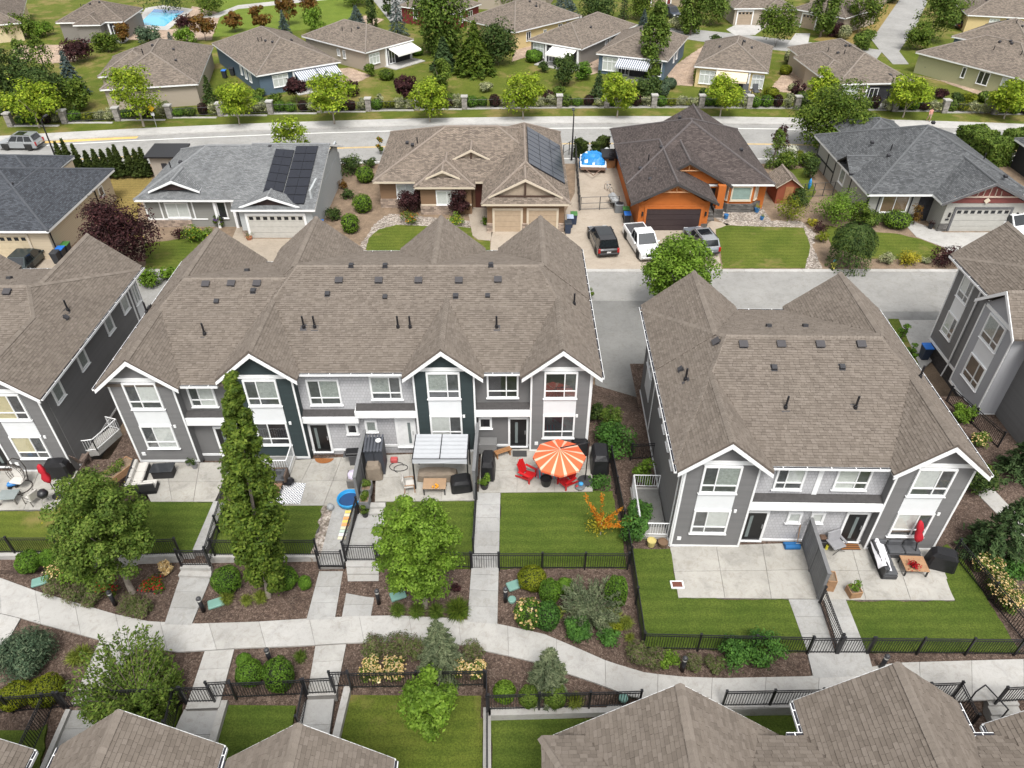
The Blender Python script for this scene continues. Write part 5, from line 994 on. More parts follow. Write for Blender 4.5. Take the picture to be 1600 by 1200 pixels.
# ================================================================ plants
def VZ(u, v, Y): d = ray(u, v); t = Y / d[1]; return CAMH + d[2] * t
def leafmesh(name, C, Nn, L, m, asp=.55, up=None, fold=.12):
    n = len(C); Nn = Nn / np.maximum(1e-6, np.linalg.norm(Nn, axis=1))[:, None]
    rv = RNG.normal(size=(n, 3)) if up is None else up; t = rv - (rv * Nn).sum(1)[:, None] * Nn; t /= np.maximum(1e-6, np.linalg.norm(t, axis=1))[:, None]; b = np.cross(Nn, t); L = np.broadcast_to(L, (n,))[:, None]
    V = np.empty((n, 4, 3)); V[:, 0] = C - t * L * .5; V[:, 2] = C + t * L * .5; V[:, 1] = C + b * L * asp * .5 - Nn * L * fold; V[:, 3] = C - b * L * asp * .5 - Nn * L * fold
    me = bpy.data.meshes.new(name); me.vertices.add(4 * n); me.vertices.foreach_set('co', V.ravel()); me.loops.add(4 * n); me.loops.foreach_set('vertex_index', np.arange(4 * n, dtype=np.int32)); me.polygons.add(n)
    me.polygons.foreach_set('loop_start', np.arange(0, 4 * n, 4, dtype=np.int32)); me.polygons.foreach_set('loop_total', np.full(n, 4, dtype=np.int32)); me.materials.append(m); me.update(calc_edges=True); return me
def sph(n): d = RNG.normal(size=(n, 3)); return d / np.linalg.norm(d, axis=1)[:, None]
def clumped(n, env, k, rc, flat=.8):
    """n leaf points on k clumps whose centres env() gives; rc clump radius (array or scalar)"""
    ctr, rad = env(k); idx = RNG.integers(0, k, n); d = sph(n); d[:, 2] = np.where((d[:, 2] < -.35) & (RNG.random(n) < .6), -d[:, 2], d[:, 2])
    r = (rad * rc)[idx] * np.cbrt(RNG.uniform(.2, 1.25, n)) * np.where(RNG.random(n) < .12, 1.35, 1); P = ctr[idx] + d * r[:, None] * np.array([1, 1, flat]); N_ = d + np.array([0, 0, .55]) + RNG.normal(size=(n, 3)) * .45; return P, N_
def env_ellipsoid(cx, cy, cz, rx, ry, rz, lo=.25, hi=.9):
    def f(k):
        d = sph(k); r = np.cbrt(RNG.uniform(lo ** 3, hi ** 3, k)); c = np.array([cx, cy, cz]) + d * r[:, None] * np.array([rx, ry, rz]); return c, RNG.uniform(.7, 1.25, k)
    return f
def env_profile(prof, lo=.2, hi=.85):     # prof(t)-> (z, radius)
    def f(k):
        t = RNG.random(k); z, r = prof(t); a = RNG.uniform(0, 2 * PI, k); q = r * np.sqrt(RNG.uniform(lo, hi, k)); return np.stack([q * np.cos(a), q * np.sin(a), z], 1), RNG.uniform(.7, 1.2, k) * np.clip(r / r.max(), .35, 1)
    return f
def trunk(h, r, top, spread, m, nb=7, lean=(0, 0)):
    b = MB(); p = [Vector((lean[0] * i / 4, lean[1] * i / 4, h * i / 4)) + Vector((random.uniform(-1, 1), random.uniform(-1, 1), 0)) * r * .5 * (i > 0) for i in range(5)]
    for i in range(4): b.tube(p[i], p[i + 1], r * (1.15 - .2 * i), r * (.95 - .2 * i), 7, cap=False)
    for i in range(nb):
        a = 2 * PI * i / nb + random.uniform(-.4, .4); s = p[random.randint(2, 4)]; e = Vector((math.cos(a) * spread * random.uniform(.4, .8), math.sin(a) * spread * random.uniform(.4, .8), h + (top - h) * random.uniform(.3, .8))); mid = (s + e) / 2 + Vector((0, 0, .05 * h))
        b.tube(s, mid, r * .4, r * .26, 5, cap=False); b.tube(mid, e, r * .26, r * .07, 4, cap=False)
    return b.mesh('trunk', m, True)
LM = {}
def lm(n, *c, **k): LM[n] = leaf_mat(n + '_leaves', c, **k)
lm('lime', (.10, .17, .012), (.17, .25, .018), (.24, .33, .028), (.34, .40, .045)); lm('green', (.040, .075, .011), (.069, .115, .016), (.103, .155, .023), (.149, .196, .034)); lm('bright', (.06, .12, .012), (.10, .18, .018), (.14, .24, .03), (.19, .29, .05))
lm('dark', (.022, .045, .013), (.037, .069, .018), (.062, .100, .025), (.094, .131, .040)); lm('mid', (.050, .094, .016), (.081, .138, .022), (.119, .175, .035), (.150, .206, .044)); lm('plum', (.018, .008, .010), (.032, .013, .016), (.052, .020, .024), (.080, .032, .036)); lm('rust', (.10, .045, .012), (.16, .07, .018), (.12, .09, .02), (.19, .10, .03))
lm('box', (.059, .126, .018), (.092, .186, .024), (.144, .254, .034)); lm('goldbox', (.10, .13, .010), (.15, .18, .015), (.20, .22, .02)); lm('varieg', (.20, .23, .12), (.32, .34, .20), (.42, .42, .28), (.12, .16, .07)); lm('spruce', (.036, .066, .042), (.060, .102, .066), (.102, .150, .096), (.156, .198, .132)); lm('blue', (.05, .08, .085), (.08, .115, .12), (.12, .155, .16)); lm('pine', (.031, .062, .025), (.055, .094, .038), (.086, .133, .055))
lm('cedar', (.027, .045, .013), (.050, .073, .018), (.075, .098, .025)); lm('orange', (.40, .13, .012), (.50, .19, .02), (.42, .22, .03)); lm('yellow', (.30, .26, .02), (.42, .36, .04), (.22, .24, .03)); lm('peach', (.62, .40, .18), (.70, .52, .30), (.55, .38, .16), (.75, .65, .48)); lm('red', (.35, .012, .02), (.48, .02, .03)); lm('tuft', (.16, .20, .03), (.24, .28, .06), (.12, .17, .03)); lm('spike', (.08, .12, .03), (.105, .143, .045), (.150, .180, .068), (.128, .090, .083), (.195, .150, .128)); lm('laurel', (.035, .088, .021), (.061, .150, .031), (.096, .211, .042)); lm('willow', (.06, .085, .05), (.10, .13, .075), (.15, .18, .11), (.20, .23, .15)); lm('white', (.7, .7, .66), (.6, .62, .55)); lm('violet', (.10, .05, .22), (.16, .08, .3))
# --- leaf clouds by habit: (h, r) -> list of meshes [(part, mesh)]
def broad(h, r, m, n, tf=.28, leaf=.2, k=None, rc=.36, flat=.8, tm=palebark, tr=None, zf=None):
    z0 = h * tf; cz = (h + z0) / 2; rz = (h - z0) / 2; k = k or 26; P, N_ = clumped(n, env_ellipsoid(0, 0, cz, r, r, rz), k, r * rc, flat * rz / r if rz < r else flat)
    P[:, 2] = np.maximum(P[:, 2], z0 * .8); return [('trunk', trunk(h * (tf + .15), tr or max(.05, h * .018), h, r, tm)), ('crown', leafmesh('crown', P, N_, RNG.uniform(.7, 1.3, n) * leaf, LM[m]))]
def column(h, r, m, n, tf=.12, leaf=.18, k=40, tip=.35, tm=bark, belly=.45, cr=.5):
    def prof(t): z = h * (tf + (1 - tf) * t); return z, r * np.where(t < belly, .6 + .4 * t / belly, np.maximum(.1, 1 - (1 - tip) * ((t - belly) / (1 - belly)) ** 1.4))
    P, N_ = clumped(n, env_profile(prof), k, r * cr, 1.3); b = MB(); b.tube((0, 0, 0), (0, 0, h * .8), r * .10 + .03, .03, 7); return [('trunk', b.mesh('trunk', tm)), ('crown', leafmesh('crown', P, N_, RNG.uniform(.7, 1.3, n) * leaf, LM[m]))]
def conifer(h, r, m, n, leaf=.25, lay=11, tf=.05, droop=.25, tm=bark, power=1.0, asp=.22):
    """whorls of boughs carrying needle sprays"""
    b = MB(); b.tube((0, 0, 0), (0, 0, h * .95), .03 + h * .014, .02, 6); Cs, Ns, Us = [], [], []; nb = max(60, lay * 9)
    for i in range(nb):
        t = (i + random.random()) / nb; z = h * (tf + (1 - tf) * t); L = r * (1 - t) ** power * random.uniform(.75, 1.12) + .05 * r; a = i * 2.399 + random.uniform(-.3, .3); dx, dy = math.cos(a), math.sin(a); q = max(5, int(n / nb * 1.9 * (L / r)))
        s = np.sqrt(RNG.uniform(.03, 1, q)); zz = z + L * (.25 * s - (droop + .25) * s ** 2); off = RNG.normal(size=(q, 3)) * (.10 * L * (1.1 - s * .6))[:, None]; p = np.stack([dx * L * s, dy * L * s, zz], 1) + off
        side = RNG.choice([-1, 1], q)[:, None] * np.array([-dy, dx, 0]) * .75; u = np.array([dx, dy, .12]) + side + RNG.normal(size=(q, 3)) * .2; Cs.append(p); Us.append(u); Ns.append(np.tile([dx * .35, dy * .35, 1.], (q, 1)) + RNG.normal(size=(q, 3)) * .45)
    C = np.concatenate(Cs); return [('trunk', b.mesh('trunk', tm)), ('crown', leafmesh('crown', C, np.concatenate(Ns), RNG.uniform(.7, 1.3, len(C)) * leaf, LM[m], asp, np.concatenate(Us), .05))]
def ball(h, r, m, n, leaf=.09, rough=.07, sq=2.3, m2=None, f2=0.):
    """dense clipped shrub: leaves over a super-ellipsoid"""
    d = sph(n); k = (np.abs(d[:, 0]) ** sq + np.abs(d[:, 1]) ** sq + np.abs(d[:, 2]) ** sq) ** (-1 / sq); rr = k * (1 - np.abs(RNG.normal(size=n)) * rough) + .05 * np.sin(d[:, 0] * 7 + d[:, 1] * 5); P = d * rr[:, None] * np.array([r, r, h / 2]) + np.array([0, 0, h / 2]); P[:, 2] = np.maximum(P[:, 2], .02)
    N_ = d * np.array([1, 1, r / (h / 2)]) + RNG.normal(size=(n, 3)) * .5; out = [('foliage', leafmesh('foliage', P, N_, RNG.uniform(.7, 1.3, n) * leaf, LM[m]))]
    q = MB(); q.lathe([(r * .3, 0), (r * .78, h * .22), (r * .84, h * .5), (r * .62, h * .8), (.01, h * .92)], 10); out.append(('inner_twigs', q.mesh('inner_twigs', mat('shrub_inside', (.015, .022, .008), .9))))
    if m2: n2 = int(n * f2); i = RNG.choice(np.nonzero(d[:, 2] > -.3)[0], n2); out.append(('flowers', leafmesh('flowers', P[i] * np.array([1.04, 1.04, 1.03]), N_[i] + np.array([0, 0, 1.]), RNG.uniform(.8, 1.3, n2) * leaf * 1.25, LM[m2], .9)))
    return out
def bushy(h, r, m, n, leaf=.12, k=16, m2=None, f2=0., rc=.42, asp=.55):
    P, N_ = clumped(n, env_ellipsoid(0, 0, h * .5, r, r, h * .5, .1, .8), k, r * rc, min(1., h / r * .6)); P[:, 2] = np.abs(P[:, 2]); out = [('foliage', leafmesh('foliage', P, N_, RNG.uniform(.7, 1.3, n) * leaf, LM[m], asp))]
    b = MB(); [b.tube((0, 0, 0), (math.cos(i * 1.3) * r * .5, math.sin(i * 1.3) * r * .5, h * .7), .02, .008, 4) for i in range(5)]; out.append(('stem', b.mesh('stem', bark)))
    if m2: n2 = int(n * f2); i = RNG.choice(np.nonzero(P[:, 2] > h * .45)[0], n2); d = P[i] - np.array([0, 0, h * .5]); out.append(('flowers', leafmesh('flowers', P[i] + d * .08, d + np.array([0, 0, 1.]), RNG.uniform(.7, 1.2, n2) * leaf * .85, LM[m2], .9)))
    return out
def tuft(h, r, m, n, w=.06):
    a = RNG.uniform(0, 2 * PI, n); s = np.sqrt(RNG.random(n)); d = np.stack([np.cos(a) * s, np.sin(a) * s, np.ones(n) * .9], 1); C = np.stack([np.cos(a) * s * r * .55, np.sin(a) * s * r * .55, h * .5 * (1 - .35 * s)], 1) + RNG.normal(size=(n, 3)) * .02; N_ = np.stack([np.cos(a) * .6, np.sin(a) * .6, np.ones(n) * .5], 1) + RNG.normal(size=(n, 3)) * .4
    return [('blades', leafmesh('blades', C, N_, h * RNG.uniform(.8, 1.15, n), LM[m], w, d, .03))]
def weeping(h, r, m, n, leaf=.22):
    a = RNG.uniform(0, 2 * PI, n); s = RNG.random(n) ** .5; t = RNG.random(n); dome = np.sqrt(np.maximum(0, 1 - (s * .85) ** 2)); q = r * (.15 + .85 * s) * (1 + .08 * np.sin(a * 9)); z = h * (.25 + .75 * dome) - t ** 2 * h * .75 * s; P = np.stack([np.cos(a) * q, np.sin(a) * q, np.maximum(.12, z)], 1); N_ = np.stack([np.cos(a), np.sin(a), .5 + dome * .7], 1) + RNG.normal(size=(n, 3)) * .35
    return [('trunk', trunk(h * .5, .09, h, r, bark)), ('crown', leafmesh('crown', P, N_, RNG.uniform(.7, 1.3, n) * leaf, LM[m], .4, np.tile([0, 0, -1.], (n, 1)) + RNG.normal(size=(n, 3)) * .3))]
def spray(h, r, m, n, leaf=.14, nb=34, asp=.3, droop=.0):   # loose upright branches clothed in leaves
    Cs, Us, Ns = [], [], []; b = MB()
    for i in range(nb):
        a = i * 2.4 + random.uniform(-.4, .4); e = random.uniform(.25, 1.05); L = math.hypot(r, h) * random.uniform(.6, 1.0); dx, dy, dz = math.cos(a) * math.cos(e), math.sin(a) * math.cos(e), math.sin(e); k = min(1, r / max(.01, L * math.cos(e))); k2 = min(1, h / max(.01, L * dz)); L *= min(k, k2); q = n // nb; s = RNG.uniform(.12, 1, q); p = np.stack([dx * L * s, dy * L * s, dz * L * s - droop * L * s ** 2], 1) + RNG.normal(size=(q, 3)) * .05 * r
        p[:, 2] = np.maximum(.05, p[:, 2]); Cs.append(p); Us.append(np.tile([dx, dy, dz], (q, 1)) + RNG.normal(size=(q, 3)) * .7); Ns.append(np.tile([-dx * .4, -dy * .4, 1], (q, 1)) + RNG.normal(size=(q, 3)) * .5); b.tube((0, 0, .03), (dx * L, dy * L, dz * L * (1 - droop)), .025, .006, 4, cap=False)
    C = np.concatenate(Cs); return [('stem', b.mesh('stem', bark)), ('foliage', leafmesh('foliage', C, np.concatenate(Ns), RNG.uniform(.7, 1.3, len(C)) * leaf, LM[m], asp, np.concatenate(Us), .04))]
def hedgebox(h, r, m, n, leaf=.2, dp=.5):
    s = RNG.uniform(-1, 1, (n, 3)); f = RNG.integers(0, 3, n); i = np.arange(n); s[i, f] = np.where(f == 2, 1, np.sign(s[i, f])) * RNG.uniform(.86, 1.03, n); N_ = np.zeros((n, 3)); N_[i, f] = s[i, f]; P = s * np.array([r, dp, h / 2]) + np.array([0, 0, h / 2]); P[:, 2] *= 1 + .05 * np.sin(P[:, 0] * 3.1)
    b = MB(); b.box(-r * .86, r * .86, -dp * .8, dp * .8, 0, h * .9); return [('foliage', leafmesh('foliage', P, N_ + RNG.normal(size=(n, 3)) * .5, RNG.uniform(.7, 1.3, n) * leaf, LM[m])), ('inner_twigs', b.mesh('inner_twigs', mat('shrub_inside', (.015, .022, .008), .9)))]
def put(name, parts, loc, label, cat, group=None, rz=None, s=1.):
    T = empty(name, loc, random.uniform(0, 6.28) if rz is None else rz, label, cat, group); T.scale = (s,) * 3 if not isinstance(s, tuple) else s
    for nme, me in parts: obj(nme, me, T, kind='stuff' if nme in ('flowers', 'blades') else None)
    return T
def at_px(u, v, vtop, wpx, z=None):
    p = GP(u, v) if z is None else G(u, v, z); h = VZ(u, vtop, p[1]) - p[2]; dep = p[1] * cpi + (CAMH - p[2]) * spi; return p, max(.15, h), wpx * dep / FPX / 2
def P1(name, kind, u, v, vtop, wpx, label, cat='shrub', z=None, group=None, **k):
    p, h, r = at_px(u, v, vtop, wpx, z); kind, args = kind[0], kind[1:]
    if kind in (ball, bushy):       # rounded mass: its silhouette is taller in view than its real height
        dep = p[1] * cpi + (CAMH - p[2]) * spi; e = (v - vtop) * dep / FPX / 2; d = ray(u, (v + vtop) / 2); sn = -d[2] / math.sqrt(d[0] ** 2 + d[1] ** 2 + d[2] ** 2); cs_ = math.sqrt(1 - sn * sn)
        h = 2 * math.sqrt(max(e * e - (r * sn) ** 2, (.62 * r * cs_) ** 2)) / cs_; q = G(u, (v + vtop) / 2, p[2] + h / 2); p = (q[0], q[1], p[2])
    m, n = args[0], args[1]; kw = args[2] if len(args) > 2 else {}
    return put(name, kind(h, r, m, n, **kw), p, label, cat, group)
# ---- street trees on the verge (lime green), left to right
order = ['leftmost', 'second', 'third', 'fourth', 'fifth', 'sixth', 'seventh', 'eighth', 'ninth', 'tenth', 'eleventh']
for i, (u, v, vt, w) in enumerate(((62, 200, 122, 84), (225, 198, 97, 80), (375, 196, 130, 66), (523, 194, 117, 82), (672, 191, 121, 62), (817, 187, 112, 66), (964, 184, 110, 58), (1125, 182, 113, 58), (1275, 182, 108, 48), (1410, 184, 117, 64), (1568, 186, 126, 62))):
    P1('street_tree', (broad, 'lime', 3600, dict(tf=.18, leaf=.34, k=34, rc=.36)), u, v, vt, w * .92, f'yellow green street tree on the road verge, {order[i]} from the left', 'tree', ZS, 'yellow green street trees along the verge')
P1('young_tree', (broad, 'lime', 2200, dict(tf=.2, leaf=.3)), 462, 258, 186, 62, 'yellow green tree rising behind the light grey house with solar panels', 'tree', ZS)
# ---- pillars, iron fence and clipped hedge along the road
pil_m = shake_mat('grey_stone_pillar', (.27, .25, .235), .3, .14, .3)
xs = [-62 + 6.2 * i for i in range(22)]
pv = MB(); pv.box(-.34, .34, -.34, .34, -.1, 1.55); pme = pv.mesh('shaft', pil_m); pv = MB(); pv.prism([(-.44, -.44, 1.55), (.44, -.44, 1.55), (.44, .44, 1.55), (-.44, .44, 1.55)][::-1], (0, 0, .14)); cme = fixn(pv.mesh('cap', concrete))
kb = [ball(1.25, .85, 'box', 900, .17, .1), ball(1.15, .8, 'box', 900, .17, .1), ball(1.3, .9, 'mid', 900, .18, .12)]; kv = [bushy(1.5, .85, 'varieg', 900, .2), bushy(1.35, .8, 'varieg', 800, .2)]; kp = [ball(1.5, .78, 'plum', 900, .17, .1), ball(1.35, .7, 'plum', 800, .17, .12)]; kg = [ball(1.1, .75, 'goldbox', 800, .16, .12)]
ordn = lambda i: ('first second third fourth fifth sixth seventh eighth ninth tenth eleventh twelfth thirteenth fourteenth fifteenth sixteenth seventeenth eighteenth nineteenth twentieth twenty-first twenty-second'.split())[i]
for i, x in enumerate(xs):
    y = 98.4 + wc(x); T = empty('stone_pillar', (x, y, ZS), 0, f'grey stone pillar with pale cap along the road, {ordn(i)} from the left', 'pillar', 'stone pillars along the road'); obj('shaft', pme, T); obj('cap', cme, T)
    if i == len(xs) - 1: break
    x2 = xs[i + 1]; b = MB(); F_ = empty('iron_fence', (0, 0, ZS), 0, f'low black iron fence between the {ordn(i)} and {ordn(i + 1)} road pillars', 'fence', 'iron fence panels along the road'); y2 = 98.4 + wc(x2)
    b.tube((x + .3, y, 1.15), (x2 - .3, y2, 1.15), .025, n=4); b.tube((x + .3, y, .25), (x2 - .3, y2, .25), .025, n=4); b.build('rail', black, F_); b = MB(); [b.tube((x + .3 + (x2 - x - .6) * k / 28, y + (y2 - y) * k / 28, .1), (x + .3 + (x2 - x - .6) * k / 28, y + (y2 - y) * k / 28, 1.15), .012, n=4, cap=False) for k in range(29)]; b.build('pickets', black, F_, kind='stuff')
    b = MB(); b.box(x + .34, x2 - .34, y - .2, y + .2, -.1, .12); F2 = b.build('kerb_edging', concrete); F2.location.z = ZS; F2['kind'] = 'structure'
    pat = [(kb, 'clipped green boxwood'), (kb, 'rounded green boxwood'), (kp, 'round dark purple shrub'), (kv, 'pale variegated shrub')] if i % 3 != 1 else [(kb, 'clipped green boxwood'), (kg, 'golden green mound shrub'), (kv, 'pale variegated shrub'), (kv, 'loose pale variegated shrub')]
    if i % 4 == 2: pat[1] = (kb, 'broad green boxwood')
    for q, (ks, nm) in enumerate(pat):
        xx = x + .95 + q * 1.45 + random.uniform(-.15, .15); put('hedge_shrub', random.choice(ks), (xx, 98.4 + wc(xx) + random.uniform(.3, .75), ZS + .02), f'{nm} after the {ordn(i)} road pillar from the left', 'shrub', 'hedge shrubs along the road', s=(random.uniform(.85, 1.1), random.uniform(.85, 1.1), random.uniform(.85, 1.25)))
    if i % 2 == 0: xx = random.uniform(x + 1.2, x2 - 1.2); put('garden_shrub', random.choice(kb + kv + kp), (xx, 98.4 + wc(xx) + random.uniform(1.8, 2.6), ZS), f'round shrub set back behind the hedge after the {ordn(i)} road pillar', 'shrub', 'hedge shrubs along the road', s=random.uniform(1., 1.3))
# ---- trees among the far houses: (kind, u, v base, v top, width, label)
FT = [((column, 'mid', 11000, dict(tf=.03, leaf=.5, k=80, tip=.55)), 690, 84, -60, 74, 'broad bright green columnar tree at the top centre'), ((conifer, 'green', 6000, dict(leaf=.6, asp=.4)), 742, 116, 32, 72, 'dark spreading pine tree below the broad green columnar tree'), ((bushy, 'dark', 4180, dict(leaf=.41, k=26)), 778, 100, 38, 62, 'round dark green tree left of the grey far house'),
      ((conifer, 'pine', 4500, dict(leaf=.65, asp=.45)), 694, 112, 58, 44, 'dark pine tree beside the boulder on the far lawn'), ((broad, 'green', 3040, dict(tf=.1, leaf=.36)), 692, 152, 92, 40, 'light green loose shrub tree below the dark pines'), ((broad, 'plum', 2660, dict(tf=.15, leaf=.34, tm=bark)), 636, 162, 118, 34, 'purple leaved small tree on the far lawn'), ((broad, 'plum', 2470, dict(tf=.3, leaf=.31, tm=bark)), 464, 160, 122, 32, 'small dark purple tree in front of the blue house with striped awnings'), ((broad, 'plum', 1520, dict(tf=.1, leaf=.31, tm=bark)), 552, 150, 127, 24, 'purple shrub peeping from behind a street tree'),
      ((column, 'mid', 7000, dict(tf=.03, leaf=.42, k=60, tip=.4)), 1018, 122, 2, 36, 'tall poplar in front of the blue far house'), ((column, 'mid', 5200, dict(tf=.08, leaf=.44, k=36, tip=.6)), 1078, 54, -30, 40, 'tall poplar at the top right of centre'), ((bushy, 'mid', 3420, dict(leaf=.38, k=24)), 1116, 36, -20, 50, 'round green tree beside the tall poplar at the top'), ((bushy, 'green', 3420, dict(leaf=.38, k=24)), 1218, 70, 6, 56, 'round green tree beside the single garage door far house'), ((column, 'mid', 4600, dict(tf=.12, leaf=.44, k=36, tip=.5)), 1281, 58, -40, 38, 'narrow poplar in front of the single garage far house'), ((bushy, 'green', 3230, dict(leaf=.38, k=22)), 1352, 48, -30, 52, 'round green tree left of the far street'), ((bushy, 'mid', 4180, dict(leaf=.38, k=26)), 1470, 62, -20, 58, 'large green tree right of the far street'), ((bushy, 'green', 2660, dict(leaf=.36, k=18)), 1438, 76, 34, 42, 'smaller green tree at the corner of the far street'),
      ((bushy, 'mid', 2660, dict(leaf=.36, k=16)), 1352, 78, 50, 36, 'bushy green shrub behind the taupe far house'), ((bushy, 'plum', 1710, dict(leaf=.34)), 1302, 56, 32, 30, 'purple bush beside the single garage far house'), ((conifer, 'blue', 2700, dict(leaf=.5, asp=.3)), 882, 30, -20, 60, 'large blue spruce behind the grey far house'), ((bushy, 'dark', 3800, dict(leaf=.41, k=26)), 936, 30, -14, 62, 'wide dark green tree at the top behind the grey roof'), ((conifer, 'pine', 1000, dict(leaf=.45)), 974, 30, -30, 18, 'thin dark conifer at the top edge'), ((conifer, 'blue', 1620, dict(leaf=.4)), 1005, 42, 14, 18, 'small blue spruce behind the tall poplar'),
      ((bushy, 'green', 2850, dict(leaf=.36, k=20)), 998, 28, -20, 50, 'light green tree at the top edge near the dark garage doors'), ((conifer, 'blue', 1980, dict(leaf=.42)), 446, 56, 16, 24, 'slim blue spruce between two far houses'), ((conifer, 'blue', 2160, dict(leaf=.45)), 558, 38, 8, 34, 'blue spruce behind the house with the plain white awning'), ((conifer, 'blue', 2340, dict(leaf=.45)), 622, 58, -20, 36, 'tall grey blue spruce beside the broad columnar tree'), ((column, 'dark', 1100, dict(tf=.08, leaf=.36, k=24, tip=.3)), 583, 44, -6, 18, 'narrow dark poplar by the far street at the top'), ((column, 'dark', 900, dict(tf=.08, leaf=.36, k=20, tip=.3)), 606, 26, -14, 14, 'second narrow poplar by the far street at the top'), ((bushy, 'bright', 2090, dict(leaf=.36)), 490, 50, 14, 34, 'bright green small tree at the park edge'),
      ((broad, 'rust', 2090, dict(tf=.25, leaf=.36, tm=bark)), 322, 64, 22, 34, 'round rust tinged tree nearest the swimming pool'), ((broad, 'rust', 2090, dict(tf=.2, leaf=.36, tm=bark)), 368, 50, 19, 30, 'round rust tinged tree on the park lawn, second from the pool'), ((broad, 'rust', 2090, dict(tf=.2, leaf=.36, tm=bark)), 410, 50, 9, 30, 'round rust tinged tree on the park lawn, third from the pool'), ((broad, 'rust', 2090, dict(tf=.2, leaf=.36, tm=bark)), 452, 40, -6, 32, 'round rust tinged tree on the park lawn, fourth from the pool'), ((broad, 'rust', 2090, dict(tf=.2, leaf=.36, tm=bark)), 486, 30, -12, 32, 'round rust tinged tree on the park lawn, farthest from the pool'), ((bushy, 'rust', 1710, dict(leaf=.36)), 190, 66, 36, 24, 'rust tinged tree left of the swimming pool'), ((conifer, 'blue', 1620, dict(leaf=.4)), 272, 84, 50, 30, 'blue spruce behind the taupe far house at left'), ((bushy, 'bright', 1330, dict(leaf=.34)), 288, 66, 46, 34, 'bright green shrub near the pool'),
      ((column, 'mid', 1400, dict(tf=.05, leaf=.36, k=24, tip=.3)), 52, 128, 62, 36, 'bright columnar tree at the upper left'), ((column, 'green', 1400, dict(tf=.05, leaf=.36, k=24, tip=.3)), 78, 128, 56, 34, 'second columnar tree at the upper left'), ((conifer, 'blue', 3240, dict(leaf=.5, asp=.3)), 120, 150, 80, 44, 'grey blue spruce at the upper left beside the taupe house'), ((bushy, 'plum', 2090, dict(leaf=.36)), 118, 95, 66, 50, 'wide purple bush in front of the gabled porch far house'), ((bushy, 'dark', 3040, dict(leaf=.38, k=20)), 18, 150, 70, 60, 'dark tree mass at the upper left edge'), ((bushy, 'green', 2660, dict(leaf=.36)), 30, 60, 26, 48, 'green shrub at the upper left beside the cream house'), ((bushy, 'bright', 1710, dict(leaf=.36)), 62, 56, 34, 36, 'light green shrub near the gabled porch far house'), ((bushy, 'green', 2280, dict(leaf=.36)), 165, 80, 50, 40, 'green tree right of the gabled porch far house'),
      ((conifer, 'dark', 1200, dict(leaf=.4, asp=.4)), 332, 168, 118, 34, 'small dark conifer beside the blue house with awnings'), ((bushy, 'dark', 2850, dict(leaf=.34, k=20)), 884, 132, 82, 38, 'grey green tree in front of the grey far house'), ((conifer, 'pine', 1300, dict(leaf=.4, asp=.35)), 934, 156, 110, 34, 'dark pine behind the hedge below the grey far house'), ((bushy, 'dark', 2850, dict(leaf=.34, k=20)), 1012, 158, 118, 40, 'dense green shrub mound at the foot of the tall poplar'), ((bushy, 'box', 1710, dict(leaf=.3)), 912, 124, 100, 30, 'bright green round bush on the far lawn'), ((ball, 'box', 1710, dict(leaf=.3)), 834, 96, 78, 26, 'round green bush at the corner of the grey far house'), ((ball, 'spruce', 1330, dict(leaf=.26)), 1046, 138, 122, 22, 'round grey green shrub by the gravel strip, upper one'), ((ball, 'spruce', 1330, dict(leaf=.26)), 1036, 150, 132, 20, 'round grey green shrub by the gravel strip, lower one'), ((ball, 'varieg', 1520, dict(leaf=.3)), 1240, 100, 78, 28, 'pale round shrub left of the taupe far house'), ((ball, 'spruce', 1330, dict(leaf=.3)), 1256, 102, 86, 22, 'grey green round shrub left of the taupe far house'), ((ball, 'goldbox', 1140, dict(leaf=.26)), 1228, 116, 102, 18, 'small yellow green shrub beside the tan gravel'), ((bushy, 'varieg', 1330, dict(leaf=.31)), 1058, 44, 30, 26, 'pale round shrub by the far street'), ((bushy, 'plum', 1330, dict(leaf=.29)), 1248, 156, 126, 24, 'purple leaved shrub beside a street tree at right'), ((bushy, 'plum', 1330, dict(leaf=.29)), 962, 160, 142, 22, 'round purple shrub behind the hedge at the tall poplar'),
      ((bushy, 'dark', 1330, dict(leaf=.29)), 1500, 160, 146, 26, 'dark shrub on the lawn of the sage green house'), ((bushy, 'goldbox', 1140, dict(leaf=.26)), 1515, 160, 148, 26, 'yellow green shrub on the lawn of the sage green house'), ((ball, 'box', 1140, dict(leaf=.3)), 652, 86, 74, 18, 'round green bush beside the plain white awning'), ((bushy, 'green', 1330, dict(leaf=.29)), 576, 118, 100, 18, 'small green tree at the corner of the taupe awning house'), ((bushy, 'green', 1710, dict(leaf=.36)), 1500, 40, 4, 50, 'green tree mass at the upper right beside the yellow house'), ((bushy, 'plum', 1140, dict(leaf=.36)), 290, 42, 24, 30, 'dark purple shrub by the pool deck'), ((bushy, 'spruce', 1710, dict(leaf=.36)), 232, 62, 50, 40, 'grey green shrubs massed in front of the pool'), ((bushy, 'dark', 1710, dict(leaf=.36)), 250, 6, -14, 70, 'dark hedge behind the pool'), ((bushy, 'green', 1710, dict(leaf=.36)), 325, 16, 0, 44, 'green shrubs above the pool gravel'), ((bushy, 'green', 2280, dict(leaf=.38)), 555, 4, -30, 60, 'tree at the top edge above the park'), ((bushy, 'dark', 2280, dict(leaf=.38)), 640, 6, -30, 50, 'dark tree at the top edge by the far street'), ((bushy, 'green', 2280, dict(leaf=.38)), 800, 8, -24, 60, 'tree at the top edge above the yellow far house'), ((bushy, 'dark', 2470, dict(leaf=.38)), 1400, 2, -30, 40, 'dark tree at the top edge left of the far street')]
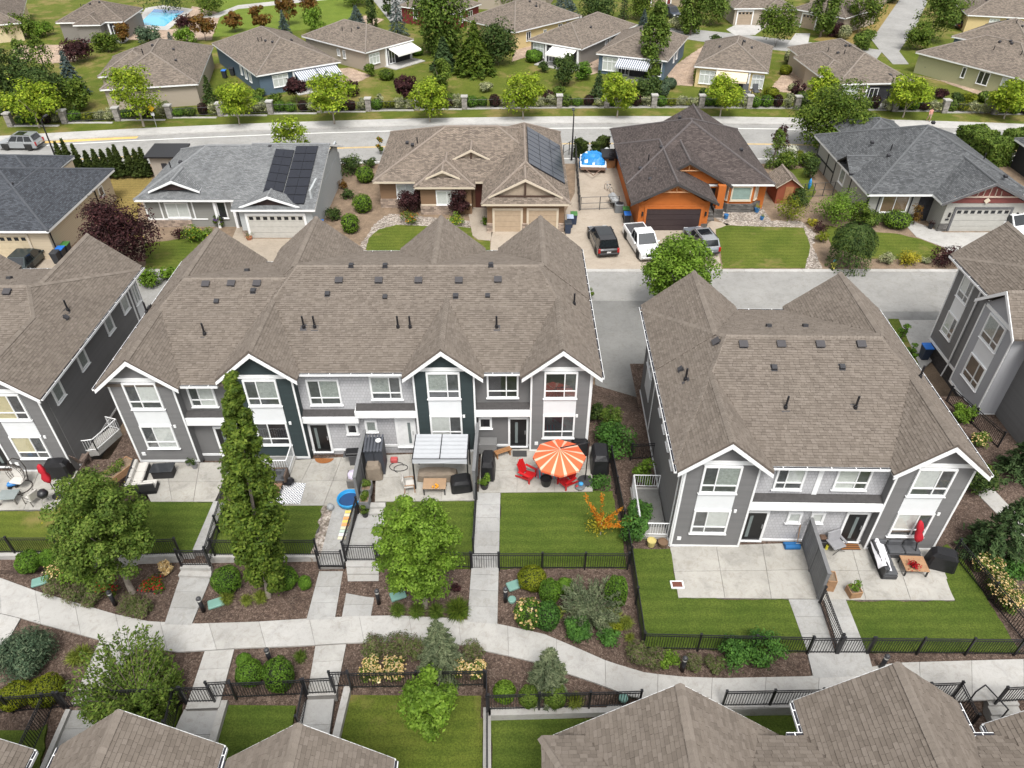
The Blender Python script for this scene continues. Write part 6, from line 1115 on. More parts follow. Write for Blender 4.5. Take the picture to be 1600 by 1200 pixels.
for kd, u, v, vt, w, lb in FT: P1('tree' if 'shrub' not in lb and 'bush' not in lb else 'garden_shrub', kd, u, v, vt, w, lb, 'tree' if 'shrub' not in lb and 'bush' not in lb else 'shrub', ZS, 'greenery among the far houses')
sp_ = sorted(((1100, 150), (1145, 158), (1205, 150), (1340, 152), (1392, 160), (872, 150), (850, 112), (760, 142), (604, 124), (592, 166), (430, 162), (404, 150), (348, 152), (1240, 142), (1290, 160), (1470, 152), (1542, 158), (704, 160), (962, 124), (1562, 166), (1320, 60), (1120, 66)))
for i, (u, v) in enumerate(sp_): P1('garden_shrub', (random.choice((ball, bushy)), random.choice(('mid', 'green', 'varieg', 'dark', 'goldbox', 'plum')), 900, dict(leaf=.28)), u, v, v - random.uniform(10, 20), random.uniform(14, 26), f'loose garden shrub on the far lawns, {ordn(i)} from the left', 'shrub', ZS, 'greenery among the far houses')
# ---- plants of the street gardens
for i, (u, vt) in enumerate(((104, 224), (115, 220), (128, 228), (143, 238), (156, 236), (168, 236), (180, 234), (190, 229), (206, 232), (218, 236), (228, 233))):
    P1('cypress', (conifer, 'cedar', 3200, dict(leaf=.34, asp=.5, droop=-.35, power=.8)), u + 4, 280 - i * .3, vt - 3, 18, f'narrow dark cypress of the row behind the left lawn, {ordn(i)} from the left', 'tree', ZS, 'cypress row by the main road')
ST = [('plum_tree', (broad, 'plum', 9000, dict(tf=.1, leaf=.24, k=40, rc=.42, tm=bark)), 202, 420, 318, 100, 'large purple plum tree beside the beige house', 'tree'), ('garden_shrub', (bushy, 'bright', 1500, dict(leaf=.2)), 231, 448, 415, 40, 'bright green round shrub at the street between two town houses', 'shrub'), ('garden_shrub', (bushy, 'bright', 900, dict(leaf=.2)), 264, 437, 414, 26, 'bright green shrub half hidden by the main row roof', 'shrub'), ('garden_shrub', (bushy, 'bright', 1300, dict(leaf=.2, m2='yellow', f2=.04)), 312, 373, 352, 44, 'low green shrub in front of the light grey house', 'shrub'), ('garden_shrub', (bushy, 'green', 700, dict(leaf=.18, m2='violet', f2=.2)), 341, 357, 336, 18, 'violet flowering pot plant by the grey house porch', 'plant'), ('garden_shrub', (bushy, 'plum', 500, dict(leaf=.18)), 280, 372, 358, 24, 'brownish low shrub below the grey house window', 'shrub'),
      ('garden_shrub', (ball, 'bright', 1300, dict(leaf=.17, rough=.12)), 570, 285, 260, 28, 'round green shrub nearest the road between the solar houses', 'shrub'), ('garden_shrub', (ball, 'bright', 1300, dict(leaf=.17, rough=.12)), 566, 332, 303, 30, 'round green shrub midway between the solar houses', 'shrub'), ('garden_shrub', (ball, 'bright', 1300, dict(leaf=.17, rough=.12)), 547, 364, 334, 28, 'round green shrub nearest the street between the solar houses', 'shrub'), ('garden_shrub', (bushy, 'dark', 900, dict(leaf=.2)), 521, 345, 324, 24, 'dark green shrub at the corner of the grey garage', 'shrub'), ('garden_shrub', (bushy, 'dark', 1600, dict(leaf=.22)), 545, 272, 243, 46, 'dark spreading shrubs behind the light grey house', 'shrub'), ('garden_shrub', (bushy, 'dark', 700, dict(leaf=.2)), 580, 262, 248, 22, 'small dark shrub left of the brown house', 'shrub'), ('garden_shrub', (bushy, 'dark', 600, dict(leaf=.18)), 543, 308, 300, 22, 'low grey green shrub on the soil slope', 'shrub'), ('garden_shrub', (bushy, 'rust', 400, dict(leaf=.16)), 536, 296, 280, 14, 'rust coloured shrub on the soil slope', 'shrub'),
      ('plum_tree', (bushy, 'plum', 2200, dict(leaf=.2, k=22)), 642, 334, 292, 40, 'dark purple bushy tree left of the stone bay window', 'tree'), ('plum_tree', (bushy, 'plum', 2200, dict(leaf=.2, k=22)), 716, 337, 291, 36, 'dark purple bushy tree right of the stone bay window', 'tree'), ('flower_clump', (bushy, 'mid', 700, dict(leaf=.15, m2='orange', f2=.18)), 639, 348, 332, 32, 'orange flowering clump under the left purple tree', 'plant'), ('flower_clump', (bushy, 'bright', 700, dict(leaf=.15, m2='yellow', f2=.12)), 714, 349, 334, 30, 'yellow flowering clump under the right purple tree', 'plant'), ('pot_plant', (bushy, 'bright', 350, dict(leaf=.14)), 757, 352, 339, 13, 'leafy plant beside the tan garage door', 'plant'), ('garden_shrub', (bushy, 'rust', 300, dict(leaf=.14)), 565, 402, 392, 20, 'orange groundcover at the tip of the gravel bed', 'plant'), ('garden_shrub', (bushy, 'green', 500, dict(leaf=.2, m2='orange', f2=.1)), 593, 240, 212, 12, 'thin young tree left of the brown house roof', 'tree'),
      ('hedge', (hedgebox, 'cedar', 2200, dict(leaf=.24)), 937, 246, 218, 46, 'clipped dark hedge behind the tarpaulin trailer', 'hedge'), ('hedge', (hedgebox, 'cedar', 1200, dict(leaf=.24)), 907, 246, 220, 18, 'short clipped hedge end by the wire fence', 'hedge'), ('tree', (broad, 'green', 15000, dict(tf=.06, leaf=.32, k=50, rc=.42)), 1296, 236, 134, 106, 'large round green tree at the road behind the charcoal roofed house', 'tree'), ('plum_tree', (broad, 'plum', 1300, dict(tf=.2, leaf=.2, tm=bark)), 1214, 245, 196, 26, 'thin purple tree behind the red brown shed', 'tree'), ('conifer', (column, 'mid', 1800, dict(tf=.02, leaf=.2, k=26, tip=.2)), 1206, 262, 205, 32, 'green cedar behind the red brown shed', 'tree'), ('garden_shrub', (bushy, 'white', 700, dict(leaf=.18)), 1238, 250, 224, 26, 'white flowering shrub in the garden behind the orange house', 'shrub'), ('garden_shrub', (bushy, 'yellow', 600, dict(leaf=.17)), 1232, 253, 244, 22, 'low yellow shrub in the garden behind the orange house', 'shrub'), ('garden_shrub', (bushy, 'goldbox', 600, dict(leaf=.17)), 1249, 250, 234, 18, 'golden round shrub in the garden behind the orange house', 'shrub'), ('garden_shrub', (bushy, 'varieg', 500, dict(leaf=.17)), 1278, 252, 238, 16, 'pale shrub at the back corner of the charcoal roofed house', 'shrub'), ('garden_shrub', (bushy, 'dark', 1100, dict(leaf=.2)), 1270, 280, 246, 28, 'dark green shrub against the charcoal roofed house', 'shrub'),
      ('hedge', (hedgebox, 'mid', 7000, dict(leaf=.3, dp=1.6)), 1530, 246, 210, 84, 'tall clipped hedge right of the charcoal roofed house', 'hedge'), ('hedge', (hedgebox, 'mid', 3500, dict(leaf=.3, dp=.8)), 1592, 226, 203, 60, 'tall clipped hedge at the right edge', 'hedge'), ('garden_shrub', (bushy, 'bright', 3200, dict(leaf=.18, k=26)), 1312, 348, 298, 78, 'large bright green spreading shrub left of the grey house', 'shrub'), ('garden_shrub', (bushy, 'green', 1400, dict(leaf=.18)), 1342, 350, 314, 34, 'dark leafed shrub at the grey house corner', 'shrub'), ('garden_shrub', (ball, 'bright', 1500, dict(leaf=.16, rough=.12)), 1402, 357, 328, 42, 'round green shrub under the grey house window', 'shrub'), ('weeping_tree', (weeping, 'dark', 7000, {}), 1323, 417, 350, 64, 'dense weeping tree at the street beside the hydrant', 'tree'), ('garden_shrub', (bushy, 'varieg', 900, dict(leaf=.15)), 1387, 414, 394, 24, 'silvery variegated shrub in the street bed', 'shrub'), ('garden_shrub', (bushy, 'yellow', 1100, dict(leaf=.16)), 1422, 415, 389, 30, 'golden yellow shrub in the street bed', 'shrub'), ('garden_shrub', (bushy, 'varieg', 500, dict(leaf=.14)), 1446, 412, 401, 16, 'small pale shrub in the street bed', 'shrub'), ('garden_shrub', (bushy, 'plum', 1400, dict(leaf=.17)), 1480, 417, 384, 44, 'dark purple shrub by the town house at right', 'shrub'),
      ('garden_shrub', (bushy, 'goldbox', 500, dict(leaf=.15)), 1284, 379, 362, 22, 'yellow green shrub at the bend of the gravel bed', 'shrub'), ('garden_shrub', (bushy, 'plum', 500, dict(leaf=.15)), 1282, 364, 346, 24, 'purple shrub at the bend of the gravel bed', 'shrub'), ('garden_shrub', (bushy, 'yellow', 450, dict(leaf=.15)), 1270, 354, 340, 20, 'orange yellow shrub above the gravel bed', 'shrub'), ('garden_shrub', (bushy, 'goldbox', 1100, dict(leaf=.17)), 1236, 345, 306, 44, 'light green spreading shrub right of the orange house', 'shrub'), ('garden_shrub', (bushy, 'rust', 500, dict(leaf=.16)), 1433, 352, 316, 20, 'reddish bare shrub in the grey house porch', 'shrub'), ('street_tree', (broad, 'bright', 14000, dict(tf=.16, leaf=.23, k=80, rc=.26)), 1052, 490, 372, 106, 'bright green round tree at the street above the right town house', 'tree'), ('garden_shrub', (bushy, 'box', 700, dict(leaf=.16)), 1411, 540, 500, 16, 'grassy green strip of shrubs right of the right town house roof', 'shrub'), ('garden_shrub', (bushy, 'box', 700, dict(leaf=.16)), 1426, 568, 530, 18, 'second grassy strip of shrubs right of the right town house roof', 'shrub'), ('garden_shrub', (bushy, 'green', 300, dict(leaf=.14)), 922, 468, 448, 12, 'small shrub peeping past the main roof edge', 'shrub')]
ST += [('garden_shrub', (bushy, 'green', 1600, dict(leaf=.24)), 1228, 262, 236, 40, 'green shrub behind the red brown shed roof', 'shrub'), ('garden_shrub', (bushy, 'mid', 1400, dict(leaf=.24)), 1262, 262, 238, 34, 'green shrub before the large round tree', 'shrub'), ('garden_shrub', (bushy, 'dark', 1400, dict(leaf=.2)), 1250, 322, 296, 40, 'dark spreading shrub in front of the wire fence', 'shrub'), ('garden_shrub', (bushy, 'mid', 1200, dict(leaf=.2)), 1362, 352, 330, 34, 'green shrub left of the window of the charcoal roofed house', 'shrub'), ('tree', (bushy, 'dark', 3000, dict(leaf=.4, k=26)), 60, 178, 100, 70, 'dark tree behind the leftmost street trees', 'tree'), ('tree', (bushy, 'green', 2600, dict(leaf=.4, k=24)), 110, 172, 120, 50, 'green tree left of the taupe far house', 'tree'), ('tree', (conifer, 'dark', 2600, dict(leaf=.5, asp=.4)), 22, 176, 84, 50, 'dark conifer at the upper left edge', 'tree')]
for nm, kd, u, v, vt, w, lb, ct in ST: P1(nm, kd, u, v, vt, w, lb, ct, ZS)
# ---- courtyard trees and shrubs
CTREE = P1('columnar_tree', (column, 'green', 34000, dict(tf=.08, leaf=.17, k=210, tip=.12, tm=palebark, belly=.33, cr=.36)), 420, 932, 588, 78, 'tall dark green columnar tree in front of the main row', 'tree'); CTREE.rotation_euler = (0, .1, 0)
P1('maple_tree', (broad, 'mid', 27000, dict(tf=.16, leaf=.15, k=120, rc=.21)), 208, 926, 745, 134, 'broad green tree at left in front of the patio sofa', 'tree')
P1('maple_tree', (broad, 'bright', 26000, dict(tf=.14, leaf=.14, k=110, rc=.21)), 664, 948, 770, 124, 'bright green tree in front of the gazebo patio', 'tree')
P1('young_tree', (broad, 'bright', 8000, dict(tf=.2, leaf=.15, k=34, rc=.34)), 676, 1152, 1058, 74, 'small bright tree on the bottom centre lawn', 'tree', -.62)
P1('yellow_tipped_shrub', (bushy, 'mid', 5200, dict(leaf=.13, k=34, m2='yellow', f2=.10)), 142, 852, 738, 100, 'shrub tree with yellow blossom tips beside the patio sofa', 'shrub', -.3)
CT = [('spruce', (spray, 'willow', 9000, dict(leaf=.2, nb=90, asp=.22, droop=.25)), 922, 962, 878, 90, 'grey green weeping spruce in the mulch bed right of the garden walk', 'tree'), ('spruce', (conifer, 'willow', 5200, dict(leaf=.24, asp=.22, power=.6)), 690, 1050, 972, 74, 'grey green young spruce beside the curved path', 'tree'), ('spruce', (conifer, 'willow', 3800, dict(leaf=.24, asp=.22, power=.6)), 856, 1078, 1014, 66, 'grey green young spruce behind the iron fence near the big bottom roof', 'tree'), ('mountain_pine', (bushy, 'spruce', 9000, dict(leaf=.16, k=34, asp=.25)), 38, 1055, 986, 88, 'round blue green pine at the left edge', 'shrub'), ('plum_bush', (spray, 'mid', 15000, dict(leaf=.17, nb=130, asp=.4)), 218, 1100, 966, 136, 'loose spiky green shrub over the bottom left fence', 'shrub'),
      ('spruce', (conifer, 'pine', 4200, dict(leaf=.32, asp=.25)), 1548, 866, 778, 104, 'dark green spruce at the right edge beside the iron fence', 'tree'), ('spruce', (conifer, 'pine', 3200, dict(leaf=.3, asp=.25)), 1588, 740, 674, 72, 'dark green spruce at the right edge above the side path', 'tree')]
for nm, kd, u, v, vt, w, lb, ct in CT: P1(nm, kd, u, v, vt, w, lb, ct)
BX = [(44, 895, 860, 36, 'box', 'clipped boxwood ball at the far left below the fence'), (76, 885, 858, 28, 'box', 'smaller clipped boxwood ball beside the far left one'), (353, 928, 885, 44, 'box', 'dark boxwood ball left of the columnar tree trunk'), (444, 922, 886, 40, 'box', 'boxwood ball right of the columnar tree trunk'), (476, 921, 900, 19, 'box', 'small boxwood ball beside the garden walk'), (831, 923, 883, 44, 'goldbox', 'golden green clipped ball in the bed right of the central walk'), (859, 943, 905, 34, 'box', 'green clipped ball next to the golden one'), (963, 948, 901, 36, 'box', 'green clipped ball right of the weeping spruce'), (884, 928, 903, 28, 'box', 'green clipped ball behind the weeping spruce'), (390, 1072, 1032, 42, 'box', 'left of the two large boxwood balls behind the bottom fence'), (435, 1080, 1028, 46, 'box', 'right of the two large boxwood balls behind the bottom fence'), (380, 1040, 1022, 22, 'box', 'small boxwood peeping above the left large ball'), (72, 1102, 1055, 52, 'goldbox', 'yellow green clipped mound at the bottom left'), (25, 1105, 1066, 48, 'goldbox', 'yellow green mound at the bottom left edge'), (788, 1098, 1064, 34, 'bright', 'bright round shrub behind the fence corner at bottom centre'), (826, 1105, 1072, 30, 'mid', 'green shrub behind the fence left of the young spruce'), (868, 1105, 1068, 36, 'mid', 'green shrub in front of the young spruce by the fence')]
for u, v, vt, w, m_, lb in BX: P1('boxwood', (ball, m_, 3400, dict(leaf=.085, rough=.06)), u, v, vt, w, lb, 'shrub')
SH = [((ball, 'box', 2400, dict(leaf=.10, rough=.12, m2='peach', f2=.05)), 826, 982, 935, 44, 'green shrub flecked with cream flowers beside the curved path'), ((ball, 'laurel', 2200, dict(leaf=.12, rough=.12)), 855, 984, 940, 40, 'leafy dark green shrub beside the flecked one'), ((bushy, 'laurel', 2000, dict(leaf=.13)), 903, 1002, 962, 42, 'rounded leafy shrub below the weeping spruce'), ((bushy, 'laurel', 1400, dict(leaf=.12)), 952, 1010, 978, 34, 'small leafy shrub at the right end of the centre bed'), ((bushy, 'goldbox', 700, dict(leaf=.11)), 962, 992, 972, 24, 'yellow green mound on top of the right end bed'), ((bushy, 'tuft', 500, dict(leaf=.10)), 876, 966, 946, 18, 'yellow green tuft left of the weeping spruce'),
      ((bushy, 'peach', 1100, dict(leaf=.10)), 258, 898, 874, 20, 'yellow rose bush by the concrete steps'), ((bushy, 'mid', 1400, dict(leaf=.12, m2='peach', f2=.2)), 92, 908, 872, 50, 'pale yellow flowering shrub left of the broad tree'), ((bushy, 'bright', 1800, dict(leaf=.12)), 124, 918, 876, 60, 'leafy green shrub left of the broad tree trunk'), ((bushy, 'green', 900, dict(leaf=.11, m2='red', f2=.2)), 240, 926, 898, 34, 'red rose bush right of the broad tree trunk'), ((bushy, 'green', 700, dict(leaf=.11, m2='red', f2=.2)), 168, 930, 908, 34, 'red rose bush left of the broad tree trunk'), ((bushy, 'spike', 1500, dict(leaf=.14, asp=.22, k=22)), 88, 930, 905, 42, 'grey green lavender clump at the path edge, leftmost'), ((bushy, 'spike', 1500, dict(leaf=.14, asp=.22, k=22)), 116, 940, 914, 40, 'grey green lavender clump at the path edge, second'), ((bushy, 'spike', 1500, dict(leaf=.14, asp=.22, k=22)), 142, 946, 922, 34, 'grey green lavender clump at the path edge, third'), ((bushy, 'spike', 1350, dict(leaf=.14, asp=.22, k=22)), 200, 958, 930, 40, 'feathery clump right of the bollard light at left'), ((bushy, 'spike', 1350, dict(leaf=.14, asp=.22, k=22)), 222, 962, 936, 36, 'feathery clump nearest the concrete steps walk'),
      ((tuft, 'tuft', 260), 408, 938, 924, 18, 'yellow tuft beside the columnar tree trunk'), ((tuft, 'tuft', 220), 356, 940, 926, 14, 'small yellow tuft left of the columnar tree'), ((tuft, 'tuft', 220), 386, 942, 930, 12, 'tiny yellow tuft left of the columnar tree trunk'), ((tuft, 'mid', 420), 622, 958, 944, 20, 'green grass clump below the bright tree, leftmost'), ((tuft, 'mid', 420), 652, 960, 945, 20, 'green grass clump below the bright tree, second'), ((tuft, 'mid', 420), 682, 961, 945, 20, 'green grass clump below the bright tree, third'), ((tuft, 'green', 700), 716, 960, 938, 26, 'dense dark grass clump beside the central walk'), ((bushy, 'plum', 400, dict(leaf=.1)), 712, 927, 912, 16, 'small purple shrub near the central walk'), ((tuft, 'tuft', 300), 956, 972, 952, 20, 'yellow green grass tuft right of the weeping spruce, upper'), ((tuft, 'tuft', 260), 978, 978, 964, 15, 'yellow green grass tuft right of the weeping spruce, outer'), ((tuft, 'tuft', 200), 984, 1000, 990, 12, 'small straw coloured tuft at the end of the bed'),
      ((bushy, 'spike', 2100, dict(leaf=.14, asp=.22, k=22)), 590, 1030, 992, 50, 'purple tinged feathery clump at the path, leftmost'), ((bushy, 'spike', 2100, dict(leaf=.14, asp=.22, k=22)), 620, 1032, 994, 50, 'purple tinged feathery clump at the path, second'), ((bushy, 'spike', 2100, dict(leaf=.14, asp=.22, k=22)), 648, 1030, 995, 46, 'purple tinged feathery clump at the path, third'), ((bushy, 'spike', 1800, dict(leaf=.14, asp=.22, k=22)), 738, 1032, 1006, 38, 'purple tinged feathery clump right of the young spruce'), ((bushy, 'mid', 1300, dict(leaf=.11, m2='peach', f2=.30)), 582, 1065, 1026, 38, 'peach flowering rose bush behind the bottom fence, leftmost'), ((bushy, 'mid', 1300, dict(leaf=.11, m2='peach', f2=.34)), 618, 1064, 1024, 36, 'peach flowering rose bush behind the bottom fence, second'), ((bushy, 'mid', 700, dict(leaf=.10, m2='white', f2=.3)), 664, 1058, 1038, 22, 'white flowering rose bush behind the bottom fence'), ((bushy, 'mid', 1000, dict(leaf=.11, m2='peach', f2=.34)), 718, 1060, 1030, 28, 'peach flowering rose bush behind the bottom fence, fourth'), ((bushy, 'mid', 1200, dict(leaf=.11, m2='peach', f2=.36)), 746, 1062, 1026, 28, 'peach flowering rose bush at the fence corner'),
      ((bushy, 'spike', 2100, dict(leaf=.14, asp=.22, k=22)), 1000, 1034, 1006, 44, 'feathery purple tinged clump at the path end, leftmost'), ((bushy, 'spike', 1800, dict(leaf=.14, asp=.22, k=22)), 1022, 1042, 1014, 40, 'feathery purple tinged clump at the path end, second'), ((bushy, 'bright', 900, dict(leaf=.1)), 1044, 1046, 1016, 34, 'bright green shrub left of the bollard light at right'), ((bushy, 'spike', 1500, dict(leaf=.14, asp=.22, k=22)), 1086, 1048, 1022, 32, 'feathery clump right of the bollard light'), ((bushy, 'spike', 1500, dict(leaf=.14, asp=.22, k=22)), 1116, 1052, 1024, 34, 'feathery clump farthest right of the bollard light'), ((bushy, 'laurel', 1700, dict(leaf=.13)), 1140, 1030, 1000, 62, 'leafy dark green groundcover at the fence, left half'), ((bushy, 'laurel', 1700, dict(leaf=.13)), 1196, 1030, 1000, 66, 'leafy dark green groundcover at the fence, right half'), ((tuft, 'tuft', 200), 121, 1034, 1018, 16, 'straw coloured tuft in the left mulch bed'), ((tuft, 'tuft', 240), 134, 1028, 1010, 18, 'dry yellow tuft in the left mulch bed'), ((tuft, 'mid', 240), 470, 1030, 1018, 14, 'small green tuft right of the large boxwood balls'), ((tuft, 'tuft', 300), 898, 1100, 1086, 20, 'yellow green tuft behind the fence at the big bottom roof'),
      ((bushy, 'laurel', 1500, dict(leaf=.14)), 1000, 812, 775, 38, 'leafy dark hedge plant right of the long side fence, upper'), ((bushy, 'laurel', 2400, dict(leaf=.14)), 992, 850, 800, 44, 'leafy dark hedge plant right of the long side fence, lower'), ((bushy, 'bright', 1600, dict(leaf=.14)), 1006, 760, 716, 32, 'bright leafy shrub beside the areaway railing'), ((bushy, 'laurel', 2600, dict(leaf=.15)), 962, 706, 664, 70, 'leafy dark shrub mass at the head of the lane'), ((bushy, 'mid', 1400, dict(leaf=.16)), 955, 672, 634, 36, 'lighter green shrub at the head of the lane'), ((bushy, 'dark', 900, dict(leaf=.15)), 932, 660, 630, 30, 'dark shrub against the main row corner'), ((bushy, 'laurel', 700, dict(leaf=.12)), 938, 762, 742, 36, 'low light leafed planting beside the parasol patio'),
      ((bushy, 'mid', 1300, dict(leaf=.12, m2='peach', f2=.25)), 1545, 900, 862, 40, 'cream flowering bush at the right edge fence, upper'), ((bushy, 'mid', 1500, dict(leaf=.12, m2='peach', f2=.30)), 1560, 935, 895, 44, 'cream flowering bush at the right edge fence, middle'), ((bushy, 'mid', 1500, dict(leaf=.12, m2='peach', f2=.34)), 1580, 960, 915, 50, 'cream flowering bush at the right edge fence, lower'), ((bushy, 'laurel', 1400, dict(leaf=.14)), 1590, 905, 868, 44, 'dark leafy shrub at the right edge', ), ((bushy, 'bright', 1500, dict(leaf=.15)), 1508, 660, 630, 36, 'bright leafy shrub at the right town house side path'), ((bushy, 'mid', 900, dict(leaf=.13, m2='peach', f2=.12)), 1535, 700, 676, 30, 'pale flowering shrub by the side path fence'), ((bushy, 'dark', 1400, dict(leaf=.15)), 1540, 780, 738, 50, 'dark green shrub between the side path and the spruce'), ((bushy, 'green', 1100, dict(leaf=.14)), 1535, 752, 722, 44, 'green shrub right of the white roof corner')]
for it in SH: kd, u, v, vt, w, lb = it[:6]; P1('garden_plant', kd, u, v, vt, w, lb, 'plant')
# orange shoots of the young tree on the lawn
p = G(938, 836, .05); T = empty('young_tree', p, 0, 'little tree with glowing orange shoots on the lawn below the orange parasol', 'tree'); b = MB(); b.tube((0, 0, 0), (0, 0, .7), .03, .02, 5); b.build('trunk', palebark, T)
Cs, Us = [], []
for dx, dy, dz in ((-.75, .25, 1.55), (-.05, .35, 1.5), (.75, .25, .75), (1.35, .0, .5), (.75, -.2, .25), (-.45, .1, 1.1), (.35, .1, .5)):
    s = RNG.uniform(0, 1, 130); Cs.append(np.array([0, 0, .55]) + s[:, None] * np.array([dx, dy, dz]) + RNG.normal(size=(130, 3)) * .045); Us.append(np.tile([dx, dy, dz], (130, 1)) + RNG.normal(size=(130, 3)) * .9)
C = np.concatenate(Cs); obj('crown', leafmesh('crown', C, RNG.normal(size=C.shape) + np.array([0, -.3, .6]), RNG.uniform(.08, .14, len(C)), LM['orange'], .5, np.concatenate(Us)), T); T.scale = (1.3, 1.3, 1.3); c2 = RNG.normal(size=(260, 3)) * np.array([.2, .2, .2]) + np.array([-.15, 0, .6]); obj('lower_leaves', leafmesh('lower_leaves', c2, sph(260), .1, LM['yellow']), T)
# ================================================================ fences, dividers, lamps, small fixtures
pk = MB(); pk.box(-.0105, .0105, -.0105, .0105, .06, 1.1); PICK = pk.mesh('picket', black)
pk = MB(); pk.box(-.04, .04, -.04, .04, -.1, 1.24); pk.prism([(-.055, -.055, 1.24), (.055, -.055, 1.24), (.055, .055, 1.24), (-.055, .055, 1.24)][::-1], (0, 0, .05)); POST = fixn(pk.mesh('post', black))
def fence(label, pts, z=None, gate=False, sp=.115, post_sp=2.4, name='iron_fence'):
    Q = [Vector(G(p[0], p[1], p[2]) if len(p) == 3 else (GP(*p) if z is None else G(p[0], p[1], z))) for p in pts]; T = empty('garden_gate' if gate else name, Q[0], 0, label, 'gate' if gate else 'fence', 'black garden gates' if gate else 'black iron garden fences'); o = Q[0]
    for a, b_ in zip(Q[:-1], Q[1:]):
        L = (b_ - a).length; rz = math.atan2(b_.y - a.y, b_.x - a.x); n = max(1, round(L / post_sp)); r = MB()
        for i in range(n + 1): q = bpy.data.objects.new('post', POST); COL.objects.link(q); q.parent = T; p = a.lerp(b_, i / n) - o; q.matrix_local = TR(p.x, p.y, p.z, rz)
        for zz in (1.16, 1.02, .1): r = MB(); r.prism([a - o + Vector((0, 0, zz + .018)), b_ - o + Vector((0, 0, zz + .018)), b_ - o + Vector((0, 0, zz - .018)), a - o + Vector((0, 0, zz - .018))], Vector((-math.sin(rz), math.cos(rz), 0)) * .035); r.build('rail', black, T)
        k = int(L / sp)
        for i in range(1, k): p = a.lerp(b_, i / k) - o; q = bpy.data.objects.new('picket', PICK); COL.objects.link(q); q.parent = T; q.matrix_local = TR(p.x, p.y, p.z, rz)
fence('black iron fence of the yard at the far left', [(-50, 864), (97, 864)], -.5); fence('black iron fence in front of the patio sofa lawn', [(112, 872), (282, 866)], .03)
fence('black gate at the steps beside the columnar tree', [(284, 884), (328, 884)], .02, True); fence('black iron fence beside the walk left of the columnar tree', [(328, 880), (356, 786)], .02)
fence('black iron fence behind the columnar tree', [(336, 868), (497, 868)], .03); fence('black gate at the walk right of the columnar tree', [(499, 886), (537, 886)], .0, True); fence('black gate on the landing above the three steps', [(541, 876), (588, 876)], .02, True)
fence('black iron fence between the two walks by the blue paddling pool', [(539, 872), (560, 802)], .02); fence('black iron fence behind the bright green tree', [(592, 884), (736, 888)], -.08); fence('black gate at the long central walk', [(738, 889), (779, 889)], -.03, True)
fence('black iron fence between the gazebo lawn and the central walk', [(740, 866, .0), (745, 780, .3)]); fence('black iron fence below the orange parasol lawn', [(780, 889), (980, 889)], -.02); fence('long black iron fence running along the left of the right town house lawn', [(953, 722), (984, 880), (1003, 1012)], .0)
fence('black iron fence in front of the left half of the right town house lawn', [(1004, 1014), (1261, 1020)], .0); fence('black gate left of the centre post at the right town house', [(1262, 1021), (1306, 1021)], .02, True); fence('black gate right of the centre post at the right town house', [(1309, 1021), (1354, 1021)], .02, True); fence('black iron fence in front of the lawn with the red parasol patio', [(1356, 1021), (1660, 1024)], .0)
fence('black iron fence between the twin walks of the right town house', [(1307, 1016), (1280, 942)], .02); fence('black iron fence along the right side of the right lawn', [(1488, 868), (1606, 1012)], .0); fence('short black fence at the areaway beside the lane', [(985, 718), (1022, 716)], .0); fence('black fence at the side path of the right edge town house', [(1478, 628), (1558, 700)], -.1)
fence('black iron fence at the bottom left corner', [(-60, 1120), (100, 1106)]); fence('black gate at the bottom left walk', [(106, 1106), (160, 1103)], None, True); fence('black iron fence under the loose spiky shrub', [(161, 1103), (290, 1098)]); fence('black side fence of the bottom left lawn', [(82, 1108), (40, 1200)], -.6); fence('black side fence beside the second bottom walk', [(280, 1100), (268, 1150)], -.55)
fence('black gate at the second bottom walk', [(292, 1098), (336, 1097)], None, True); fence('short raised black fence on the second kerb wall', [(332, 1090), (368, 1088)], -.3); fence('black iron fence in front of the two large boxwood balls', [(369, 1091), (478, 1086)]); fence('black gate at the third bottom walk', [(481, 1085), (524, 1083)], None, True); fence('short raised black fence on the third kerb wall', [(520, 1074), (548, 1073)], -.25); fence('black iron fence in front of the peach rose bushes', [(549, 1076), (757, 1072)]); fence('black side fence beside the third bottom walk', [(480, 1088), (470, 1142)], -.55)
fence('black fence along the long white wall at bottom centre', [(760, 1074), (761, 1112), (761, 1230)], -.2); fence('black fence on the white cap left of the big bottom roof', [(764, 1110), (998, 1103)], -.15); fence('black fence between the two big bottom roofs', [(1128, 1104), (1276, 1101), (1300, 1130)], -.05); fence('black fence right of the second big bottom roof', [(1440, 1092), (1488, 1090), (1512, 1140)], -.05); fence('black fence at the bottom right edge', [(1556, 1098), (1660, 1092)], -.05)
T = empty('hand_rail', G(1512, 1098, -.1), 0, 'black hand rail at the stair well at bottom right', 'rail'); b = MB(); b.path([(0, 0, 0), (0, 0, .9), (.55, .3, .9), (1.3, -.5, .4), (1.3, -.5, -.4)], .03); b.build('rail', black, T); T2 = obj('garden_steps', None, kind='structure')
for i in range(4): A = Vector(G(1540, 1088, -.1)); q = MB(); q.box(A.x, A.x + 1.3, A.y - .35 * (i + 1), A.y - .35 * i, -1.2, -.15 - .15 * i); q.build('step', concrete, T2)
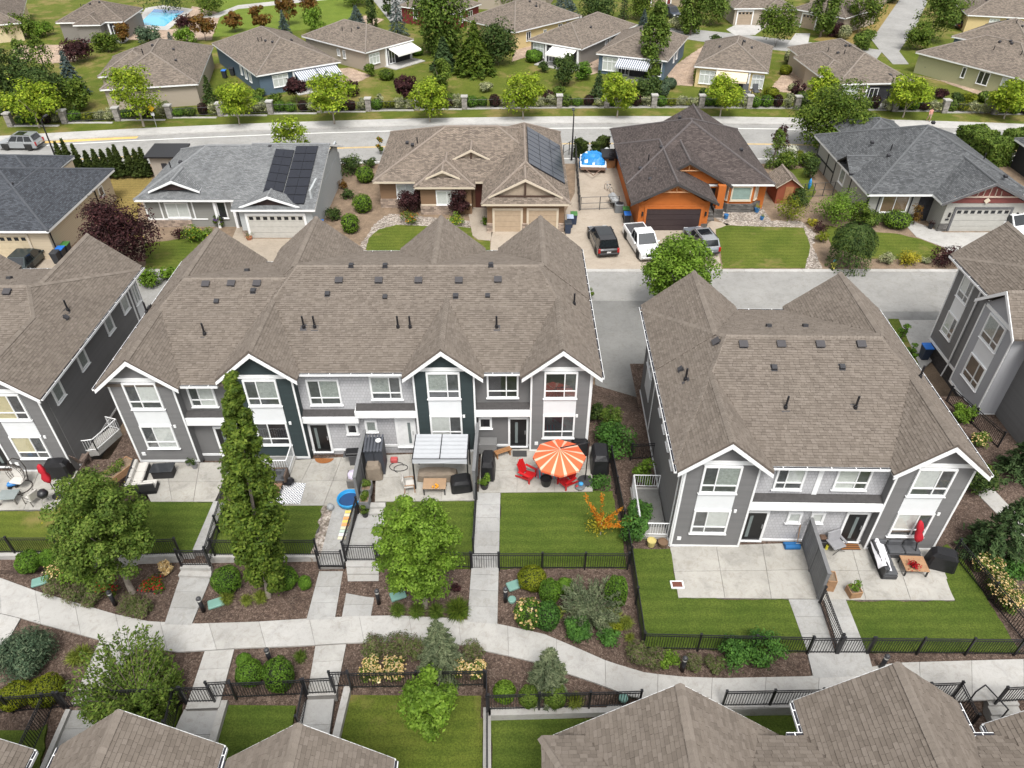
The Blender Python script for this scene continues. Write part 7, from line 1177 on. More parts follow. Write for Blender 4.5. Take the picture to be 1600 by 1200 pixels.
# --- grey privacy dividers: posts and tongue-and-groove boards
gboard = mat('grey_board', (.17, .172, .178), .7, .12, 3, objr=.07)
def divider(label, a, b_, z, h, step=None):
    A, B_ = Vector(G(a[0], a[1], z)), Vector(G(b_[0], b_[1], z)); T = empty('privacy_screen', A, math.atan2(B_.y - A.y, B_.x - A.x), label, 'fence', 'grey privacy screens'); L = (B_ - A).length
    for x in (0, L / 2, L): q = MB(); q.box(x - .06, x + .06, -.07, .07, -.1, h + .06); q.build('post', gboard, T)
    n = max(4, int(L / .16))
    for i in range(n): q = MB(); q.box(L * i / n + .006, L * (i + 1) / n - .006, -.03, .03, .05, h); q.build('board', gboard, T)
    q = MB(); q.box(-.08, L + .08, -.09, .09, h + .06, h + .1); q.build('cap_rail', gboard, T)
divider('grey board screen between the two patios of the right town house', (1278, 936), (1253, 852), 0, 1.95); divider('grey board screen beside the dark storage shed', (561, 786), (576, 714), .05, 1.95); divider('grey board screen between the gazebo and the parasol patio', (742, 779), (748, 706), .33, 2.1)
# --- bollard lights
bw_ = mat('bollard_lens', (.75, .75, .72), .3)
for u, v, lb in ((180, 944, 'black bollard light below the broad tree at left'), (318, 954, 'black bollard light beside the walk left of the columnar tree'), (592, 942, 'black bollard light left of the bright green tree'), (790, 939, 'black bollard light right of the central walk'), (423, 1034, 'black bollard light behind the large boxwood balls'), (1066, 1047, 'black bollard light in front of the right town house fence'), (1376, 1044, 'black bollard light above the second big bottom roof')):
    T = empty('bollard_light', GP(u, v), 0, lb, 'bollard light', 'bollard lights'); MB().lathe([(.1, -.1), (.1, .78)], 10).build('shaft', black, T, smooth=True); MB().lathe([(.098, .78), (.098, .9)], 10).build('lens', bw_, T, smooth=True); MB().lathe([(.12, .9), (.12, .96), (.08, 1.03), (.01, 1.05)], 10).build('dome_cap', mat('dark_plastic', (.05, .05, .055), .4), T, smooth=True)
# --- green utility lids in the beds
um = mat('green_plastic_lid', (.16, .30, .26), .6)
for u, v, lb in ((63, 909, 'green utility lid in the mulch at far left'), (338, 943, 'green utility lid left of the columnar tree'), (622, 931, 'pale green utility lid under the bright tree'), (804, 915, 'pale green utility lid beside the golden ball'), (800, 937, 'small round green lid right of the central walk bollard'), (974, 1091, 'small round green lid behind the fence at the big roof')):
    p = GP(u, v); b = MB()
    if 'round' in lb: b.lathe([(.2, -.06), (.2, .06), (.15, .09)], 12)
    else: b.rbox((0, 0, .04), (.75, .5, .14), .03)
    o = b.build('utility_box', um, None, TR(*p, .4), label=lb, cat='utility box', group='green utility lids')
b = MB(); b.box(-.32, .32, -.22, .22, -.05, .05); o = b.build('window_well_frame', white, None, TR(*G(1058, 914, .03)), label='white framed red brown grate on the lawn corner of the right patio', cat='grate'); b = MB(); b.box(-.24, .24, -.15, .15, .05, .06); b.build('grate', mat('rust_red', (.14, .05, .035), .8), o)
# --- street lamps, sign, hydrant
def lamp(u, v, vt, label):
    p = G(u, v, ZS); h = VZ(u, vt, p[1]) - ZS; T = empty('street_lamp', p, 0, label, 'street lamp', 'street lamps'); b = MB(); b.tube((0, 0, 0), (0, 0, h), .11, .06, 8); b.build('pole', black, T); b = MB(); b.tube((0, 0, h), (0, .9, h + .15), .04, n=5); b.build('arm', black, T); b = MB(); b.rbox((0, 1.1, h + .14), (.3, .7, .12), .03); b.build('lamp_head', black, T)
lamp(893, 250, 178, 'black street lamp beside the tarpaulin trailer'); lamp(87, 246, 188, 'black street lamp behind the dark blue roof at left'); lamp(1382, 168, 122, 'dark lamp pole in front of the taupe far house porch')
p = G(245, 199, ZS); T = empty('road_sign', p, 0, 'yellow diamond warning sign on the verge at left', 'road sign'); MB().tube((0, 0, 0), (0, 0, 2.6), .04, n=6).build('post', steel, T); b = MB(); b.cbox((0, -.05, 2.35), (.62, .03, .62), ry=PI / 4); b.build('sign_panel', mat('sign_yellow', (.75, .45, .01), .5), T); b = MB(); b.box(-.2, .2, -.07, -.03, 1.45, 1.8); b.build('lower_panel', white, T)
p = G(1301, 420, ZS); T = empty('fire_hydrant', p, 0, 'yellow fire hydrant with blue cap beside the weeping tree', 'fire hydrant'); hy = mat('hydrant_yellow', (.62, .56, .10), .5); MB().lathe([(.17, 0), (.17, .06), (.12, .08), (.12, .62), (.15, .64), (.15, .68)], 12).build('barrel', hy, T, smooth=True); MB().lathe([(.15, .68), (.14, .78), (.08, .88), (.03, .92)], 12).build('bonnet', mat('hydrant_blue', (.05, .3, .42), .5), T, smooth=True); b = MB(); b.tube((-.26, 0, .48), (.26, 0, .48), .055, n=8); b.tube((0, 0, .45), (0, -.25, .45), .07, n=8); b.build('nozzle', hy, T)
# --- wire fence, gate and things of the side yard between the brown and orange houses
Q = [G(898, 236, ZS), G(905, 330, ZS)]; fm = mat('dark_wire_fence', (.05, .05, .05), .5)
T = empty('yard_fence', (0, 0, 0), 0, 'dark wire fence left of the tarpaulin trailer', 'fence'); b = MB(); A, B_ = Vector(Q[0]), Vector(Q[1]); [b.tube(A.lerp(B_, i / 8), A.lerp(B_, i / 8) + Vector((0, 0, 1.7)), .05, n=5) for i in range(9)]; b.build('posts', fm, T); b = MB(); [b.tube(A + Vector((0, 0, zz)), B_ + Vector((0, 0, zz)), .025, n=4) for zz in (.2, .6, 1.1, 1.65)]; b.build('rails', fm, T)
A, B_ = Vector(G(907, 329, ZS)), Vector(G(966, 327, ZS)); T = empty('yard_gate', (0, 0, 0), 0, 'wide dark double wire gate across the side yard drive', 'gate'); b = MB(); [b.tube(A.lerp(B_, i / 2), A.lerp(B_, i / 2) + Vector((0, 0, 1.4)), .045, n=5) for i in range(3)]; b.build('posts', fm, T); b = MB(); [b.tube(A + Vector((0, 0, zz)), B_ + Vector((0, 0, zz)), .03, n=4) for zz in (.15, .75, 1.38)]; b.build('rails', fm, T)
A, B_ = Vector(G(880, 247, ZS)), Vector(G(898, 236, ZS)); T = empty('yard_fence', (0, 0, 0), 0, 'short dark fence at the road behind the solar array', 'fence'); b = MB(); [b.tube(A.lerp(B_, i / 2), A.lerp(B_, i / 2) + Vector((0, 0, 1.5)), .05, n=5) for i in range(3)]; [b.tube(A + Vector((0, 0, zz)), B_ + Vector((0, 0, zz)), .03, n=4) for zz in (.6, 1.45)]; b.build('rails', fm, T)
A, B_ = Vector(G(1238, 310, ZS)), Vector(G(1300, 306, ZS)); T = empty('yard_fence', (0, 0, 0), 0, 'dark wire fence in front of the back garden between the orange and grey houses', 'fence'); b = MB(); [b.tube(A.lerp(B_, i / 4), A.lerp(B_, i / 4) + Vector((0, 0, 1.5)), .045, n=5) for i in range(5)]; [b.tube(A + Vector((0, 0, zz)), B_ + Vector((0, 0, zz)), .025, n=4) for zz in (.1, .75, 1.48)]; b.build('rails', fm, T)
# trailer under a blue tarpaulin
tp = mat('blue_tarpaulin', (.02, .20, .52), .4, .25, 3, bump=.8, bscale=3); tw = mat('white_tarpaulin', (.6, .63, .66), .5, .15, 3)
T = empty('utility_trailer', G(926, 266, ZS), R(-4), 'utility trailer loaded under a crumpled blue tarpaulin', 'trailer'); b = MB(); b.box(-1.3, 1.3, -1, 2.2, .5, .62); b.tube((-.9, -1, .55), (0, -2.6, .5), .05, n=5); b.tube((.9, -1, .55), (0, -2.6, .5), .05, n=5); b.box(-1.35, 1.35, -1.08, -1, .45, .75); b.build('frame', mat('rusty_frame', (.20, .13, .10), .7), T); b = MB(); b.box(-1.4, 1.4, -1.04, 2.24, .76, .9); b.build('side_rail', white, T)
for s in (-1, 1): b = MB(); b.tube((s * 1.32, .8, .33), (s * 1.5, .8, .33), .33, n=12); b.build('wheel', black, T)
b = MB(); nx_, ny_ = 12, 12
hh = [[.95 + .75 * math.exp(-((i - 5.5) / 4.2) ** 4 - ((j - 5.5) / 4.5) ** 4) + random.uniform(-.12, .12) for j in range(ny_)] for i in range(nx_)]
b.v = [(-1.45 + 2.9 * i / (nx_ - 1) + random.uniform(-.05, .05), -1. + 3.2 * j / (ny_ - 1), hh[i][j] - (.35 if i in (0, nx_ - 1) or j in (0, ny_ - 1) else 0)) for i in range(nx_) for j in range(ny_)]; b.f = [(i * ny_ + j, (i + 1) * ny_ + j, (i + 1) * ny_ + j + 1, i * ny_ + j + 1) for i in range(nx_ - 1) for j in range(ny_ - 1)]; b.m = [1 if random.random() < .06 else 0 for _ in b.f]; b.build('tarpaulin', [tp, tw], T)
T = empty('sheeting_heap', G(947, 250, ZS), 0, 'green and white heap of sheeting beside the trailer', 'tarpaulin'); b = MB(); b.lathe([(.7, 0), (.65, .5), (.4, .95), (.05, 1.1)], 9); b.build('green_sheet', mat('teal_sheet', (.08, .28, .24), .5, .3, 4), T); b = MB(); b.lathe([(.35, .9), (.3, 1.3), (.05, 1.45)], 7); b.build('white_bag', tw, T)
# bins
def bin_(u, v, body, lid, label, z=ZS, rz=0., h=1.05):
    p = G(u, v, z); T = empty('wheelie_bin', p, rz, label, 'bin', 'wheelie bins'); b = MB(); vs = [(-.24, -.26, .06), (.24, -.26, .06), (.24, .22, .06), (-.24, .22, .06), (-.3, -.36, h), (.3, -.36, h), (.3, .34, h), (-.3, .34, h)]; b.add(vs, [(0, 3, 2, 1), (4, 5, 6, 7), (0, 1, 5, 4), (1, 2, 6, 5), (2, 3, 7, 6), (3, 0, 4, 7)]); b.build('body', body, T); b = MB(); b.rbox((0, 0, h + .04), (.66, .78, .09), .03, rx=.05); b.build('lid', lid, T); b = MB(); b.tube((-.28, .3, .12), (.28, .3, .12), .12, n=8); b.build('wheels', black, T)
bb = mat('navy_bin', (.03, .045, .08), .5); bl = mat('blue_lid', (.02, .14, .5), .45); gn = mat('green_lid', (.05, .16, .04), .5); bk_ = mat('black_bin', (.03, .033, .04), .5)
for a in ((887, 364, bb, bk_, 'dark wheelie bin nearest the street beside the tan garage'), (890, 355, bb, mat('pale_blue_lid', (.35, .42, .55), .5), 'wheelie bin with pale lid beside the tan garage'), (896, 350, bb, gn, 'wheelie bin with green lid beside the tan garage'), (979, 350, bk_, bl, 'dark bin with blue lid left of the orange garage'), (977, 342, bk_, gn, 'dark bin with green lid left of the orange garage'), (100, 405, bk_, bl, 'bin with blue lid beside the beige house'), (108, 398, bk_, gn, 'bin with green lid beside the beige house'), (92, 411, bk_, bk_, 'black bin beside the beige house'), (502, 363, bb, bl, 'bin with blue lid at the grey garage corner'), (1442, 560, bb, bl, 'bin with blue lid beside the right edge town house'), (352, 122, bk_, bl, 'bin with blue lid against the blue far house'), (364, 118, bk_, bk_, 'black bin against the blue far house'), (1443, 116, bb, bb, 'dark bin against the sage green far house'), (308, 134, bk_, bk_, 'black bin beside the taupe far house at left')): bin_(*a)
T = empty('air_conditioner', G(967, 331, ZS), 0, 'grey air conditioner box beside the orange house', 'air conditioner'); b = MB(); b.rbox((0, 0, .45), (.9, .8, .9), .05); b.build('casing', mat('ac_grey', (.16, .17, .18), .5), T); b = MB(); b.lathe([(.36, .9), (.36, .93), (.05, .94)], 14); b.build('fan_grille', black, T)
T = empty('scooter_under_cover', G(958, 322, ZS), .2, 'grey covered motorbike by the wire gate', 'motorbike'); b = MB(); b.rbox((0, 0, .85), (.8, 1.7, .7), .25); b.build('cover', mat('silver_cover', (.30, .31, .32), .5, .2, 4), T); b = MB(); b.tube((-.1, -.6, .32), (.1, -.6, .32), .32, n=12); b.tube((-.1, .6, .32), (.1, .6, .32), .32, n=12); b.rbox((0, 0, .45), (.5, 1.3, .3), .05); b.build('wheels', black, T)
T = empty('bicycle', G(951, 300, ZS), .5, 'bicycle leaning in the gravel side yard', 'bicycle'); b = MB()
for y in (-.5, .5):
    pts = [(0, y + .33 * math.cos(k * PI / 8), .34 + .33 * math.sin(k * PI / 8)) for k in range(17)]; b.path(pts, .02, 4)
b.build('wheels', black, T); b = MB(); b.path([(0, -.5, .34), (0, -.1, .75), (0, .35, .78), (0, .5, .34), (0, .05, .34), (0, -.1, .75)], .025, 4); b.tube((0, .05, .34), (0, .35, .78), .025, n=4); b.tube((-.25, .38, .95), (.25, .38, .95), .02, n=4); b.build('frame', steel, T); b = MB(); b.rbox((0, -.15, .88), (.12, .26, .06), .02); b.build('saddle', black, T)
# person on the far pavement
def person(p, label, shirt, pants, h=1.72, rz=0.):
    T = empty('person', p, rz, label, 'person'); me = bpy.data.meshes.new('body'); k = h / 1.75
    J = [(0, 0, .95), (0, 0, 1.2), (0, .01, 1.42), (0, .01, 1.52), (0, -.01, 1.66), (.1, 0, .9), (.11, -.12, .5), (.11, -.05, .08), (.12, -.17, .04), (-.1, 0, .9), (-.11, .12, .5), (-.11, .25, .12), (-.11, .14, .05), (.2, 0, 1.4), (.25, .08, 1.14), (.24, -.02, .9), (.24, -.06, .8), (-.2, 0, 1.4), (-.25, -.05, 1.14), (-.24, -.2, .96), (-.24, -.26, .9)]
    E_ = [(0, 1), (1, 2), (2, 3), (3, 4), (0, 5), (5, 6), (6, 7), (7, 8), (0, 9), (9, 10), (10, 11), (11, 12), (2, 13), (13, 14), (14, 15), (15, 16), (2, 17), (17, 18), (18, 19), (19, 20)]; rad = [.15, .15, .16, .06, .11, .1, .07, .05, .045, .1, .07, .05, .045, .07, .05, .04, .035, .07, .05, .04, .035]
    me.from_pydata([(x * k, y * k, z * k) for x, y, z in J], E_, []); o = obj('body', me, T); o.modifiers.new('skin', 'SKIN')
    for i, r in enumerate(rad): me.skin_vertices[0].data[i].radius = (r * k, r * k)
    me.skin_vertices[0].data[0].use_root = True; o.modifiers.new('sub', 'SUBSURF').levels = 1
    m, t, b = newmat('clothes'); sx = nd(t, 'SeparateXYZ'); t.links.new(nd(t, 'TexCoord').outputs['Object'], sx.inputs[0]); mr = nd(t, 'Math', _operation='DIVIDE'); mr.inputs[1].default_value = 1.75; t.links.new(sx.outputs[2], mr.inputs[0])
    r = ramp(t, mr.outputs[0], [(.04, (.05, .05, .05)), (.05, (.35, .2, .14)), (.3, pants), (.545, shirt), (.84, (.40, .23, .16)), (.94, (.06, .035, .02))]); t.nodes[-1].color_ramp.interpolation = 'CONSTANT'; t.links.new(r, b.inputs['Base Color']); me.materials.append(m)
    b_ = MB(); b_.lathe([(.02, 1.77 * k), (.09, 1.74 * k), (.105, 1.66 * k), (.09, 1.6 * k)], 10); b_.build('hair', mat('brown_hair', (.05, .03, .02), .8), T)
person(G(1450, 190, ZS + .05), 'person in a pink top walking on the far pavement', (.5, .25, .2), (.35, .25, .2))
# ================================================================ vehicles (x forward)
tyre_m = mat('tyre', (.018, .018, .018), .8); rim_m = mat('alloy_rim', (.35, .36, .37), .35, metal=.7); cglass = mat('car_glass', (.012, .015, .018), .06, .1, spec=.9); chrome = mat('chrome', (.5, .5, .5), .2, metal=.9); redl = mat('tail_light', (.35, .01, .01), .3); headl = mat('head_light', (.65, .67, .68), .15); plate = mat('licence_plate', (.6, .6, .6), .5); trimb = mat('black_car_trim', (.02, .02, .022), .5)
def paint(n, c, r=.28): return mat(n, c, r, .02, 1, spec=.5, coat=.6)
def slices(b, prof, W, inset=.06, m=0):
    n = len(prof); cx = sum(p[0] for p in prof) / n; cz = sum(p[1] for p in prof) / n; ys = [(-W, inset), (-W + .07, .015), (-W * .5, 0), (W * .5, 0), (W - .07, .015), (W, inset)]; vs = []
    for y, i in ys: vs += [(p[0] - (i if p[0] > cx else -i), y, p[1] - (i * .8 if p[1] > cz else -i * .3)) for p in prof]
    fs = [tuple(range(n - 1, -1, -1)), tuple(range(5 * n, 6 * n))]
    for k in range(5): fs += [(k * n + i, k * n + (i + 1) % n, k * n + n + (i + 1) % n, k * n + n + i) for i in range(n)]
    b.add(vs, fs, m); return b
def car(u, v, rz, label, pm, kind='suv', z=ZS, L=4.8, W=.96, H=1.76, cat='car', roofm=None):
    T = empty('parked_car' if cat != 'pickup truck' else 'pickup_truck', G(u, v, z), rz, label, cat, 'vehicles'); h = L / 2; bz = H * .58; gl = .32
    low = [(-h, .42), (-h + .05, .30), (h - .1, .28), (h, .45), (h - .02, bz * .72), (h - .12, bz * .86), (h - 1.15, bz), (-h + .12, bz), (-h, bz * .85)]
    o = slices(MB(), low, W).build('body', pm, T); fixn(o.data)
    if kind == 'pickup': c = dict(b0=-.55, b1=h - 1.3, t0=-.35, t1=h - 2.1)
    elif kind == 'suv': c = dict(b0=-h + .1, b1=h - 1.15, t0=-h + .42, t1=h - 1.95)
    else: c = dict(b0=-h + .3, b1=h - 1.2, t0=-h + .95, t1=h - 2.1)
    w0, w1 = W - .04, W - .2; B = [Vector((c['b0'], -w0, bz - .02)), Vector((c['b1'], -w0, bz - .02)), Vector((c['b1'], w0, bz - .02)), Vector((c['b0'], w0, bz - .02))]; Tt = [Vector((c['t0'], -w1, H)), Vector((c['t1'], -w1, H)), Vector((c['t1'], w1, H)), Vector((c['t0'], w1, H))]
    q = MB(); q.add(B + Tt, [(4, 5, 6, 7), (0, 1, 5, 4), (1, 2, 6, 5), (2, 3, 7, 6), (3, 0, 4, 7)]); cab = q.build('cabin', roofm or pm, T)
    def face(i, j): return B[i], B[j], Tt[j], Tt[i]
    def win(i, j, s0, s1, t0, t1, nm):
        a, b_, c_, d = face(i, j); n = (b_ - a).cross(d - a).normalized(); P = lambda s, t: a.lerp(b_, s).lerp(d.lerp(c_, s), t) + n * .012; q = MB(); q.prism([P(s0, t0), P(s1, t0), P(s1, t1), P(s0, t1)], -n * .01); q.build(nm, cglass, T)
    win(1, 2, .06, .94, .06, .94, 'windscreen'); win(3, 0, .08, .92, .2, .92, 'rear_window')
    for i, j, fl in ((0, 1, 0), (2, 3, 1)):
        for s0, s1 in (((.06, .34), (.37, .62), (.65, .93)) if kind == 'suv' else ((.08, .45), (.5, .92))): win(i, j, (1 - s1) if fl else s0, (1 - s0) if fl else s1, .12, .9, 'side_window')
    for sx, xw in ((1, h - .95), (-1, -h + .95)):
        for sy in (-1, 1):
            wt = MB(); wt.lathe([(.22, -.11), (.34, -.11), (.36, -.06), (.36, .06), (.34, .11), (.22, .11)], 16); me = wt.mesh('tyre', tyre_m, True); Mx = Matrix.Translation((xw, sy * (W - .08), .36)) @ Matrix.Rotation(R(90), 4, 'X'); w_ = obj('wheel', me, T, Mx); r_ = MB(); r_.lathe([(.01, -.1), (.22, -.09), (.23, 0), (.22, .09), (.01, .1)], 12); r_.build('rim', rim_m, w_)
        a = MB(); [a.box(xw - .46, xw + .46, sy * (W + .004) - .005, sy * (W + .004) + .005, .3, .8) for sy in (-1, 1)]; a.build('wheel_arch', trimb, T)
    for sy in (-1, 1):
        q = MB(); q.rbox((h - .06, sy * (W - .3), bz * .74), (.16, .42, .16), .03); q.build('headlight', headl, T); q = MB(); q.rbox((-h + .03, sy * (W - .12), bz * .82), (.12, .2, .42 if kind != 'sedan' else .2), .02); q.build('tail_light', redl, T); q = MB(); q.rbox((c['b1'] - .35, sy * (W + .1), bz + .08), (.16, .2, .15), .03); q.build('mirror', pm, T)
    q = MB(); q.rbox((h - .0, 0, bz * .66), (.08, 1.0, .24), .02); q.build('grille', trimb, T); q = MB(); q.rbox((h + .0, 0, .46), (.12, W * 1.8, .2), .04); q.build('front_bumper', chrome if kind == 'pickup' else trimb, T); q = MB(); q.rbox((-h, 0, .46), (.12, W * 1.8, .2), .04); q.build('rear_bumper', trimb, T)
    q = MB(); q.box(-h - .07, -h - .06, -.18, .18, .62 * bz, .62 * bz + .14); q.box(h + .06, h + .07, -.16, .16, .42, .54); q.build('licence_plate', plate, T)
    if kind == 'suv': q = MB(); [q.tube((c['t0'] + .1, sy * (w1 - .03), H + .05), (c['t1'] - .1, sy * (w1 - .03), H + .05), .025, n=4) for sy in (-1, 1)]; q.build('roof_rail', trimb, T); q = MB(); q.box(c['t0'] + .9, c['t1'] - .25, -w1 + .18, w1 - .18, H + .003, H + .012); q.build('sunroof', cglass, T)
    if kind == 'pickup': q = MB(); q.box(-h + .12, -.65, -W + .12, W - .12, bz - .05, bz + .012); q.build('cargo_bed', mat('bed_liner', (.06, .06, .065), .7), T); q = MB(); [q.box(-h + .08, -.6, sy * (W - .07) - .05, sy * (W - .07) + .05, bz - .03, bz + .06) for sy in (-1, 1)]; q.box(-h + .03, -h + .12, -W + .06, W - .06, bz - .03, bz + .06); q.build('bed_rail', pm, T)
    return T
whitep = paint('white_car_paint', (.72, .73, .74)); blackp = paint('black_car_paint', (.008, .008, .01), .2); silverp = mat('silver_car_paint', (.38, .40, .42), .3, .02, 1, metal=.5, coat=.5); greyp = paint('blue_grey_car_paint', (.16, .18, .21))
car(941, 384, R(97), 'black estate car parked on the shared driveway', blackp, 'suv', L=4.9, W=.97, H=1.66)
car(1002, 387, R(-80), 'white pickup truck parked nose to the street', whitep, 'pickup', L=5.6, W=.99, H=1.86, cat='pickup truck')
car(1094, 384, R(100), 'silver roofed grey car half hidden by the bright street tree', greyp, 'suv', L=4.6, W=.92, H=1.6, roofm=silverp)
car(36, 231, R(178), 'silver car driving on the main road at the left edge', silverp, 'suv', z=ZS - .06, L=4.6, W=.94, H=1.7)
car(48, 413, R(90), 'dark green car half hidden behind the left roof', paint('dark_green_car_paint', (.02, .03, .032)), 'sedan', L=4.6, W=.92, H=1.45)
car(1572, 358, R(-75), 'white pickup truck with black bed cover on the right driveway', whitep, 'pickup', L=5.5, W=.98, H=1.8, cat='pickup truck')
car(1048, 26, R(-70), 'dark blue car by the dark garage doors at the top', paint('navy_car_paint', (.02, .03, .05)), 'suv', L=4.8)
car(1510, 44, R(10), 'dark red car beside the yellow house at the top right', paint('wine_car_paint', (.06, .015, .02)), 'sedan', L=4.6, W=.92, H=1.45)
# ================================================================ patio furniture
wick = mat('dark_wicker', (.025, .024, .026), .7, .2, 30, bump=.3); cush = mat('pale_cushion', (.52, .50, .47), .85, .06, 6); gcush = mat('charcoal_cushion', (.075, .078, .085), .85, .08, 6); redp = mat('red_plastic', (.48, .012, .015), .4); coverb = mat('black_cover', (.014, .014, .016), .45, .2, 5, bump=.7, bscale=5); beige = mat('beige_cover', (.22, .18, .14), .8, .15, 5, bump=.7, bscale=5)
def things(name, u, v, z, rz, label, cat, group=None): return empty(name, G(u, v, z), R(rz), label, cat, group)
def adirondack(u, v, z, rz, label, m):
    T = things('garden_chair', u, v, z, rz, label, 'chair', 'adirondack chairs')
    for i in range(5): b = MB(); b.cbox((0, -.28 + i * .13, .34 - i * .03), (.56, .115, .025), rx=-.2); b.build('seat_slat', m, T)
    for i in range(5): x = -.24 + i * .12; b = MB(); b.cbox((x, .48, .72 - abs(i - 2) * .02), (.105, .03, .9 - abs(i - 2) * .09), rx=-.38); b.build('back_slat', m, T)
    for s in (-1, 1):
        b = MB(); b.cbox((s * .36, .08, .58), (.14, .75, .03)); b.build('armrest', m, T); b = MB(); b.cbox((s * .33, -.25, .28), (.05, .09, .58)); b.build('leg', m, T); b = MB(); b.cbox((s * .3, .2, .2), (.04, 1.0, .11), rx=-.22); b.build('side_rail', m, T)
    return T
adirondack(826, 748, .35, 55, 'red adirondack chair left of the black fire pot', redp); adirondack(883, 758, .35, -50, 'red adirondack chair under the orange parasol', redp); adirondack(130, 722, -.6, 170, 'brown adirondack chair beside the white stair railing', mat('weathered_brown', (.16, .12, .10), .7))
# striped cantilever parasol
c = Vector(G(874, 714, 2.35)); T = empty('parasol', G(914, 752, .35), 0, 'open orange and white striped cantilever parasol over the red chairs', 'parasol'); o = Vector(T.location); om = mat('orange_canvas', (.72, .13, .05), .8, .05); wm = mat('cream_canvas', (.74, .46, .34), .8, .05); b = MB(); n = 48
ctr = c - o + Vector((0, 0, .55))
for i in range(n):
    a0, a1 = 2 * PI * i / n, 2 * PI * (i + 1) / n; rr = lambda a: 1.42 * math.cos(PI / 8) / math.cos((a % (PI / 4)) - PI / 8); k = [ctr + Vector((0, 0, 0)), c - o + Vector((math.cos(a0) * rr(a0), math.sin(a0) * rr(a0), 0)), c - o + Vector((math.cos(a1) * rr(a1 - 1e-6), math.sin(a1) * rr(a1 - 1e-6), 0))]
    b.add([k[0], k[1], k[2], k[1] - Vector((0, 0, .14)), k[2] - Vector((0, 0, .14))], [(0, 1, 2), (1, 3, 4, 2)], 1 if i % 4 == 1 else 0)
b.build('canopy', [om, wm], T)
for i in range(8): a = 2 * PI * i / 8; b = MB(); b.tube(ctr - Vector((0, 0, .06)), c - o + Vector((math.cos(a) * 1.36, math.sin(a) * 1.36, -.04)), .014, n=4); b.build('rib', black, T)
b = MB(); b.path([(0, 0, 0), (.05, .05, 2.9), tuple(ctr + Vector((0, 0, .12)))], .035, 6); b.build('pole', black, T); MB().lathe([(.42, 0), (.42, .08), (.1, .12)], 16).build('base', mat('dark_base', (.04, .04, .045), .5), T); b = MB(); b.tube(ctr, ctr + Vector((0, 0, .12)), .05, n=8); b.build('finial', wm, T)
def closed_parasol(u, v, z, h, label, m, lean=(0, 0)):
    T = things('parasol', u, v, z, 0, label, 'parasol', 'closed red parasols'); b = MB(); top = Vector((lean[0], lean[1], h)); b.tube((0, 0, 0), top, .025, n=6); b.build('pole', black, T); MB().lathe([(.3, 0), (.3, .07), (.05, .12)], 14).build('base', black, T)
    b = MB(); prof = [(.05, .42), (.17, .5), (.21, .6), (.12, .72), (.17, .8), (.11, .95), (.02, 1.0)]; b.lathe([(r, t * h) for r, t in prof], 10); b.v = [(x * (1 + .25 * math.sin(7 * math.atan2(y, x))) + top.x * zz / h, y * (1 + .25 * math.sin(7 * math.atan2(y, x))) + top.y * zz / h, zz) for x, y, zz in b.v]; b.build('folded_canopy', m, T, smooth=True)
rc = mat('red_canvas', (.42, .012, .025), .8, .1); closed_parasol(91, 775, -.6, 2.3, 'closed red parasol on the left edge patio', rc, (-.3, .2)); closed_parasol(1429, 870, 0, 2.65, 'closed red parasol on the right town house patio', rc, (-.55, .1))
def sofa(u, v, z, rz, label, secs, frame, cu, cat='sofa'):
    """secs: (x,y,w,d,backs) seat blocks, backs a string of L R B F sides"""
    T = things('patio_sofa', u, v, z, rz, label, cat)
    for x, y, w, d, bk in secs:
        b = MB(); b.rbox((x, y, .16), (w, d, .28), .02); b.build('base_frame', frame, T); b = MB(); b.rbox((x, y, .38), (w - .03, d - .03, .16), .05); b.build('seat_cushion', cu, T)
        for s in bk:
            dx, dy = {'L': (-1, 0), 'R': (1, 0), 'B': (0, 1), 'F': (0, -1)}[s]; b = MB(); b.rbox((x + dx * (w / 2 - .05), y + dy * (d / 2 - .05), .42), (.1 if dx else w, .1 if dy else d, .7), .02); b.build('back_frame', frame, T); b = MB(); b.rbox((x + dx * (w / 2 - .19), y + dy * (d / 2 - .19), .6), (.17 if dx else w - .06, .17 if dy else d - .06, .38), .06); b.build('back_cushion', cu, T)
    return T
sofa(222, 752, 0, 8, 'dark wicker corner sofa with pale cushions on the left patio of the main row', [(-.15, .75, .8, .75, 'L'), (-.15, 0, .8, .75, 'L'), (-.15, -.75, .8, .75, 'LF'), (.65, -.75, .8, .75, 'F')], wick, cush)
sofa(1384, 868, 0, -2, 'charcoal corner sofa with a white blanket below the red parasol', [(-.4, .2, .75, .75, 'LB'), (.4, .2, .8, .75, 'B'), (1.2, .2, .8, .75, 'B'), (-.4, -.55, .75, .75, 'L'), (-.4, -1.2, .75, .6, 'L')], mat('dark_metal_frame', (.05, .05, .055), .5), gcush)
p = G(1372, 878, .0); T = empty('blanket', p, R(-8), 'crumpled white blanket over the arm of the charcoal sofa', 'blanket'); b = MB(); nx_, ny_ = 7, 14; b.v = [(-.36 + i * .11, -.9 + j * .14, (.82 if 2 <= i <= 3 else .62 if i == 4 else .8 - .12 * (2 - i) if i < 2 else .52) + random.uniform(-.035, .035)) for i in range(nx_) for j in range(ny_)]; b.f = [(i * ny_ + j, (i + 1) * ny_ + j, (i + 1) * ny_ + j + 1, i * ny_ + j + 1) for i in range(nx_ - 1) for j in range(ny_ - 1)]; b.m = [0] * len(b.f); b.build('cloth', mat('white_cloth', (.75, .74, .78), .9, .05), T, smooth=True)
sofa(432, 752, 0, 0, 'small grey loveseat beside the diamond rug', [(-.35, 0, .7, .7, 'B'), (.35, 0, .7, .7, 'BR')], mat('brown_wicker', (.10, .07, .055), .7), gcush)
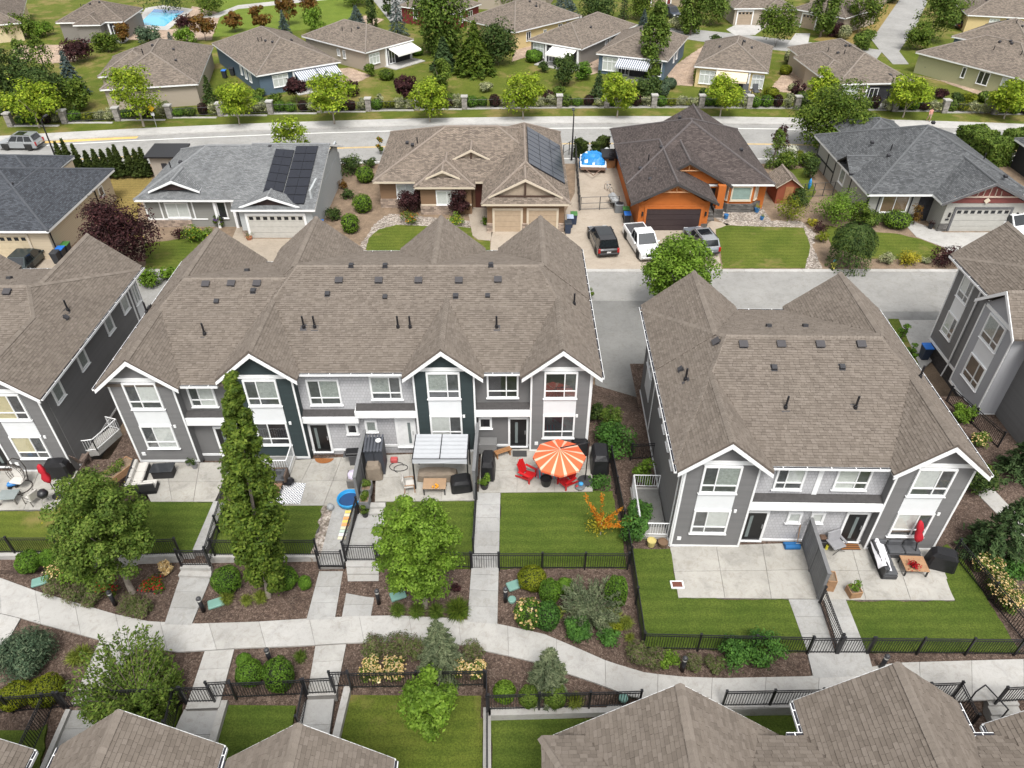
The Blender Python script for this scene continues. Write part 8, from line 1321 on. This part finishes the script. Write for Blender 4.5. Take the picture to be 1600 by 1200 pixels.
def table(u, v, z, rz, label, w, d, h, top, legm, box=False, name='patio_table'):
    T = things(name, u, v, z, rz, label, 'table')
    b = MB(); b.rbox((0, 0, h - .03), (w, d, .06), .015); b.build('tabletop', top, T)
    if box: b = MB(); b.rbox((0, 0, (h - .07) / 2), (w - .12, d - .12, h - .07), .02); b.build('body', legm, T)
    else:
        for sx in (-1, 1):
            for sy in (-1, 1): b = MB(); b.box(sx * (w / 2 - .06) - .03, sx * (w / 2 - .06) + .03, sy * (d / 2 - .06) - .03, sy * (d / 2 - .06) + .03, 0, h - .06); b.build('leg', legm, T)
    return T
table(258, 742, 0, 4, 'dark wicker fire table beside the corner sofa', 1.25, .75, .6, mat('dark_glass_top', (.03, .032, .036), .15), wick, True); table(1424, 890, 0, -3, 'wooden topped coffee table before the charcoal sofa', 1.15, .95, .5, cedar, black); table(680, 766, .35, 0, 'wooden topped table with oranges under the gazebo', 1.25, .8, .55, mat('tan_wood', (.36, .24, .15), .6), black); table(428, 772, 0, 0, 'brown low table on the diamond rug', .9, .8, .45, mat('brown_wood', (.24, .14, .09), .6), black); table(18, 782, -.6, 4, 'glass topped table on the left edge patio', 1.0, .75, .5, mat('table_glass', (.22, .25, .25), .1), mat('bronze_frame', (.12, .11, .10), .5))
for i in range(6): q = Vector(G(680, 762, .9)); b = MB(); b.lathe([(.01, -.06), (.05, -.04), (.065, 0), (.05, .04), (.01, .06)], 8, (0, 0, .06 + (.07 if i > 3 else 0))); b.build('orange_fruit', mat('orange_peel', (.75, .32, .02), .5), None, TR(q.x + random.uniform(-.18, .18), q.y + random.uniform(-.12, .12), .9), True, label='orange lying on the gazebo table', cat='fruit', group='oranges on the gazebo table')
T = things('flower_bowl', 1427, 886, .5, 0, 'red flower bowl on the wooden coffee table', 'flower bowl'); MB().lathe([(.1, 0), (.16, .12)], 10).build('bowl', black, T); q = RNG.normal(size=(160, 3)) * np.array([.11, .11, .06]) + np.array([0, 0, .2]); obj('flowers', leafmesh('flowers', q, sph(160) + np.array([0, 0, .6]), .09, LM['red'], .9), T, kind='stuff')
def armchair(u, v, z, rz, label, fm, cm, sc_=1.):
    T = things('patio_chair', u, v, z, rz, label, 'chair'); T.scale = (sc_,) * 3
    b = MB(); b.rbox((0, 0, .4), (.58, .56, .12), .04); b.build('seat', cm, T); b = MB(); b.rbox((0, .28, .7), (.56, .12, .6), .05, rx=-.2); b.build('backrest', cm, T)
    for s in (-1, 1):
        b = MB(); b.path([(s * .33, -.28, 0), (s * .33, -.26, .6), (s * .33, .25, .62)], .025, 5); b.build('arm', fm, T); b = MB(); b.tube((s * .3, .28, 0), (s * .3, .24, .4), .025, n=5); b.build('leg', fm, T)
armchair(54, 784, -.6, -115, 'pale cushioned patio chair on the left edge patio', mat('bronze_frame', (.1, .1, .1)), cush); armchair(640, 764, .35, 100, 'wood and white patio chair left of the gazebo table', wood, cush)
T = things('camp_chair', 1304, 858, 0, 20, 'grey padded camp chair by the black door', 'chair'); b = MB(); b.rbox((0, 0, .42), (.75, .6, .1), .04); b.rbox((0, .32, .72), (.8, .1, .62), .04, rx=-.3); b.build('seat', mat('grey_fabric', (.25, .25, .265), .85), T); [MB().rbox((s * .4, .05, .56), (.14, .55, .1), .03).build('armrest', MATS['grey_fabric'], T) for s in (-1, 1)]; b = MB(); [b.tube((sx * .4, sy * .3, 0), (-sx * .3, sy * .25, .42), .015, n=4) for sx in (-1, 1) for sy in (-1, 1)]; b.build('legs', black, T)
for i, (u, v) in enumerate(((1165, 150), (1180, 150))): armchair(u, v, ZS + .1, 10, f'dark patio chair on the pale yellow far house terrace, {["left", "right"][i]} one', black, gcush, 1.5)
def grill_cover(u, v, z, rz, label, w=1.25, d=.65, h=1.15, m=coverb):
    T = things('covered_barbecue', u, v, z, rz, label, 'barbecue', 'covered barbecues'); b = MB(); vs = []
    for zz, k in ((.05, 1.06), (.5, 1.0), (h * .8, .96), (h, .7)): vs += [(x * w / 2 * k + random.uniform(-.02, .02), y * d / 2 * k + random.uniform(-.02, .02), zz) for x, y in ((-1, -.8), (-.8, -1), (0, -1.02), (.8, -1), (1, -.8), (1, .8), (.8, 1), (0, 1.02), (-.8, 1), (-1, .8))]
    fs = [tuple(range(30, 40))]; [fs.append((k * 10 + i, k * 10 + (i + 1) % 10, k * 10 + 10 + (i + 1) % 10, k * 10 + 10 + i)) for k in range(3) for i in range(10)]; b.add(vs, fs); b.build('cover', m, T)
    for s in (-1, 1): MB().tube((s * w * .38, -d * .2, .06), (s * w * .38, d * .2, .06), .06, n=8).build('wheel', black, T)
grill_cover(763, 738, .35, 88, 'black covered barbecue beside the grey screen', 1.4, .75, 1.25); grill_cover(936, 728, .35, 88, 'tall black covered barbecue at the parasol patio edge', 1.5, .95, 1.3); grill_cover(905, 708, .35, 0, 'black covered box behind the orange parasol', 1.0, .5, 1.0); grill_cover(1467, 884, 0, -20, 'black covered barbecue right of the coffee table', 1.25, .75, 1.1); grill_cover(97, 742, -.6, 5, 'black covered barbecue beside the left edge parasol', 1.3, .7, 1.15); grill_cover(721, 762, .35, 10, 'black bag covered heap under the gazebo', 1.1, .9, .8); grill_cover(586, 744, .35, 5, 'beige covered smoker in front of the dark shed', .85, .75, 1.1, beige)
grill_cover(684, 748, .35, 0, 'crumpled beige sheet heap at the back of the gazebo', 2.1, .6, .7, beige)
T = things('barbecue', 558, 722, 0, 4, 'black barbecue against the grey screen', 'barbecue'); MB().rbox((0, 0, .8), (1.1, .55, .25), .05).build('hood', coverb, T); MB().rbox((0, -.05, .35), (.75, .45, .7), .02).build('cabinet', mat('gun_grey', (.07, .07, .075), .5), T); MB().rbox((.0, -.05, .72), (1.35, .5, .05), .01).build('side_shelf', MATS['gun_grey'], T)
T = things('kettle_grill', 75, 786, -.6, 0, 'black kettle grill on the left edge patio', 'barbecue'); MB().lathe([(.02, .5), (.2, .55), (.28, .72), (.28, .76), (.2, .95), (.03, 1.0)], 14).build('kettle', black, T, smooth=True); b = MB(); [b.tube((math.cos(a) * .15, math.sin(a) * .15, .58), (math.cos(a) * .32, math.sin(a) * .32, 0), .015, n=4) for a in (0, 2.1, 4.2)]; b.build('legs', steel, T)
# hanging egg chair
T = things('egg_chair', 34, 762, -.6, -10, 'hanging wicker egg chair with cream cushions at left', 'egg chair'); tb = mat('brown_tube', (.06, .05, .045), .5); b = MB(); b.path([(.5 * math.cos(a) * 1.1, .5 * math.sin(a) * 1.1, .03) for a in [k * PI / 8 for k in range(17)]], .03, 5); b.path([(0, .55, .03), (0, .8, .8), (0, .72, 1.5), (0, .4, 1.95), (0, .05, 1.98), (0, 0, 1.75)], .03, 5); b.build('stand', tb, T); b = MB(); n = 12
for i in range(n + 1): a = PI * (i / n) + 0; b.path([(math.cos(a) * .5 * math.sin(t), math.sin(a) * .45 * math.sin(t), 1.05 - math.cos(t) * .68) for t in [PI * k / 8 for k in range(9)]], .014, 4)
for t in [PI * k / 8 for k in range(1, 8)]: b.path([(math.cos(a) * .5 * math.sin(t), math.sin(a) * .45 * math.sin(t), 1.05 - math.cos(t) * .68) for a in [PI * k / 10 for k in range(11)]], .014, 4)
b.build('basket', tb, T); MB().rbox((0, .05, .58), (.75, .6, .16), .07).build('seat_cushion', cush, T); MB().rbox((0, .3, .95), (.7, .16, .6), .07, rx=-.2).build('back_cushion', cush, T)
# gazebo with pale canopy
T = things('gazebo', 692, 752, .35, 0, 'small gazebo with a pale pleated canopy', 'gazebo'); gx, gy0, gy1 = 1.45, -.55, 1.35; gm = mat('pale_canopy', (.40, .415, .44), .8, .05)
for sx in (-1, 1):
    for y in (gy0, gy1): MB().box(sx * gx - .04, sx * gx + .04, y - .04, y + .04, 0, 2.25).build('post', black, T)
b = MB(); b.box(-gx, gx, gy0 - .03, gy0 + .03, 2.2, 2.27); b.box(-gx, gx, gy1 - .03, gy1 + .03, 2.2, 2.27); [b.box(s * gx - .03, s * gx + .03, gy0, gy1, 2.2, 2.27) for s in (-1, 0, 1)]; b.build('beam', black, T)
for j in range(6):
    y0, y1 = gy0 + (gy1 - gy0) * j / 6, gy0 + (gy1 - gy0) * (j + 1) / 6; ym = (y0 + y1) / 2
    for s in (-1, 0): x0, x1 = s * gx + .03, s * gx + gx - .03; b = MB(); b.add([(x0, y0, 2.30), (x1, y0, 2.30), (x1, ym, 2.275), (x0, ym, 2.275), (x1, y1, 2.30), (x0, y1, 2.30)], [(0, 1, 2, 3), (3, 2, 4, 5)]); b.build('canopy_panel', gm, T)
b = MB(); b.add([(-gx, gy0 - .05, 2.28), (gx, gy0 - .05, 2.28), (gx, gy0 - .1, 1.98), (0, gy0 - .12, 2.05), (-gx, gy0 - .1, 2.02)], [(0, 1, 2, 3, 4)]); b.build('valance', gm, T)
# storage shed, ribbed dark plastic
T = things('storage_shed', 589, 738, .35, 2, 'dark ribbed plastic storage shed beside the grey screen', 'shed'); dm = mat('dark_blue_grey_plastic', (.045, .05, .062), .55); MB().rbox((0, .35, .95), (1.0, 1.1, 1.9), .03).build('body', dm, T)
for i in range(6): x = -.45 + .18 * i; MB().cbox((x, .3, 1.95 + .0), (.1, 1.25, .06), rx=.1).build('roof_rib', mat('ribbed_lid', (.07, .075, .09), .5), T)
MB().box(.0, .015, -.24, -.21, .1, 1.8).build('door_gap', black, T); MB().lathe([(.16, 0), (.16, .04), (.1, .05)], 14, (.25, .45, 2.0)).build('roof_dish', mat('white_enamel', (.75, .75, .75), .3), T)
# pots, planters
def pot(u, v, z, label, m, r=.22, h=.35, leaf='bright', n=260, ph=.5, spread=1.5, cat='pot plant'):
    T = things('pot_plant', u, v, z, 0, label, cat); MB().lathe([(r * .72, 0), (r, h), (r * .86, h), (r * .8, h - .05)], 12).build('pot', m, T)
    if n: P, N_ = clumped(n, env_ellipsoid(0, 0, h + ph * .45, r * spread, r * spread, ph * .5, .1, .8), 8, r * .6); obj('leaves', leafmesh('leaves', P, N_, RNG.uniform(.06, .11, n), LM[leaf]), T)
terr_ = mat('terracotta', (.35, .14, .08), .8); gp_ = mat('grey_pot', (.2, .2, .21), .7); pot(757, 762, .35, 'leafy plant in a dark pot at the corner of the gazebo screen', black, .26, .4, 'bright', 420, .6); pot(571, 806, .02, 'leafy plant in a black pot on the landing', black, .2, .3, 'mid'); pot(853, 757, .35, 'black fire pot between the red chairs', coverb, .33, .5, n=0, cat='fire pot'); pot(296, 727, 0, 'small pot plant at the left bay wall', gp_, .15, .22, 'dark', 160, .3); pot(305, 731, 0, 'grey pot plant beside the small one', gp_, .18, .3, 'dark', 180, .3); pot(1017, 316 + 536, .02, 'yellow sack planter at the areaway foot', mat('yellow_sack', (.5, .42, .16), .8), .24, .4, n=0, cat='planter'); pot(1035, 852, .02, 'brown wicker basket at the areaway foot', mat('basket_brown', (.16, .10, .06), .8), .26, .3, n=0, cat='basket'); pot(350, 101 + 640, .0, 'dark pot beside the walk of the left patio', black, .16, .25, 'mid', 120)
pot(1134, 341, ZS + .05, 'blue pot left of the orange house bay', mat('blue_glaze', (.03, .14, .34), .3), .24, .4, n=0); pot(1182, 331, ZS + .05, 'blue pot with yellow flowers right of the orange house bay', MATS['blue_glaze'], .28, .4, 'yellow', 160, .4); pot(1190, 343, ZS + .05, 'small blue pot on the gravel', MATS['blue_glaze'], .2, .3, 'mid', 60, .2); pot(1453, 357, ZS + .05, 'dark pot plant beside the right grey garage', black, .25, .5, 'plum', 120, .3); pot(390, 374, ZS + .05, 'terracotta bowl beside the grey garage door', terr_, .3, .25, 'mid', 120, .25)
def planter(u, v, z, rz, label, w, d, h, m, leaf='bright', n=300, ph=.5):
    T = things('planter_box', u, v, z, rz, label, 'planter')
    nb = max(2, int(h / .16))
    for i in range(nb):
        for a in ((0, -d / 2, w, .04), (0, d / 2, w, .04), (-w / 2, 0, .04, d), (w / 2, 0, .04, d)): MB().cbox((a[0], a[1], h * (i + .5) / nb), (a[2], a[3], h / nb - .012)).build('board', m, T)
    MB().box(-w / 2 + .03, w / 2 - .03, -d / 2 + .03, d / 2 - .03, .02, h - .05).build('soil', soil_m, T)
    if n: P, N_ = clumped(n, env_ellipsoid(0, 0, h + ph * .3, w * .42, d * .42, ph * .5, .1, .8), 9, min(w, d) * .3); obj('leaves', leafmesh('leaves', P, N_, RNG.uniform(.07, .13, n), LM[leaf]), T)
planter(1332, 928, 0, 8, 'cedar planter box with a leafy plant on the right patio', .55, .5, .42, cedar, 'bright', 260, .7); planter(1293, 916, 0, -8, 'tall cedar planter against the grey screen', .4, .6, .8, cedar, n=0); planter(183, 744, 0, 62, 'long raised cedar bed beside the corner sofa', 2.2, .8, .45, cedar, 'mid', 500, .4); planter(574, 768, .35, 0, 'grey planter with ferns on the gazebo patio, upper', .5, .7, .5, gboard, 'mid', 420, .5); planter(571, 788, .35, 0, 'grey planter with ferns on the gazebo patio, lower', .5, .6, .5, gboard, 'green', 420, .5)
# rugs, mats
dia, t_, b_ = newmat('diamond_rug'); b_.inputs['Roughness'].default_value = .9; cc = nd(t_, 'TexCoord').outputs['Object']; mp = nd(t_, 'Mapping'); mp.inputs['Rotation'].default_value = (0, 0, PI / 4); mp.inputs['Scale'].default_value = (3.1, 3.1, 1); t_.links.new(cc, mp.inputs[0]); sx = nd(t_, 'SeparateXYZ'); t_.links.new(mp.outputs[0], sx.inputs[0]); acc = []
for ax in (0, 1): fr = nd(t_, 'Math', _operation='FRACT'); t_.links.new(sx.outputs[ax], fr.inputs[0]); s_ = nd(t_, 'Math', _operation='SUBTRACT'); s_.inputs[1].default_value = .5; t_.links.new(fr.outputs[0], s_.inputs[0]); a_ = nd(t_, 'Math', _operation='ABSOLUTE'); t_.links.new(s_.outputs[0], a_.inputs[0]); acc.append(a_.outputs[0])
mx = nd(t_, 'Math', _operation='MAXIMUM'); t_.links.new(acc[0], mx.inputs[0]); t_.links.new(acc[1], mx.inputs[1]); rr = ramp(t_, mx.outputs[0], [(0, (.03, .045, .10)), (.12, (.75, .75, .75)), (.3, (.03, .045, .10)), (.4, (.75, .75, .75))]); t_.nodes[-1].color_ramp.interpolation = 'CONSTANT'; t_.links.new(rr, b_.inputs['Base Color'])
def flat(name, pts, z, m, label, cat, th=.015): o = sheet(name, px(pts, z), m, th, None); del_ = o; o['label'] = label; o['category'] = cat; return o
flat('outdoor_rug', [(446, 753), (478, 755), (469, 787), (420, 787)], .045, dia, 'white rug with navy diamonds on the middle left patio', 'rug')
flat('outdoor_rug', [(836, 730), (872, 731), (874, 748), (838, 747)], .395, stripe_mat('striped_rug', (.45, .10, .14), (.10, .35, .42), 5.), 'striped rug between the red chairs', 'rug'); flat('door_mat', [(801, 704), (823, 704), (823, 713), (801, 713)], .395, mat('dark_mat', (.05, .05, .05), .9), 'dark door mat below the door behind the parasol', 'door mat'); flat('door_mat', [(1319, 848), (1340, 849), (1345, 859), (1314, 859)], .045, stripe_mat('striped_mat', (.30, .12, .03), (.03, .02, .015), 8., 1), 'brown striped door mat by the camp chair', 'door mat')
p = G(507, 716, .045); b = MB(); b.v = [(0, 0, 0)] + [(.55 * math.cos(PI + PI * k / 12), .42 * math.sin(PI + PI * k / 12), 0) for k in range(13)]; b.f = [tuple(range(14))]; b.m = [0]; b.build('door_mat', mat('coir_mat', (.26, .10, .03), .95, .3, 9), None, TR(*p), label='half round orange brown door mat at the black door', cat='door mat')
# paddling pool, play strip, ball, fire bowl, boxes
T = things('paddling_pool', 546, 783, .03, 0, 'round blue paddling pool by the grey screen', 'paddling pool'); MB().lathe([(.62, 0), (.66, .26), (.62, .3), (.58, .26), (.56, .05), (.00001, .05)], 20).build('pool_wall', mat('pool_blue', (.02, .25, .55), .4), T, smooth=True); MB().lathe([(.555, .06), (.01, .062)], 20).build('pool_floor', mat('navy_liner', (.02, .06, .16), .4), T)
T = empty('play_ladder', (0, 0, 0), 0, 'colourful painted agility ladder lying on the walk', 'toy'); cs = [mat('toy_' + k, c, .6) for k, c in dict(cream=(.66, .60, .42), orange=(.7, .32, .12), yellow=(.68, .52, .12), mint=(.45, .55, .48), white=(.7, .7, .68)).items()]; A, B_, C_, D_ = [Vector(G(u, v, .035)) for u, v in ((527, 843), (540, 843), (551, 797), (540, 797))]
for i in range(9): s0, s1 = i / 9 + .012, (i + 1) / 9 - .012; q = MB(); q.prism(ccw([tuple(A.lerp(D_, s0)), tuple(B_.lerp(C_, s0)), tuple(B_.lerp(C_, s1)), tuple(A.lerp(D_, s1))]), (0, 0, -.02)); q.build('mat_tile', cs[(0, 4, 3, 0, 1, 2, 1, 0, 2)[i]], T)
MB().lathe([(.01, 0), (.14, .04), (.2, .2), (.14, .36), (.01, .4)], 12).build('garden_ball', mat('grey_ball', (.3, .31, .32), .5), None, TR(*G(517, 796, .0)), True, label='grey ball at the top of the gravel strip', cat='ball')
T = things('fire_bowl', 452, 757, .04, 0, 'small black fire bowl beside the diamond rug', 'fire bowl'); MB().lathe([(.12, 0), (.14, .1), (.3, .25), (.32, .28), (.2, .22)], 14).build('bowl', black, T)
T = things('storage_box', 553, 754, .02, 4, 'grey storage box heaped with white and purple cloth', 'storage box'); MB().rbox((0, 0, .3), (.6, .9, .6), .03).build('box', mat('taupe_box', (.16, .15, .14), .7), T); q = MB(); q.lathe([(.28, .6), (.25, .72), (.12, .8), (.02, .82)], 8, sy=1.3); q.build('cloth', mat('lilac_cloth', (.55, .5, .62), .9, .3, 6), T)
T = things('deck_box', 760, 704, .35, 0, 'grey deck box against the grey wall', 'storage box'); MB().rbox((0, 0, .35), (1.2, .6, .7), .03).build('box', mat('stone_grey_box', (.20, .20, .20), .7), T); MB().rbox((0, 0, .73), (1.26, .66, .08), .03).build('lid', mat('stone_grey_lid', (.16, .16, .16), .7), T)
T = things('wooden_bench', 786, 712, .35, 25, 'small orange wood bench beside the deck box', 'bench'); [MB().cbox((0, -.12 + .12 * i, .42), (1.0, .1, .04)).build('seat_slat', wood, T) for i in range(3)]; [MB().cbox((s * .4, 0, .2), (.06, .32, .4)).build('leg', wood, T) for s in (-1, 1)]
T = things('storage_bin', 1279, 852, 0, 0, 'black storage tote with clutter beside the camp chair', 'storage box'); MB().rbox((0, 0, .25), (.6, .45, .5), .03).build('tub', black, T); MB().rbox((.1, .05, .58), (.35, .3, .18), .05).build('brown_bag', mat('brown_bag', (.1, .06, .04), .8), T); MB().tube((.3, -.25, 0), (.3, -.25, .3), .07, n=8).build('yellow_bottle', mat('toy_yellow2', (.6, .55, .05), .5), T)
T = things('rolled_mat', 1237, 857, 0, 0, 'blue rolled mat against the grey wall', 'mat'); b = MB(); b.tube((-.38, 0, .15), (.38, 0, .15), .15, n=12); b.tube((-.38, .22, .1), (.38, .22, .1), .1, n=10); b.build('roll', mat('blue_foam', (.015, .12, .32), .7), T)
T = things('garden_spade', 1243, 850, 0, 0, 'wooden handled spade leaning on the grey wall', 'tool'); MB().tube((0, -.1, .25), (.05, .3, 1.3), .022, n=6).build('shaft', cedar, T); MB().cbox((0, -.14, .14), (.2, .03, .28), rx=.3).build('blade', steel, T)
T = things('garden_hose', 615, 728, .36, 0, 'dark garden hose looped beside the storage shed', 'hose'); b = MB(); b.path([(.1 + .45 * math.cos(a * .7) + .03 * a, .3 * math.sin(a * .7) - .02 * a, .03) for a in [k * .45 for k in range(34)]], .02, 5); b.build('coil', black, T); MB().rbox((.0, .35, .14), (.4, .3, .28), .04).build('reel', mat('faded_red', (.45, .08, .08), .6), T)
T = things('toy_heap', 906, 762, .35, 0, 'little heap of blue and red toys beside the parasol base', 'toy'); MB().lathe([(.25, 0), (.3, .12), (.2, .2)], 10).build('tub', mat('grey_tub', (.12, .13, .14), .6), T); MB().lathe([(.01, .15), (.13, .22), (.13, .3), (.01, .36)], 8, (.05, .05, 0)).build('blue_ball', mat('toy_blue', (.05, .3, .6), .5), T); MB().lathe([(.01, .1), (.1, .16), (.01, .25)], 8, (-.15, -.05, 0)).build('red_ball', redp, T)
T = things('toy_tractor', 22, 760, -.6, 20, 'blue ride-on toy beside the egg chair', 'toy'); MB().rbox((0, 0, .22), (.55, .3, .2), .05).build('body', mat('toy_blue3', (.04, .2, .5), .5), T); [MB().tube((x, -.18, .1), (x, .18, .1), .1, n=10).build('wheel', black, T) for x in (-.18, .18)]; MB().tube((.15, 0, .3), (.3, 0, .62), .02, n=5).build('handle', steel, T)
# white stair railing between the left town house and the row
T = empty('stair_railing', (0, 0, 0), 0, 'white railings of the side stair left of the main row', 'railing'); A = Vector(G(120, 708, -.5)); B_ = Vector(G(152, 704, -.5)); C_ = Vector(G(188, 672, -.5)); D_ = Vector(G(172, 668, -.5)); railing(T, [A, B_], .9, name='rail_panel'); railing(T, [B_, C_], .9, name='rail_panel'); railing(T, [C_, D_], .9, name='rail_panel')
b = MB(); b.prism(ccw([tuple(A), tuple(B_), tuple(C_), tuple(D_)]), (0, 0, -.4)); b.build('stair_slab', concrete, T)
# blue kayak and bits behind the orange house
T = things('kayak', 1263, 297, ZS, 100, 'blue kayak leaning beside the charcoal roofed house', 'kayak'); MB().lathe([(.02, 0), (.2, .3), (.25, .65), (.18, 1.0), (.02, 1.3)], 10, sy=.6).build('hull', mat('kayak_blue', (.03, .24, .55), .4), T, smooth=True)
T = things('lumber_pile', 1212, 300, ZS, 30, 'pale boards stacked by the red brown shed', 'timber'); [MB().cbox((i * .12, 0, .1 + .06 * (i % 2)), (.1, 2.2, .05), rz=.06 * i).build('board', mat('pale_board', (.5, .42, .36), .8), T) for i in range(5)]
